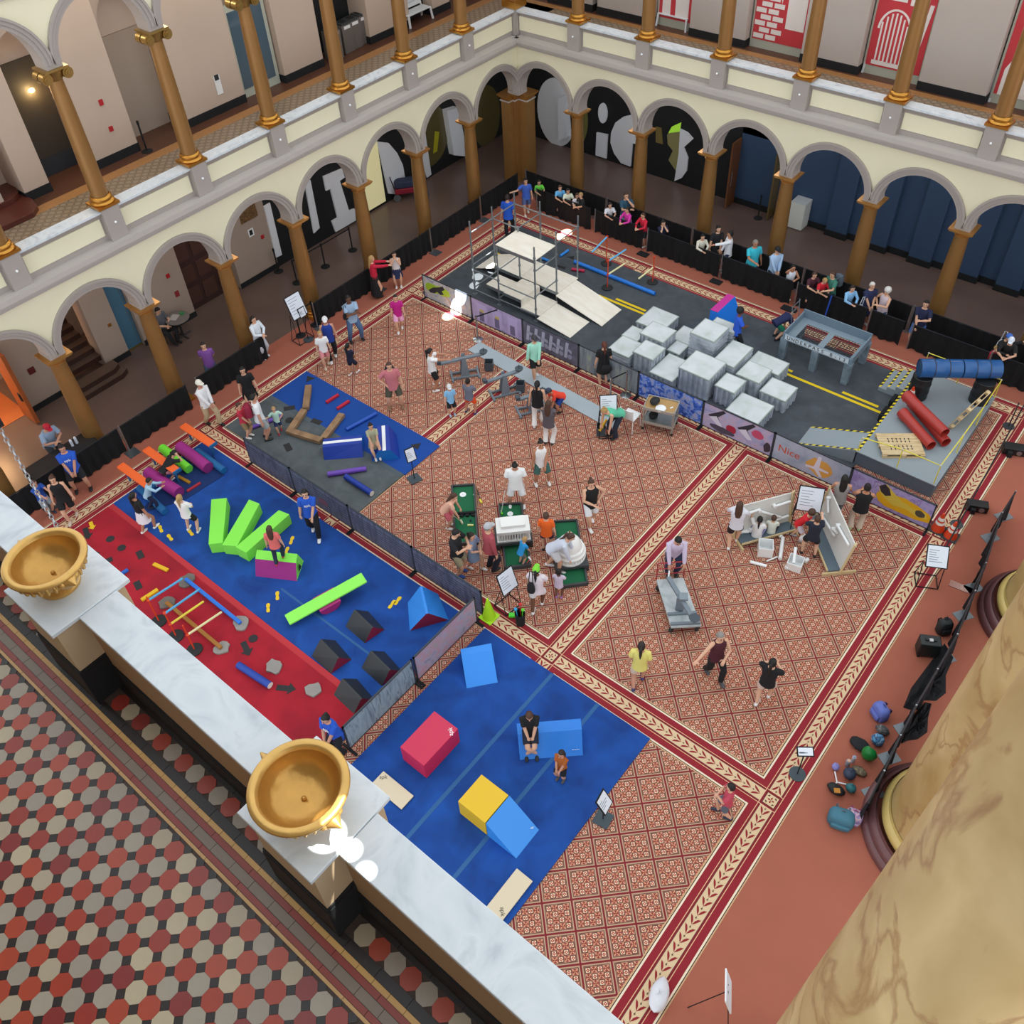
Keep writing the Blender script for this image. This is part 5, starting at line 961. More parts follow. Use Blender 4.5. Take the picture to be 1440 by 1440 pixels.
# ================================================================ catapults and long target board
CGY = M('74808a', .6, n=.05, ns=4); CGD = M('454f57', .7)
P4 = [at(661, 490), at(674, 482), at(842, 572), at(838, 590)]
P4 = [at(658, 493), at(675, 482), at(872, 588), at(860, 605)]
tag(MB().prism([(p.x, p.y) for p in P4], ZF + .001, ZF + .02).build('target_runway', M('a4b0b8', .6, n=.03)), 'long pale grey runway board on the rug behind the catapults', 'board')
def catapult(label, tip, tail, base, zt=.75, zb_=.62):
    o = thing('catapult', label, 'catapult', (0, 0, 0), 0, 'grey toy catapults'); a, b = at(*tip, zt), at(*tail, zb_); c = at(*base, 0); d = (b - a); d.z = 0; d.normalize(); n = Vector((-d.y, d.x, 0)); m = a + (b - a) * .45
    MB().bar(a, b, .12, .07).build('arm', CGY, o, bev=.008); z0 = ZF
    MB().tube([a + Vector((0, 0, .03)), a + Vector((0, 0, .09))], [.1, .13], 16).build('cup', CGD, o, 50); MB().tube([a + Vector((0, 0, .05)), a + Vector((0, 0, .22))], .015, 8).build('peg', CGD, o)
    for s_ in (-1, 1): MB().rings([[tuple(m + n * (s_ * .1) + d * (q[0] * w_) + n * (q[1] * .02) + Vector((0, 0, z - m.z))) for q in ((-1, -1), (1, -1), (1, 1), (-1, 1))] for z, w_ in ((z0 + .05, .14), (m.z + .1, .05))]).build('upright', CGY, o)
    for s_ in (-1, 1):
        q = m + d * (.42 * s_) ; MB().bar((q.x - n.x * .28, q.y - n.y * .28, z0 + .035), (q.x + n.x * .28, q.y + n.y * .28, z0 + .035), .06, .06).build('foot', CGY, o)
        q = m + n * (.14 * s_); MB().bar((q.x - d.x * .42, q.y - d.y * .42, z0 + .04), (q.x + d.x * .42, q.y + d.y * .42, z0 + .04), .05, .06).build('side_rail', CGY, o)
    MB().box(-.06, .06, -.08, .08, 0, .1).build('counterweight', CGD, o, loc=b + Vector((0, 0, .02)), rot=math.atan2(d.y, d.x)); return o
catapult('grey catapult being pulled by the girl in white', (680, 497), (617, 512), (648, 530)); catapult('grey catapult in the middle crossing the rug border', (730, 521), (682, 538), (706, 548)); catapult('grey catapult behind the woman in white trousers', (763, 552), (728, 562), (742, 577), .6, .55)
def bin_(px, label, w_=.26, h=.3, mat=CGD, rot=.6):
    p = at(*px, 0); o = thing('bin', label, 'bin', (p.x, p.y, ZF), rot); s_ = w_ / 2; MB().box(-s_, s_, -s_, s_, .0, .015).box(-s_, s_, -s_, -s_ + .015, .015, h).box(-s_, s_, s_ - .015, s_, .015, h).box(-s_, -s_ + .015, -s_ + .015, s_ - .015, .015, h).box(s_ - .015, s_, -s_ + .015, s_ - .015, .015, h).build('box', mat, o); return o
bin_((688, 519), 'grey open bin behind the first catapult'); bin_((732, 549), 'grey open bin behind the second catapult'); bin_((783, 570), 'grey open bin beneath the crouching boy'); bin_((845, 610), 'grey open bin the teal topped woman reaches into')
tag(MB().bar(at(843, 606, .3), at(853, 590, .5), .05, .08).build('yellow_strap', M('e2b21c', .6)), 'yellow strap hanging from the hand of the woman in teal', 'strap')
# wheeled cart with a catapult
o = thing('platform_cart', 'pale platform cart with a red push handle pushed by a man in lilac', 'cart', (0, 0, 0)); W4 = [at(923, 815, .3), at(961, 812, .3), at(986, 880, .3), at(944, 882, .3)]
MB().prism([(p.x, p.y) for p in W4], .24, .3).build('platform', art([('9aa4a6', .3), ('b6bec0', .5), ('c2c8c8', .7)], 3, 5, .4, 90, r=.6), o, bev=.01)
for p in W4: c = p * .88 + sum(W4, Vector()) / 4 * .12; MB().tube([(c.x - .03, c.y, ZF + .09), (c.x + .03, c.y, ZF + .09)], .09, 14).build('wheel', M('222426', .6), o); MB().box(-.03, .03, -.03, .03, .14, .24).build('caster', STEEL, o, loc=(c.x, c.y, 0))
a, b = W4[0], W4[1]; k = MB().tube([(a.x, a.y, .3), (a.x, a.y, .92), (b.x, b.y, .92), (b.x, b.y, .3)], .018, 8)
for z in (.5, .7): k.tube([(a.x, a.y, z), (b.x, b.y, z)], .014, 8)
k.build('push_handle', M('a02a34', .5), o, True)
o = thing('catapult', 'grey catapult riding on the platform cart', 'catapult', (0, 0, 0), 0, 'grey toy catapults'); ta, tb = at(940, 812, .75), at(976, 872, .7)
MB().bar(ta, tb, .11, .08).build('arm', CGY, o, bev=.008); m = (ta + tb) / 2; MB().box(-.09, .09, -.07, .07, .3, .78).build('upright', CGY, o, loc=(m.x, m.y, 0), rot=.3); MB().box(-.1, .1, -.1, .1, .78, .84).build('cap', M('7f8b94', .6), o, loc=(m.x + .05, m.y + .02, 0), rot=.6)
for t in (.75, .95): q = W4[0] * (1 - t) + W4[3] * t; r_ = W4[1] * (1 - t) + W4[2] * t; MB().bar((q.x, q.y, .33), (r_.x, r_.y, .33), .06, .06).build('foot', CGY, o)
MB().tube([tb + Vector((0, 0, .03)), tb + Vector((0, 0, .09))], [.1, .13], 16).build('cup', CGD, o, 50); MB().tube([ta, ta + Vector((-.05, .1, .12))], .02, 8).build('peg', WHITE, o)
# ================================================================ steel cart, chair
o = thing('utility_cart', 'steel two shelf utility cart with a tan tray beside the blue fence panel', 'cart', (0, 0, 0)); U4 = [at(910, 553, .85), at(955, 563, .85), at(951, 586, .85), at(905, 577, .85)]
c4 = sum(U4, Vector()) / 4; ux = (U4[1] - U4[0]).normalized(); ang = math.atan2(ux.y, ux.x)
for z, h, m in ((.82, .03, M('b08c58', .6)), (.3, .03, M('878d8e', .4, .5))): MB().box(-.44, .44, -.27, .27, z, z + h).build('shelf', m, o, loc=(c4.x, c4.y, 0), rot=ang)
for z in (.86, .34): MB().box(-.46, .46, -.29, -.27, z - .06, z + .03).box(-.46, .46, .27, .29, z - .06, z + .03).box(-.46, -.44, -.27, .27, z - .06, z + .03).box(.44, .46, -.27, .27, z - .06, z + .03).build('lip', M('b3b2aa', .4, .5), o, loc=(c4.x, c4.y, 0), rot=ang)
R_ = Matrix.Rotation(ang, 3, 'Z')
def loc4(x, y, z): return Vector((c4.x, c4.y, 0)) + R_ @ Vector((x, y, z))
for x in (-.43, .43):
    for y in (-.26, .26): q = loc4(x, y, 0); MB().box(-.025, .025, -.025, .025, ZF + .1, .9).build('leg', M('a3a49e', .4, .5), o, loc=q, rot=ang); MB().tube([(q.x - .02, q.y, ZF + .05), (q.x + .02, q.y, ZF + .05)], .05, 12).build('wheel', BLK, o)
def lump(name, label, cat, loc, s_, mat, seed=1, grp=None, rot=0.0):
    r = random.Random(seed); k = MB().ball((0, 0, s_[2]), 1.0, 14, 9, 0, (s_[0], s_[1], s_[2])); k.v = [(x * (1 + .16 * (r.random() - .5)), y * (1 + .16 * (r.random() - .5)), max(0, z * (1 + .12 * (r.random() - .5)))) for x, y, z in k.v]
    return tag(k.build(name, mat, None, True, loc, rot), label, cat, grp)
lump('black_bag', 'black bag on the tan tray of the utility cart', 'bag', loc4(-.2, 0, .85), (.13, .17, .1), M('1c1f22', .7), 3); lump('black_bag', 'black bag on the lower shelf of the utility cart', 'bag', loc4(-.2, -.02, .33), (.13, .15, .1), M('101214', .8), 4)
tag(MB().lathe([(.02, 0), (.15, 0), (.15, .015), (.02, .015)], 24, cap=True).build('white_plate', WHITE, loc=loc4(.02, -.15, .852)), 'white round plate on the tan tray', 'plate'); tag(MB().box(-.05, .05, -.02, .02, 0, .01).build('white_card', WHITE, loc=loc4(.3, -.02, .852), rot=1.2), 'small white card on the tan tray', 'card'); tag(MB().box(-.09, .09, -.07, .07, 0, .05).build('small_box', M('7a7f82', .6), loc=loc4(.2, -.1, .332), rot=.4), 'small grey box on the lower shelf of the utility cart', 'box')
p = at(886, 600); o = thing('chair', 'white plastic stacking chair behind the woman in teal', 'chair', (p.x, p.y, ZF), facing(-35) + PI); CHW = M('e4e6e6', .5)
MB().box(-.22, .22, -.21, .22, .43, .46).build('seat', CHW, o, bev=.015); k = MB(); k.rings([[(u, -.23 - .05 * t - .03 * (1 - (u / .22) ** 2) - w_, .5 + .36 * t) for u in (-.21, -.1, 0, .1, .21)] + [(u, -.25 - .05 * t - .03 * (1 - (u / .22) ** 2) - w_, .5 + .36 * t) for u in (.21, .1, 0, -.1, -.21)] for t, w_ in ((0, 0), (.5, 0), (1, 0))]); k.build('backrest', CHW, o, bev=.005)
for x in (-.2, .2):
    for y, h in ((-.22, .85), (.19, .44)): MB().tube([(x * 1.1, y * 1.15, 0), (x, y, h if y > 0 else .5), (x, y - (.03 if y < 0 else 0), h)], .014, 8).build('leg', CHW, o, True)
# ================================================================ easels, signs, stanchions
PRINT = M('8a93a0', .7)
def board(par, W, H, mat_edge=BLK, lines=6):
    MB().box(-W / 2, W / 2, -.012, .012, -H / 2, H / 2).build('board_frame', mat_edge, par[0], loc=par[1]).rotation_euler = par[2]
    s = MB().box(-W / 2 + .025, W / 2 - .025, -.016, -.012, -H / 2 + .025, H / 2 - .025).build('sheet', M('dfe6f0', .6), par[0], loc=par[1]); s.rotation_euler = par[2]
    k = MB(); r = random.Random(int(W * 1000 + H * 77))
    for i in range(lines): wd = W * (.25 + .4 * r.random()); z = H / 2 - .13 - (H - .22) * i / lines; k.box(-W * .38, -W * .38 + wd, -.0175, -.0165, z - .008, z + .008)
    k.build('print_lines', PRINT, s, kind='stuff'); return s
def easel(px, face, label, W=.56, H=.72, zc=1.15, tilt=.35):
    p = at(*px); o = thing('sign_easel', label, 'sign', (p.x, p.y, ZF), facing(face) + PI); 
    board((o, (0, 0, zc), (-tilt, 0, 0)), W, H)
    k = MB()
    for x in (-W / 2, W / 2): k.tube([(x, -.16, .012), (x, -.02, zc - H / 2 * .9)], .012, 6).tube([(x, .26, .012), (x, .0, zc - .2)], .012, 6).tube([(x, -.16, .012), (x, .26, .012)], .012, 6)
    k.tube([(-W / 2, .26, .012), (W / 2, .26, .012)], .012, 6).tube([(-W / 2, -.16, .012), (W / 2, -.16, .012)], .012, 6); k.build('frame', BLK, o, True); return o
easel((854, 612), 5, 'black framed easel sign in front of the woman in teal', .5, .62); easel((716, 853), 45, 'black framed easel sign between the lime cone and the club bucket', .5, .62, 1.0); easel((1128, 745), -12, 'black framed easel sign between the two marble-run boards', .62, .7); easel((1302, 820), -10, 'black framed easel sign at the rug corner below the traffic cones', .5, .55, 1.0, .8); easel((428, 478), 50, 'tall black framed easel sign beside the golden column, left arcade', .6, .8, 1.35)
def poststand(px, label, face, W, H, h, base='sq', tilt=.9):
    p = at(*px); o = thing('sign_stand', label, 'sign', (p.x, p.y, ZF), facing(face) + PI); board((o, (0, 0, h), (-tilt, 0, 0)), W, H, BLK, 4); MB().tube([(0, 0, .02), (0, .01, h - .02)], .014, 8).build('post', BLK, o, True)
    (MB().box(-.17, .17, -.17, .17, 0, .02) if base == 'sq' else MB().lathe([(.01, .0), (.17, 0), (.17, .015), (.01, .03)], 24)).build('base', M('3b474f', .6), o); return o
poststand((583, 674), 'white sign on a square black base beside the blue mat corner', 35, .3, .42, .95, 'sq', .3); poststand((848, 1152), 'white sign on a square grey base at the edge of the lower blue mat', 60, .34, .42, .75, 'sq', .55); poststand((1121, 1089), 'narrow white sign on a round grey base on the rug border', 0, .34, .2, .95, 'rd', 1.15); poststand((434, 478), 'small white sign on a thin post near the tall easel', 50, .26, .34, 1.1, 'rd', .2)
p = at(1012, 1425); o = thing('sign_easel', 'white sign on a thin black tripod easel at the bottom edge', 'sign', (p.x, p.y, .006), facing(80) + PI)
board((o, (0, 0, 1.25), (-.25, 0, 0)), .5, .62, WHITE, 0); MB().tube([(0, .55, .0), (0, .03, 1.2)], .01, 6).tube([(-.35, -.15, 0), (-.05, .02, 1.4)], .01, 6).tube([(.35, -.15, 0), (.05, .02, 1.4)], .01, 6).build('tripod', BLK, o, True)
def stanchion(px, label, mat=BLK, h=.95, base=None, z=0.0, cat='stanchion', P=None):
    p = P or at(*px, z); o = thing('stanchion', label, cat, (p.x, p.y, z + .003)); MB().lathe([(.02, 0), (.17, 0), (.17, .015), (.14, .03), (.02, .04)], 24).build('base', base or mat, o, 50); MB().tube([(0, 0, .02), (0, 0, h)], .028, 10).tube([(0, 0, h - .1), (0, 0, h)], .036, 10).build('post', mat, o, 50); return o
for px, ds in (((444, 457), 'beside the column base, nearest the drape'), ((423, 472), 'left of the tall easel'), ((457.5, 375), 'below the serif letter, middle'), ((496, 352), 'below the serif letter, right'), ((392, 382), 'below the tan wall pier'), ((418, 398), 'behind the golden column')): stanchion(px, 'black belt stanchion on the dark floor, %s' % ds)
stanchion((1066, 307), 'black belt stanchion with a small white sign by the wooden shop door'); stanchion((1070, 246), 'black belt stanchion inside the lit shop doorway')
k = MB()
for a, b in (((444, 457), (423, 472)), ((457.5, 375), (496, 352)), ((418, 398), (457.5, 375))): a, b = at(*a), at(*b); k.bar((a.x, a.y, .9), (b.x, b.y, .9), .004, .05)
tag(k.build('stanchion_belt', BLK), 'black belts strung between the stanchions of the left arcade', 'belt'); k = None
SS = M('a8abac', .25, .9); stanchion((880, 556), 'steel stanchion with a black belt in front of the green fence panel', SS); stanchion((858, 568), 'steel stanchion behind the easel sign', SS); stanchion((672, 478), 'steel stanchion holding a black belt below the scaffold fence', SS)
a, b = at(672, 478), at(690, 465); tag(MB().bar((a.x, a.y, .92), (b.x + .3, b.y + .1, .92), .006, .05).build('stanchion_belt', BLK), 'black belt pulled from the steel stanchion below the scaffold', 'belt'); a, b = at(880, 556), at(868, 566); tag(MB().bar((a.x, a.y, .92), (b.x - .2, b.y - .25, .92), .006, .05).build('stanchion_belt', BLK), 'black belt pulled from the steel stanchion by the green fence panel', 'belt')
# ================================================================ marble-run boards
MRB = M('d5d5d0', .6, n=.03); WDE = M('cfb98c', .6); WP = M('eceeee', .4)
def run_board(label, b0, b1, h, lean, pipes):
    """upright pegboard b0-b1 (floor points), leaning back by lean metres"""
    o = thing('marble_run_board', label, 'board', (0, 0, 0), 0, 'marble run boards'); a, b = Vector((b0.x, b0.y, 0)), Vector((b1.x, b1.y, 0)); d = (b - a).normalized(); n = Vector((d.y, -d.x, 0)); L = (b - a).length
    up = (Vector((0, 0, h)) - n * lean)
    def q(u, v, w=0): return tuple(a + d * u + up * v + n * w + Vector((0, 0, ZF + .12)))
    MB().rings([[q(0, 0, w), q(L, 0, w), q(L, 1, w), q(0, 1, w)] for w in (-.015, .015)]).build('panel', MRB, o)
    for u in (-.02, L + .02): MB().bar(q(u, -.08), q(u, 1.02), .05, .12).build('side_post', WDE, o); MB().bar(tuple(Vector(q(u, -.1)) - n * .4), tuple(Vector(q(u, -.1)) + n * .45), .05, .1).build('foot', WDE, o, bev=.01)
    MB().rings([[q(.0, -.04, w), q(L, -.04, w), q(L, 0, w), q(0, 0, w)] for w in (.0, .32)]).build('tray', M('5a6a76', .7), o); MB().bar(q(0, .0, .34), q(L, .0, .34), .03, .06).build('tray_lip', WDE, o)
    for u0, v0, u1, v1 in pipes: MB().tube([q(u0 * L, v0, .07), q(u1 * L, v1, .07)], .035, 10, cap=True).build('pipe', WP, o, True); MB().tube([q(u0 * L, v0, .01), q(u0 * L, v0, .11)], .05, 10).build('clip', WP, o, True)
    return o
run_board('white marble-run board with pipes, standing behind the sitting children', at(1034, 757), at(1108, 737), .95, .12, [(.08, .75, .35, .78), (.38, .72, .8, .3), (.66, .75, .95, .78), (.25, .1, .42, .42), (.5, .2, .95, .28)])
run_board('white marble-run board with pipes, slanting beside the boy in navy', at(1148, 728), at(1181, 806), .95, .15, [(.15, .3, .6, .45), (.55, .75, .95, .85), (.1, .85, .25, .6), (.5, .5, .62, .6)])
bin_((1075, 777), 'white plastic tub behind the sitting girl in white', .36, .32, WP, .5); bin_((1117, 797), 'white plastic tub full of pipes beside the boy in navy', .36, .25, WP, .2)
def wpipe(p, q, label, r=.035, z=0.0, z2=None): a, b = at(*p, z + ZF + r), at(*q, (z if z2 is None else z2) + ZF + r); tag(MB().tube([a, b], r, 10).build('white_pipe', WP, None, True), label, 'pipe')
wpipe((1097, 786), (1101, 756), 'long white pipe lying on the rug between the tubs', .05); wpipe((1055, 790), (1078, 796), 'short white trough lying on the rug in front of the tub', .04); wpipe((1078, 789), (1093, 783), 'thin clear pipe lying on the rug', .02); wpipe((1116, 792), (1119, 770), 'white pipe poking up out of the full tub', .04, .2, .32); wpipe((1105, 799), (1111, 794), 'white pipe stub beside the full tub', .05); wpipe((1132, 790), (1136, 786), 'white pipe stub at the right of the full tub', .05); wpipe((1104, 745), (1108, 750), 'white elbow pipe near the child in red', .05); wpipe((1093, 748), (1099, 755), 'white bent pipe above the long pipe', .055); wpipe((1036, 748), (1053, 747), 'white trough in the tray of the back board', .05, .12); wpipe((1036, 757), (1052, 753), 'second white trough in front of the back board', .05, .02); wpipe((1126, 758), (1131, 752), 'white pipe held beside the boy in navy', .05, .25)
# ================================================================ mini golf
TURF = M('17633f', .95, n=.12, ns=20); FRG = M('3c3d40', .6)
def green(pts, label):
    P = [at(*p) for p in pts]; o = thing('putting_green', label, 'mini golf', (0, 0, 0), 0, 'mini golf greens'); MB().prism([(p.x, p.y) for p in P], ZF + .001, ZF + .05).build('turf', TURF, o)
    for a, b in zip(P, P[1:] + P[:1]): MB().bar((a.x, a.y, ZF + .06), (b.x, b.y, ZF + .06), .05, .11).build('border', FRG, o)
    return o
g1 = green([(636, 687), (667, 685), (672, 766), (641, 768)], 'green felt putting lane with a black notched gate, leftmost'); a, b = at(639, 723, .1), at(669, 721, .1); MB().bar((a.x, a.y, .1), (b.x, b.y, .1), .06, .1).build('gate', BLK, g1)
for i in range(4): c = a + (b - a) * (.1 + .27 * i); MB().bar((c.x, c.y, .08), (c.x + .04, c.y - .1, .08), .1, .08).build('gate_tooth', BLK, g1)
for px in ((651, 696), (667, 696)): p = at(*px, .055); tag(MB().lathe([(.01, 0), (.09 if px[0] < 660 else .03, 0), (.09 if px[0] < 660 else .03, .006), (.01, .008)], 16).build('white_disc', WHITE, loc=(p.x, p.y, ZF + .052)), 'white %s on the leftmost putting lane' % ('hole disc' if px[0] < 660 else 'ball'), 'golf')
g2 = green([(702, 713), (733, 711), (746, 798), (711, 802)], 'green felt putting lane running under the white temple model'); g3 = green([(779, 737), (811, 735), (826, 823), (790, 828)], 'green felt putting lane running under the white dome model')
p = at(717.5, 723, .055); tag(MB().lathe([(.01, 0), (.08, 0), (.08, .006), (.01, .008)], 16).build('white_disc', WHITE, loc=(p.x, p.y, ZF + .052)), 'white hole disc in front of the temple model', 'golf')
# temple
tp = [at(699, 757, .5), at(746, 752, .5), at(743, 730, .5), at(697, 735, .5)]; c4 = sum(tp, Vector()) / 4; ux = (tp[1] - tp[0]); ang = math.atan2(ux.y, ux.x); W = ux.length; Dp = (tp[3] - tp[0]).length
o = thing('temple_model', 'white model of a columned memorial temple over a putting lane', 'model', (c4.x, c4.y, ZF), ang); MWH = M('e9e9e6', .6)
MB().box(-W / 2 - .05, -W / 2 + .06, -Dp / 2, Dp / 2, .0, .2).box(W / 2 - .06, W / 2 + .05, -Dp / 2, Dp / 2, .0, .2).box(-W / 2 - .05, W / 2 + .05, -Dp / 2 - .05, Dp / 2 + .05, .2, .28).build('base', FRG, o)
MB().box(-W / 2, W / 2, -Dp / 2, Dp / 2, .28, .32).build('steps', MWH, o); MB().box(-W / 2 + .08, W / 2 - .08, -Dp / 2 + .08, Dp / 2 - .06, .32, .56).build('cella', M('cfcfcb', .7), o)
for i in range(12):
    x = -W / 2 + .05 + (W - .1) * i / 11
    for y in (-Dp / 2 + .04, Dp / 2 - .04): MB().tube([(x, y, .32), (x, y, .56)], .025, 8).build('column', MWH, o, True)
for x in (-.09, 0, .09): MB().box(x - .028, x + .028, -Dp / 2 + .074, -Dp / 2 + .08, .34, .52).build('doorway', BLK, o)
MB().box(-W / 2, W / 2, -Dp / 2, Dp / 2, .56, .66).build('entablature', MWH, o); MB().box(-W / 2 + .12, W / 2 - .12, -Dp / 2 + .12, Dp / 2 - .08, .66, .76).build('attic', MWH, o)
# dome
c = at(801, 778, .3); dq = at(826, 823) - at(790, 828); o = thing('dome_model', 'white model of a domed capitol over a putting lane', 'model', (c.x, c.y, ZF), math.atan2(dq.y, dq.x))
MB().box(-.42, -.3, -.4, .4, 0, .16).box(.3, .42, -.4, .4, 0, .16).box(-.42, .42, -.42, .42, .16, .24).build('base', FRG, o)
MB().lathe([(.41, .24), (.41, .28), (.38, .29), (.38, .4), (.41, .41), (.41, .44), (.36, .45), (.35, .52), (.37, .53), (.36, .56), (.31, .58), (.30, .64), (.27, .74), (.2, .84), (.1, .9), (.07, .9), (.07, .98), (.1, .99), (.08, 1.03), (.03, 1.06)], 36).build('dome', MWH, o, 45)
for i in range(32): a = 2 * PI * i / 32; MB().tube([(.395 * math.cos(a), .395 * math.sin(a), .29), (.395 * math.cos(a), .395 * math.sin(a), .4)], .014, 6).build('column', MWH, o, True)
MB().tube([(0, 0, 1.05), (0, 0, 1.1), (0, 0, 1.16)], [.015, .025, .008], 8).build('statue', M('8a7a3c', .4, .6), o, True)
def club(top, foot, label, mat='d8d8d4', head='5ed02c'):
    a, b = Vector(top), Vector(foot); o = thing('golf_club', label, 'golf club', (0, 0, 0), 0, 'toy putters'); MB().tube([a, b], .012, 6).build('shaft', M(mat, .4), o, True); MB().bar(b + Vector((-.06, .03, .0)), b + Vector((.06, -.03, .0)), .05, .05).build('head', M(head, .5), o); return o
club(at(710, 690, .85), at(705, 721, .09), 'white putter with a lime head held by the woman in the white tee'); club(at(639, 726, .65), at(649, 734, .09), 'pale putter held by the girl in pink shorts', 'cfc6a8', 'cfc6a8'); club(at(671, 688, .03), at(676, 705, .05), 'yellow putter lying beside the leftmost putting lane', '3a3a3c', 'dcd03a'); club(at(741, 792, .3), at(745, 786, .12), 'red and white putter held by the toddler in blue', 'c03a44', 'e8e8e8')
p = at(661, 740, .06); tag(MB().bar((p.x - .06, p.y - .03, .09), (p.x + .07, p.y + .06, .09), .04, .04).build('putter_head', M('dcd88a', .5)), 'loose yellow putter head on the leftmost putting lane', 'golf'); p = at(662, 733, .06); tag(MB().ball((0, 0, .03), .03, 10, 6).build('golf_ball', M('20304c', .4), None, True, (p.x, p.y, ZF + .051)), 'dark blue ball on the leftmost putting lane', 'ball')
p = at(732, 877); o = thing('club_bucket', 'black bucket of coloured putters beside the rug border', 'bucket', (p.x, p.y, ZF)); MB().lathe([(.01, .0), (.11, 0), (.13, .42), (.12, .42), (.1, .03)], 18).build('bucket', BLK, o, 40)
for i, h in enumerate(('5ed02c', 'd03030', '30a0d0')): a = i * 2.1; MB().tube([(.05 * math.cos(a), .05 * math.sin(a), .05), (.09 * math.cos(a), .09 * math.sin(a), .6)], .012, 6).ball((.1 * math.cos(a), .1 * math.sin(a), .62), .045, 8, 5).build('putter', M(h, .5), o, True)
p = at(723, 867); tag(MB().bar((p.x - .1, p.y - .08, ZF + .04), (p.x + .12, p.y + .08, ZF + .05), .12, .08).build('lime_toy', M('4ed82c', .5), bev=.02), 'lime green toy lying beside the club bucket', 'toy')
# ================================================================ right aisle: fallen drapes and bags
def px3(L, z): return [at(x, y, z) for x, y in L]
def heap(label, pts, seed, h=.1, n=26):
    r = random.Random(seed); P = [at(*p, .0) for p in pts]; c = sum(P, Vector()) / len(P); k = MB(); R1 = []
    ring = []
    for i in range(len(P)):
        a, b = P[i], P[(i + 1) % len(P)]
        for t in (0, .33, .66): q = a + (b - a) * t; ring.append(q)
    rs = []
    for s_, z in ((1, .012), (.86, h * .7), (.6, h * 1.0), (.3, h * .8), (.05, h * 1.1)): rs.append([(c.x + (q.x - c.x) * s_, c.y + (q.y - c.y) * s_, z + (r.random() - .35) * h * .9 * (s_ < .99)) for q in ring])
    k.rings(rs, 0, True); return tag(k.build('fallen_drape', M('0a0c12', .9), None, 25), label, 'drape', 'fallen black drapes')
heap('black drape heap on the carpet below the dark backpack', [(1281, 968), (1328, 905), (1341, 925), (1330, 950), (1330, 975), (1316, 986), (1300, 985), (1284, 1000), (1270, 995)], 1); heap('lowest black drape heap on the carpet, fan shaped', [(1264, 1042), (1285, 1005), (1301, 988), (1310, 990), (1305, 1010), (1304, 1030), (1290, 1040), (1276, 1042), (1268, 1046)], 2)
RB = [(1428, 692), (1409, 722), (1386, 793), (1371, 832), (1346, 893), (1318, 942), (1288, 993), (1266, 1035), (1243, 1085), (1221, 1130)]
def lowdrape(p, q, label, h=.93):
    a, b = at(*p, h), at(*q, h); a.z = b.z = 0; o = thing('draped_barrier', label, 'barrier', (0, 0, 0), 0, 'right aisle barriers'); d = (b - a); L = d.length; d /= L; nrm = Vector((-d.y, d.x, 0)); n = max(8, int(L / .1)); k = MB(); rs = []
    for i in range(n + 1):
        t = L * i / n; w_ = .05 * math.sin(i * 1.7) + .03 * math.sin(i * .6); rs.append([tuple(a + d * t + nrm * (w_ * s_) + Vector((0, 0, z))) for s_, z in ((1.4, .03), (.9, h * .5), (.3, h - .02))])
    for A, B in zip(rs, rs[1:]):
        for j in range(2): k.face([A[j], B[j], B[j + 1], A[j + 1]])
    k.build('drape', M('0a0d16', .9), o, True); MB().tube([tuple(a + Vector((0, 0, h))), tuple(b + Vector((0, 0, h)))], .02, 8).build('rail', M('1a1d24', .5), o); MB().tube([tuple(a + Vector((0, 0, .01))), tuple(a + Vector((0, 0, h + .05)))], .02, 8).build('post', STEEL, o); MB().box(-.2, .2, -.14, .14, 0, .014).build('base_plate', M('7d868c', .4, .5), o, loc=(a.x, a.y, .006), rot=1.0); return o
for i, ds in enumerate(('beside the black speaker box', 'below the speaker box at the frame edge', 'beside the tall pedestal base', 'above the dark backpack', 'beside the black suitcase', 'along the upper drape heap', 'beside the blue backpack', 'behind the green tote', 'ending at the teal bag')): lowdrape(RB[i], RB[i + 1], 'low black draped rail in the right aisle, %s' % ds)
rail_ = [at(1440, 570, .9), at(1330, 770, .9)]; tag(MB().tube([(q.x, q.y, .9) for q in rail_], .018, 8).build('bare_rail', M('2a2d33', .4, .5)), 'bare black rail running above the rug border at the right', 'rail')
for q, ds in ((at(1418, 600, 0), 'upper'), (at(1345, 738, 0), 'lower')): tag(MB().tube([(q.x, q.y, .01), (q.x, q.y, .9)], .018, 8).lathe([(.01, 0), (.16, 0), (.16, .015), (.01, .02)], 20, (q.x, q.y, .01)).build('rail_post', M('4a4d52', .4, .6)), 'steel post under the bare rail, %s one' % ds, 'post')
for px, ds, s_ in (((1424, 636), 'black speaker box on the rug border at the right edge', .3), ((1372, 716), 'black speaker box above the orange cones', .26)):
    p = at(*px); o = thing('speaker_box', ds, 'speaker', (p.x, p.y, ZF), .4); MB().box(-s_, s_, -s_ * .5, s_ * .5, 0, .22).build('case', M('121417', .5), o, bev=.015); MB().box(-s_ * .6, -s_ * .2, -s_ * .9, -s_ * .5, 0, .16).build('bracket', BLK, o); MB().tube([(s_ * .4, -s_ * .5, .1), (s_ * .4, -s_ * .55, .1)], .07, 14).build('horn', STEEL, o)
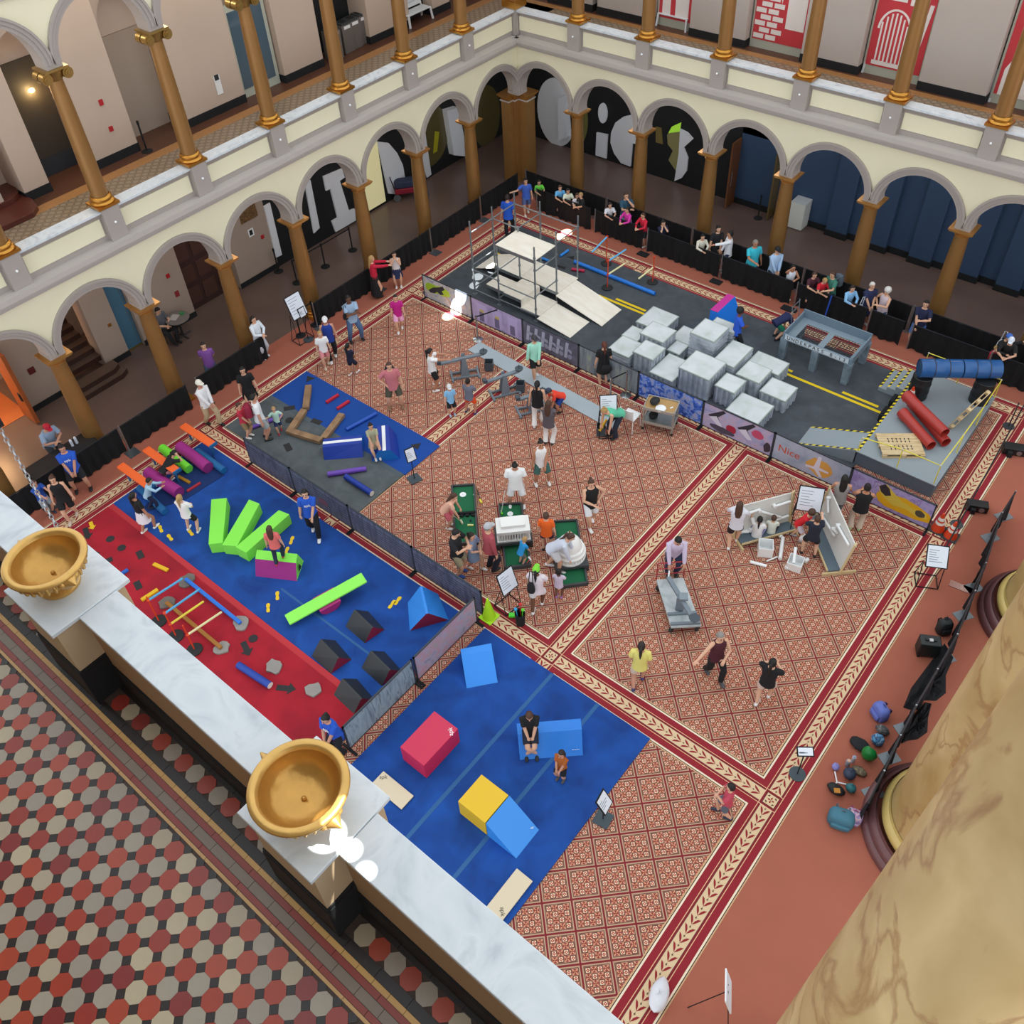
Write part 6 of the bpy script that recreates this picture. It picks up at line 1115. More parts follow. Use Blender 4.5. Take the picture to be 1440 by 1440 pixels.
def backpack(px, label, s_, mat, rot, trim='1a1c20', tilt=0.0, cat='backpack'):
    p = at(*px); o = thing('backpack', label, cat, (p.x, p.y, .008), rot); k = MB(); w_, d_, h_ = s_
    k.rings([[(w_ * f * math.copysign(abs(math.cos(a)) ** .6, math.cos(a)), d_ * f * math.copysign(abs(math.sin(a)) ** .6, math.sin(a)), z * h_) for a in [2 * PI * j / 16 for j in range(16)]] for z, f in ((0, .86), (.06, .98), (.5, 1), (.8, .92), (.95, .7), (1, .35))]).build('body', mat, o, True)
    MB().rings([[(w_ * .7 * math.copysign(abs(math.cos(a)) ** .6, math.cos(a)), -d_ * .95 - d_ * .35 * f * (1 + math.sin(a)) * .5, z * h_) for a in [2 * PI * j / 12 for j in range(12)]] for z, f in ((.06, .5), (.15, 1), (.45, 1), (.52, .5))]).build('front_pocket', mat, o, True)
    for x in (-.45, .45): MB().tube([(w_ * x, d_ * .9, h_ * .9), (w_ * x, d_ * 1.4, h_ * .6), (w_ * x, d_ * 1.0, h_ * .12)], .018, 6).build('strap', M(trim, .8), o, True)
    MB().tube([(-.05, d_ * .3, h_ * .98), (0, d_ * .3, h_ * 1.1), (.05, d_ * .3, h_ * .98)], .012, 6).build('grab_loop', M(trim, .8), o, True); return o
backpack((1325, 888), 'dark grey backpack leaning on the right aisle barrier', (.17, .13, .42), M('22282a', .7), .8); backpack((1236, 1006), 'periwinkle blue backpack on the carpet of the right aisle', (.2, .14, .36), M('6272c0', .7), -.6, '3a4684'); backpack((1181, 1155), 'teal backpack at the bottom of the bag pile', (.26, .17, .34), M('3f7488', .7), .3, '5a6670'); backpack((1199, 1152), 'pink and blue flowered bag at the foot of the purple column base', (.17, .13, .28), art(['d06a8c', '7a86b8', 'e8b8c0', '4a5a8a'], 12, 4, 1, 95), .2, 'a04a6c', cat='bag')
p = at(1301, 918); o = thing('suitcase', 'black travel case standing below the dark grey backpack', 'suitcase', (p.x, p.y, .008), .5); MB().box(-.23, .23, -.15, .15, .04, .5).build('shell', M('1d2424', .5), o, bev=.03); MB().box(-.12, .12, -.03, .03, .5, .53).build('handle', M('0d0f10', .4), o); MB().box(-.04, .04, -.05, .02, .5, .535).build('tag', M('c8c8c8', .5), o)
for x in (-.18, .18): MB().tube([(x, -.15, .03), (x, .15, .03)], .03, 10).build('wheel', BLK, o)
lump('drawstring_bag', 'black drawstring bag beside the green tote', 'bag', at(1208, 1049) + Vector((0, 0, .008)), (.22, .15, .07), M('14171c', .8), 11); lump('green_tote', 'green shiny tote bag leaning on the barrier', 'bag', at(1219, 1067) + Vector((0, 0, .008)), (.16, .12, .2), M('0f7a34', .4), 12); lump('blue_bag', 'light and dark blue bag above the green tote', 'bag', at(1232, 1046) + Vector((0, 0, .008)), (.14, .12, .16), art(['6ab4e0', '1c3a6c', '98cce8'], 8, 4, 1, 97), 13); lump('grey_bag', 'crumpled grey bag above the blue bag', 'bag', at(1239, 1031) + Vector((0, 0, .008)), (.15, .1, .12), art(['6a6c6e', '3a3c40', '8c8a86'], 8, 4, 1, 98), 14)
lump('navy_bag', 'dark slate rounded bag in the pile', 'bag', at(1193, 1092) + Vector((0, 0, .008)), (.13, .13, .12), M('2f3a50', .6), 15); lump('black_orange_bag', 'black case with an orange patch in the pile', 'bag', at(1174, 1113) + Vector((0, 0, .008)), (.19, .11, .1), M('15191d', .6), 16); tag(MB().box(-.06, .06, -.05, .05, 0, .02).build('orange_patch', M('b87a1c', .6), loc=at(1177, 1112, .2), rot=.6), 'orange patch lying on the black case in the pile', 'patch'); lump('teal_box', 'small teal lunch bag in the pile', 'bag', at(1195, 1112) + Vector((0, 0, .008)), (.11, .09, .11), M('2a6c72', .6), 17); lump('lilac_pouch', 'lilac pouch with white straps in the pile', 'bag', at(1174, 1081) + Vector((0, 0, .008)), (.08, .08, .08), M('8a88c8', .6), 18); lump('tan_bag', 'tan netted bag behind the slate bag', 'bag', at(1208, 1086) + Vector((0, 0, .008)), (.16, .1, .05), art(['8a785c', '4a4238', 'a8946c'], 10, 4, 1, 99), 19)
p = at(1191, 1076); o = thing('water_bottle', 'grey water bottle standing apart to the left of the green tote', 'bottle', (p.x, p.y, .008)); MB().tube([(0, 0, 0), (0, 0, .17)], .05, 12).build('body', M('8a94a0', .3), o, 50); MB().tube([(0, 0, .17), (0, 0, .2)], .035, 12).build('lid', M('c8a48c', .4), o, 50)
p = at(1191, 1069, .1); o = thing('water_bottle', 'pale water bottle standing behind the grey bottle', 'bottle', (p.x + .1, p.y + .1, .008)); MB().tube([(0, 0, 0), (0, 0, .19)], .04, 12).build('body', M('c4ccd6', .3), o, 50); MB().tube([(0, 0, .19), (0, 0, .22)], .028, 12).build('lid', M('8a94b0', .4), o, 50)
p1, p2, p3 = at(1174, 1085, .05), at(1177, 1100, .05), at(1170, 1108, .05); tag(MB().tube([p1, p2, p3], .015, 6).tube([p2, at(1190, 1103, .05)], .015, 6).build('white_strap', WHITE, None, True), 'white straps trailing from the lilac pouch', 'strap'); tag(MB().box(-.09, .09, -.06, .06, 0, .02).build('white_paper', WHITE, loc=at(1189, 1156) + Vector((0, 0, .008)), rot=.9), 'white paper between the teal backpack and the flowered bag', 'paper')
tag(MB().box(-.26, .26, -.1, .1, 0, .012).build('clear_base', M('b88478', .15, trans=.3), loc=at(1351, 826) + Vector((0, 0, .008)), rot=.12), 'clear acrylic base plate lying on the carpet', 'plate')
pb = lump('plastic_bag', 'crumpled white plastic bag on the rug border at the bottom', 'bag', at(926, 1402) + Vector((0, 0, ZF)), (.3, .17, .12), M('dcdde4', .35, bump=.6, bs=18), 31, None, 1.85)
# ================================================================ hanging chain
q = onx(38, 665, 22.4); q = ony(38, 668, -12.9); o = thing('hanging_chain', 'steel chain hanging down past the left urn', 'chain', (q.x * S, q.y * S, 0)); k = MB(); zt_ = ony(0, 601, -12.9).z * S; zb_ = 8.2; n_ = int((zt_ - zb_) / .075)
for i in range(n_):
    z = zt_ - i * .075; a = (i % 2) * PI / 2; P = [(math.cos(a) * .022 * math.cos(t), math.sin(a) * .022 * math.cos(t), z + .05 * math.sin(t)) for t in [2 * PI * j / 8 for j in range(9)]]; k.tube(P, .008, 5)
k.build('links', M('b4b8bc', .3, .8), o, True, kind='stuff'); MB().box(-.05, .05, -.05, .05, zt_, zt_ + .22).build('clamp', BLK, o); MB().tube([(0, 0, zt_ + .2), (0, 0, zt_ + 9)], .012, 6).build('cable', STEEL, o)
# ================================================================ benches, bins, odds and ends on the balcony
def bench(x, y, rot, label):
    o = thing('bench', label, 'bench', (x * S, y * S, ZU * S), rot, 'white slatted benches'); BW = M('dfe4ea', .5)
    for i in range(4): MB().box(-.62, .62, -.24 + i * .12, -.13 + i * .12, .4, .43).build('seat_slat', BW, o)
    for i in range(3): z = .48 + i * .15; MB().rings([[(-.62, .26 + .05 * i, z), (.62, .26 + .05 * i, z), (.62, .3 + .05 * i, z + .01), (-.62, .3 + .05 * i, z + .01)], [(-.62, .3 + .05 * i, z + .13), (.62, .3 + .05 * i, z + .13), (.62, .34 + .05 * i, z + .14), (-.62, .34 + .05 * i, z + .14)]]).build('back_slat', BW, o)
    for sx in (-.58, .58): MB().bar((sx, -.22, .4), (sx * 1.06, -.28, 0), .06, .06).build('leg', BW, o); MB().bar((sx, .24, .4), (sx * 1.06, .32, 0), .06, .06).build('leg', BW, o); MB().bar((sx, .26, .42), (sx, .42, .92), .05, .05).build('back_post', BW, o)
    return o
for px, ds in (((943, 41), 'nearest the corner on the back balcony'), ((1238, 108), 'in front of the spindle chair mural'), ((1420, 150), 'at the far right of the back balcony')): v = at(*px, ZU * S) / S; bench(v.x, v.y + .5, 0, 'white slatted bench %s' % ds)
v = at(592, 35, ZU * S) / S; bench(v.x - .6, v.y + .2, PI / 2, 'white slatted bench on the left balcony near the corner')
def wastebin(loc, label, mat, h=.95, w_=.25, rot=0, grp=None, lab=True):
    o = thing('waste_bin', label, 'bin', loc, rot, grp); MB().box(-w_, w_, -w_, w_, 0, h).build('body', mat, o, bev=.02); MB().box(-w_ * .9, w_ * .9, -w_ * .9, w_ * .9, h, h + .06).build('lid', M('33383c', .5), o, bev=.02); MB().box(-w_ * .5, w_ * .5, -w_ * .5, w_ * .5, h + .055, h + .065).build('slot', BLK, o)
    if lab: MB().box(-w_ * .6, w_ * .6, -w_ - .006, -w_, h * .86, h * .97).build('sticker', WHITE, o)
    return o
for i, (px, ds) in enumerate((((478, 84), 'leftmost of the four'), ((494, 74), 'second from the left of the four'), ((505, 68), 'third from the left of the four'), ((517, 61), 'rightmost of the four'))): v = at(*px, ZU * S); wastebin((v.x - .25, v.y, v.z), 'grey recycling bin in the balcony niche, %s' % ds, M('6a6561', .6), .95, .24, PI / 2, 'balcony recycling bins')
v = at(1385, 140, ZU * S); wastebin((v.x, v.y + .2, v.z), 'blue grey waste bin beside the far right bench', M('8c9aa6', .5), .95, .26, 0, None, False)
v = at(941, 250); wastebin((v.x, v.y + .1, 0), 'pale blue waste bin below the letter s on the black wall', M('7f97ac', .5), 1.0, .26, 0, None, False)
def pedestal(px, label, w_, h): v = at(*px); o = thing('display_pedestal', label, 'pedestal', (v.x, v.y, .002), .0, 'white pedestals'); MB().box(-w_, w_, -w_, w_, 0.03, h).build('body', M('d6d9d4', .5), o, bev=.01); MB().box(-w_ * .9, w_ * .9, -w_ * .9, w_ * .9, 0, .03).build('plinth', BLK, o); MB().box(-w_, w_, -w_, w_, h, h + .015).build('top', M('c2c8cc', .5), o)
pedestal((523, 290), 'white pedestal by the lit shop window under the left arcade', .26, 1.0); pedestal((1121, 318), 'white pedestal against the navy wall by the shop doorway', .28, 1.05)
# stroller-like luggage cart
v = at(574, 277); o = thing('baggage_cart', 'red and black baggage cart behind the golden columns', 'cart', (v.x, v.y, 0), .9); MB().box(-.5, .5, -.25, .25, .28, .5).build('tub', M('8e1a30', .5), o, bev=.03); MB().box(-.48, .3, -.22, .22, .5, .78).build('load', M('2c3450', .8, n=.5, ns=12), o, bev=.06); MB().tube([(-.5, -.25, .5), (-.62, -.25, 1.0), (-.62, .25, 1.0), (-.5, .25, .5)], .02, 8).build('handle', BLK, o, True); MB().box(.25, .75, -.2, .2, .45, .85).build('second_load', M('1b2434', .8), o, bev=.08)
for x in (-.45, .7):
    for y in (-.24, .24): MB().tube([(x, y - .025, .14), (x, y + .025, .14)], .14, 16).build('wheel', M('5a5e62', .5), o, 50)
# check-in table
v = [at(32, 657, .75), at(62, 631, .75) if 0 else at(91, 622, .75), at(105, 634, .75), at(37, 677, .75)]; c = sum(v, Vector()) / 4
o = thing('check_in_table', 'table under a floor length black cloth beside the left barrier', 'table', (-1.66, -3.56, 0), 0); MB().box(-.36, .36, -1.0, 1.0, .72, .75).build('tabletop', M('15161a', .8), o, bev=.01); MB().box(-.37, .37, -1.01, 1.01, .02, .73).build('tablecloth', M('0a0b0e', .9), o, bev=.02)
for i, y in enumerate((.42, .56)): q = thing('water_bottle', 'white bottle on the black check-in table, %s' % ('nearer the cap' if i == 0 else 'further right'), 'bottle', (-1.74, -3.56 + y, .752)); MB().tube([(0, 0, 0), (0, 0, .2)], .04, 12).build('body', M('d4d8e4', .3), q, 50); MB().tube([(0, 0, .2), (0, 0, .235)], .025, 12).build('lid', WHITE, q, 50)
# cafe table and newspaper
v = at(258, 472); o = thing('cafe_table', 'round grey cafe table on a cross foot under the left arcade', 'table', (v.x, v.y, 0)); MB().lathe([(.02, .72), (.4, .72), (.4, .745), (.02, .745)], 28).build('tabletop', M('7a7472', .4), o, 50); MB().tube([(0, 0, .04), (0, 0, .72)], .035, 10).build('pedestal', M('3a3a3c', .4, .5), o, 50); MB().box(-.3, .3, -.03, .03, .0, .04).box(-.03, .03, -.3, .3, .0, .04).build('foot', M('5a5a5c', .4, .6), o)
tag(MB().box(-.13, .13, -.16, .16, 0, .012).build('newspaper', M('b9b4b0', .8), loc=(v.x - .08, v.y - .05, .746), rot=.5), 'open newspaper on the cafe table', 'newspaper'); tag(MB().box(-.07, .07, -.05, .05, 0, .06).build('lunch_box', M('3f8a54', .5), loc=(v.x - .02, v.y + .22, .746), rot=.3), 'small green box on the cafe table', 'box')
v2 = at(236, 478); o = thing('cafe_chair', 'dark chair under the man reading at the cafe table', 'chair', (v2.x, v2.y, 0), -1.4); MB().box(-.2, .2, -.2, .2, .42, .45).build('seat', M('1c1c1e', .7), o); MB().box(-.2, .2, -.22, -.19, .5, .85).build('backrest', M('1c1c1e', .7), o)
for x in (-.18, .18):
    for y in (-.18, .18): MB().tube([(x, y, 0), (x, y, .42)], .014, 6).build('leg', M('2a2a2c', .5), o)
# wall fittings
def wallbox(pos, label, cat, s_, mat, side, name): MB0 = MB().box(-.5 * s_[0], .5 * s_[0], -.5 * s_[1], .5 * s_[1], -.5 * s_[2], .5 * s_[2]); return tag(MB0.build(name, mat, loc=pos), label, cat)
def WL(px, X, z_=None): return onx(*px, X) * S
RED = M('b01f28', .5)
wallbox(WL((142, 144), -9.38), 'red fire alarm box high on the left balcony pier', 'alarm', (.05, .12, .16), RED, 0, 'fire_alarm'); wallbox(WL((156, 181), -9.38), 'red alarm pull station low on the left balcony pier', 'alarm', (.05, .12, .14), RED, 0, 'alarm_pull'); wallbox(WL((307, 119), -9.37), 'tall white notice with a small photo on the balcony pier', 'notice', (.02, .22, .6), WHITE, 0, 'wall_notice'); wallbox(WL((304.5, 109), -9.34), 'small dark photo on the tall white notice', 'photo', (.02, .15, .16), M('2a2c30', .6), 0, 'notice_photo')
wallbox(WL((44, 521), -8.83), 'dark red bell on the tan pier at the left edge', 'bell', (.08, .2, .2), M('5c1a1e', .4), 0, 'wall_bell'); wallbox(WL((236, 388), -8.83), 'red strobe box on the tan pier right of the cafe table', 'alarm', (.05, .12, .14), RED, 0, 'fire_alarm'); wallbox(WL((249, 413), -8.83), 'dark red pull box on the tan pier by the brown door', 'alarm', (.05, .14, .2), M('8a2a2c', .5), 0, 'alarm_pull'); wallbox(WL((369, 333), -8.83), 'small red pull box on the tan pier by the black wall', 'alarm', (.05, .12, .13), RED, 0, 'alarm_pull'); wallbox(WL((348, 298), -8.83), 'bronze plaque under the third left arch', 'plaque', (.03, .72, .62), art([('4f3a24', .3), ('7a5c38', .6), ('9c7a4c', .8)], 14, 4, .5, 101, r=.5), 0, 'bronze_plaque'); wallbox(WL((353, 327), -8.83), 'small white framed notice under the bronze plaque', 'notice', (.03, .22, .28), WHITE, 0, 'wall_notice'); wallbox(WL((353, 327), -8.80), 'dark picture inside the small framed notice', 'photo', (.02, .12, .18), BLK, 0, 'notice_photo'); wallbox(WL((154, 457), -8.83), 'brass door knob fitting on the tan pier beside the stairs', 'fitting', (.06, .1, .1), GOLDB, 0, 'wall_fitting')
v = at(207, 213, ZU * S); stanchion(None, 'black stanchion on the left balcony beside the niche door', P=Vector((v.x, v.y, 0)), z=ZU * S); v = at(11, 296, ZU * S); stanchion(None, 'black stanchion on the balcony steps at the left edge', P=Vector((v.x, v.y, 0)), z=ZU * S)
o = thing('balcony_steps', 'dark red curved steps on the left balcony at the frame edge', 'stairs', (0, 0, 0)); 
for i, (px, w_) in enumerate((((20, 300), 1.5), ((0, 290), 1.1))):
    v = at(*px, ZU * S) / S; MB(S).prism([(v.x - 1.6, v.y - 2.5), (v.x + w_ * .8, v.y - 2.5), (v.x + w_ * .8, v.y + .4), (v.x + w_ * .5, v.y + .9), (v.x, v.y + 1.1), (v.x - 1.6, v.y + 1.1)], ZU + .26 * i, ZU + .26 * (i + 1)).build('step', M('5a2c24', .35), o, bev=.01)
# sunlight slipping through the high windows
for tgt, e, ang_, off in ((at(655, 425, .3), 300000, 1.3, (5, -11, 20)), (at(642, 436, .1), 300000, 1.2, (5, -11, 20)), (at(630, 445), 300000, 1.0, (5, -11, 20)), (at(797, 327), 300000, 1.1, (5, -11, 20)), (at(788, 333), 250000, .9, (5, -11, 20)), (at(690, 372, .4), 200000, 1.0, (5, -11, 20)), (at(672, 390), 120000, .9, (5, -11, 20)), (at(668, 402), 120000, .6, (5, -11, 20)), (Vector(at(464, 1165, 13.1)), 6500, 1.9, (2.6, 1.6, 6.5)), (Vector(at(492, 1195, 13.0)), 5000, 1.2, (2.6, 1.6, 6.5)), (Vector(at(515, 1225, 13.0)), 4000, 1.0, (2.6, 1.6, 6.5))):
    L_ = lamp('SPOT', Vector(tgt) + Vector(off), tgt, e, (1, .96, .88), spot_size=math.radians(ang_), spot_blend=.2, shadow_soft_size=.01)
# ================================================================ people
SK = {'l': 'd9a98c', 'm': 'b98264', 'd': '6e4632', 't': 'c8937a'}; HR = {'b': '241a16', 'k': '14100f', 'n': '4a3022', 'y': 'b08c58', 'g': '8a8580', 'w': 'd8d6d2', 'r': '5c2c1c'}
def ik(a, b, l1, l2, pole):
    d = b - a; L = min(d.length, (l1 + l2) * .999); u = d.normalized(); b = a + u * L; x = (l1 * l1 - l2 * l2 + L * L) / (2 * L); h = math.sqrt(max(0, l1 * l1 - x * x))
    p = pole - u * pole.dot(u); p = p.normalized() if p.length > 1e-6 else u.orthogonal().normalized(); return a + u * x + p * h, b
ARMS = {'down': ((.16, .02, .45), (.4, -1, 0)), 'front': ((.03, .14, .50), (1, -.6, 0)), 'cross': ((-.05, .14, .66), (1, 0, -.6)), 'hip': ((.115, .04, .56), (1, -.2, .2)), 'rest': ((.05, .22, .62), (1, -.1, -.6)), 'reach': ((.08, .38, .72), (.5, 0, -1)), 'up': ((.12, .2, 1.0), (1, 0, -.4)), 'chest': ((.03, .19, .68), (1, 0, -.8)), 'fold': ((.02, .16, .60), (1, -.2, -.5)), 'out': ((.36, .12, .72), (0, -.3, -1)), 'floor': ((.08, .28, .12), (.6, -.4, 0)), 'low': ((.1, .3, .32), (.5, -1, 0)), 'face': ((.03, .1, .84), (.8, .3, -1)), 'back': ((.05, -.13, .52), (1, .2, 0)), 'knee': ((.06, .26, .42), (1, 0, 0))}
def person(label, pos, face, H=1.64, skin='l', hair='b', hs='short', top='ffffff', tt='tee', bot='24262c', bt='shorts', shoe='e6e6e6', arms='down', legs='stand', lean=0.0, hip=None, hat=None, z0=None, tilt=.1, grp=None, wide=1.0, print_=None, hz=None, ltgt=None):
    zf = ZF if z0 is None else z0
    if pos[0] == 'h': p = at(pos[1], pos[2], zf + H * .95)
    elif pos[0] == 'f': p = at(pos[1], pos[2], zf)
    else: p = Vector(pos[1:])
    o = thing('person', label, 'person', (p.x, p.y, zf), facing(face), grp)
    V = Vector; hzz = (hip if hip is not None else .5) * H; P0 = V((0, 0, hzz)); d = V((0, math.sin(lean), math.cos(lean))); f = V((0, math.cos(lean), -math.sin(lean))); rx = V((1, 0, 0))
    if lean > .5 and legs == 'stand': P0 = V((0, -.12 * H * math.sin(lean), hzz * .98))
    hk = 1 + max(0, 1.6 - H) * .42; up = V((0, math.sin(lean * .6 + tilt), math.cos(lean * .6 + tilt))); hf = V((0, math.cos(lean * .6 + tilt), -math.sin(lean * .6 + tilt)))
    skm, dark = M(SK[skin], .6), M('1d1614', .5)
    def ell(c, u, v, a, b, n=12): return [tuple(c + u * (a * math.cos(2 * PI * i / n)) + v * (b * math.sin(2 * PI * i / n))) for i in range(n)]
    nb = P0 + d * (.335 * H); hc = nb + up * (.088 * H * hk)
    T = [(-.05, .085, .06), (0, .096, .068), (.07, .085, .06), (.16, .092, .062), (.25, .104, .062), (.295, .09, .052), (.32, .05, .04), (.335, .034, .034)]
    R_ = [ell(P0 + d * (t * H), rx, f, a * H * wide, b * H * wide) for t, a, b in T]
    HD = [(-.066, .026, .03, .004), (-.052, .034, .042, .006), (-.03, .041, .05, .004), (0, .045, .056, 0), (.03, .044, .055, -.004), (.052, .034, .042, -.006), (.066, .012, .015, -.006)]
    R_ += [ell(hc + up * (t * H * hk) + hf * (q * H * hk), rx, hf, a * H * hk, b * H * hk) for t, a, b, q in HD]
    k = MB().rings(R_)
    hp = lambda x, y, z: hc + rx * (x * H * hk) + hf * (y * H * hk) + up * (z * H * hk)
    k.rings([ell(hp(0, .052, -.002), rx, up, .004 * H, .004 * H, 6), ell(hp(0, .066, -.014), rx, up, .009 * H, .006 * H, 6), ell(hp(0, .052, -.022), rx, up, .007 * H, .003 * H, 6)])
    for s_ in (-1, 1):
        k.ball(tuple(hp(.018 * s_, .049, .006)), .007 * H * hk, 6, 4, 1); k.ball(tuple(hp(.046 * s_, -.004, -.002)), .011 * H * hk, 6, 4, 0, (.5, 1, 1.2)); k.bar(tuple(hp(.010 * s_, .052, .018)), tuple(hp(.026 * s_, .048, .018)), .003 * H, .003 * H, 1)
    k.bar(tuple(hp(-.013, .049, -.034)), tuple(hp(.013, .049, -.034)), .006 * H, .004 * H, 2)
    arms = arms if isinstance(arms, tuple) else (arms, arms); AR = []
    for s_, a in zip((-1, 1), arms):
        tg, pole = ARMS[a] if isinstance(a, str) else a; S0 = P0 + d * (.293 * H) + rx * (.098 * H * s_ * wide)
        tgt = V((tg[0] * s_ * H * (1 if a != 'down' else wide), tg[1] * H + (P0.y + .18 * H * math.sin(lean) * (1 if a in ('down', 'fold', 'front', 'hip', 'rest', 'chest') else 0)), tg[2] * H + (hzz - .5 * H) * (1 if hip is not None and a not in ('floor',) else 0)))
        el, wr = ik(S0, tgt, .168 * H, .152 * H, V((pole[0] * s_, pole[1], pole[2]))); AR.append((S0, el, wr))
        k.tube([S0 - rx * (.03 * H * s_), S0, (S0 + el) / 2, el, (el + wr) / 2, wr], [.03 * H, .033 * H, .028 * H, .024 * H, .024 * H, .016 * H], 8)
        hd = (wr - el).normalized(); sd = hd.cross(V((0, 0, 1)));  sd = sd.normalized() if sd.length > .1 else V((0, 1, 0)); pn = hd.cross(sd)
        k.rings([ell(wr + hd * (t * H), sd, pn, a_ * H, b_ * H, 8) for t, a_, b_ in ((-.005, .014, .012), (.02, .022, .011), (.048, .023, .009), (.056, .02, .007))])
        for q, (u, l) in enumerate(((-.018, .034), (-.006, .042), (.006, .04), (.018, .03))):
            b0 = wr + hd * (.05 * H) + sd * (u * H); k.tube([b0, b0 + hd * (l * .55 * H) + pn * (.004 * H), b0 + hd * (l * .95 * H) + pn * (.014 * H)], [.0062 * H, .0058 * H, .0045 * H], 5)
        b0 = wr + hd * (.012 * H) + sd * (-.02 * s_ * H); k.tube([b0, b0 + (hd * .6 - sd * (.8 * s_)) * (.02 * H), b0 + (hd * 1.1 - sd * (.75 * s_) + pn * .2) * (.034 * H)], [.0075 * H, .007 * H, .005 * H], 5)
    LG = []; LT = {'stand': ((-.06, 0), (.06, .01)), 'stride': ((-.05, .13), (.05, -.12)), 'wide': ((-.11, .02), (.11, -.01)), 'walk': ((-.05, -.1), (.05, .1)), 'sit': ((-.05, .24), (.05, .24)), 'squat': ((-.08, .06), (.08, .0)), 'kneel': ((-.06, -.2), (.06, .04)), 'cross': ((.07, .2), (-.07, .2))}[legs]
    for s_, (ax_, ay) in zip((-1, 1), LT):
        h0 = P0 + rx * (.052 * H * s_ * wide) - V((0, 0, .015 * H)); az = .045 * H
        if legs == 'sit' and ltgt is not None: az = ltgt
        kn, an = ik(h0, V((ax_ * H, ay * H, az)), .245 * H, .232 * H, V((.25 * s_, 1, .15))); LG.append((h0, kn, an))
        k.tube([h0, (h0 + kn) / 2, kn, kn + (an - kn) * .3, an], [.055 * H * wide, .047 * H, .036 * H, .036 * H, .022 * H], 8)
    k.build('body', [skm, dark, M('9c5a50', .6)], o, 60)
    # clothing
    tm = M(top, .85, n=.06, ns=9); k = MB(); g = 1.13
    lo = -.06 if tt != 'crop' else .07
    TT = [(lo, .1, .075)] + [q for q in T if q[0] > lo + .02 and q[0] < .31]
    if tt == 'tank': TT = [q for q in TT if q[0] < .28] + [(.296, .09, .052), (.318, .06, .044)]
    else: TT += [(.322, .056, .045)]
    k.rings([ell(P0 + d * (t * H), rx, f, a * H * g * wide, b * H * g * 1.05 * wide) for t, a, b in TT])
    if tt in ('tee', 'dress', 'long', 'polo'):
        for S0, el, wr in AR:
            si = 1 if S0.x > 0 else -1; e_ = S0 + (el - S0) * .72
            if tt == 'long': k.tube([S0 - rx * (.04 * H * si), S0, el, wr - (wr - el) * .06], [.04 * H, .042 * H, .034 * H, .026 * H], 8)
            else: k.tube([S0 - rx * (.04 * H * si), S0, e_], [.04 * H, .043 * H, .043 * H], 8)
    if tt == 'dress': k.rings([ell(P0 + d * (.02 * H), rx, f, .11 * H, .085 * H), ell(P0 - V((0, 0, .1 * H)), rx, V((0, 1, 0)), .13 * H, .11 * H), ell(P0 - V((0, 0, .19 * H)), rx, V((0, 1, 0)), .145 * H, .125 * H)])
    st = k.build('shirt' if tt != 'dress' else 'dress', tm, o, 60)
    if print_ is not None:
        c = P0 + d * (.22 * H) + f * (.08 * H)
        text(print_, .07 * H, M('f0f2f4', .7), o, c + f * (.002 * H), (PI / 2 - lean, 0, PI), 'shirt_print', .004)
    bm_ = M(bot, .85, n=.05, ns=9)
    if tt != 'dress' and bt != 'none':
        k = MB()
        if bt in ('skirt', 'longskirt'):
            L = .2 if bt == 'skirt' else .42; k.rings([ell(P0 + d * (.04 * H), rx, f, .1 * H, .075 * H, 20), ell(P0 - V((0, 0, .04 * H)), rx, V((0, 1, 0)), .115 * H, .09 * H, 20)] + [[(x * (1 + .06 * (i % 2)), y * (1 + .06 * (i % 2)), z) for i, (x, y, z) in enumerate(ell(P0 - V((0, 0, L * H)), rx, V((0, 1, 0)), .145 * H, .12 * H, 20))]])
        else:
            k.rings([ell(P0 + d * (.045 * H), rx, f, .1 * H * wide, .074 * H * wide), ell(P0, rx, f, .108 * H * wide, .08 * H * wide), ell(P0 - d * (.05 * H), rx, f, .1 * H * wide, .075 * H * wide)])
            for h0, kn, an in LG:
                if bt == 'shorts': k.tube([h0, (h0 + kn) / 2, h0 + (kn - h0) * .78], [.06 * H * wide, .06 * H, .058 * H], 8)
                else: k.tube([h0, (h0 + kn) / 2, kn, (kn + an) / 2, an + V((0, 0, .0))], [.06 * H * wide, .055 * H, .045 * H, .042 * H, (.037 if bt == 'pants' else .05) * H], 8)
        k.build({'shorts': 'shorts', 'skirt': 'skirt', 'longskirt': 'skirt'}.get(bt, 'trousers'), bm_, o, 60)
    for h0, kn, an in LG:
        fd = V((0, 1, 0)); 
        if legs == 'kneel' and an.y < 0: fd = V((0, -.3, -.2)).normalized()
        b_ = an - fd * (.03 * H); zz = V((0, 0, 1)); MB().rings([ell(b_ + fd * (t * H) + zz * (-.022 * H), rx, zz, w_ * H, h_ * H, 10) for t, w_, h_ in ((-.01, .014, .014), (.0, .024, .026), (.05, .026, .026), (.1, .028, .019), (.13, .022, .014), (.142, .008, .006))]).build('shoe', M(shoe, .6), o, 60)
    # hair and hats
    hm = M(HR[hair], .65); kk = 1.1
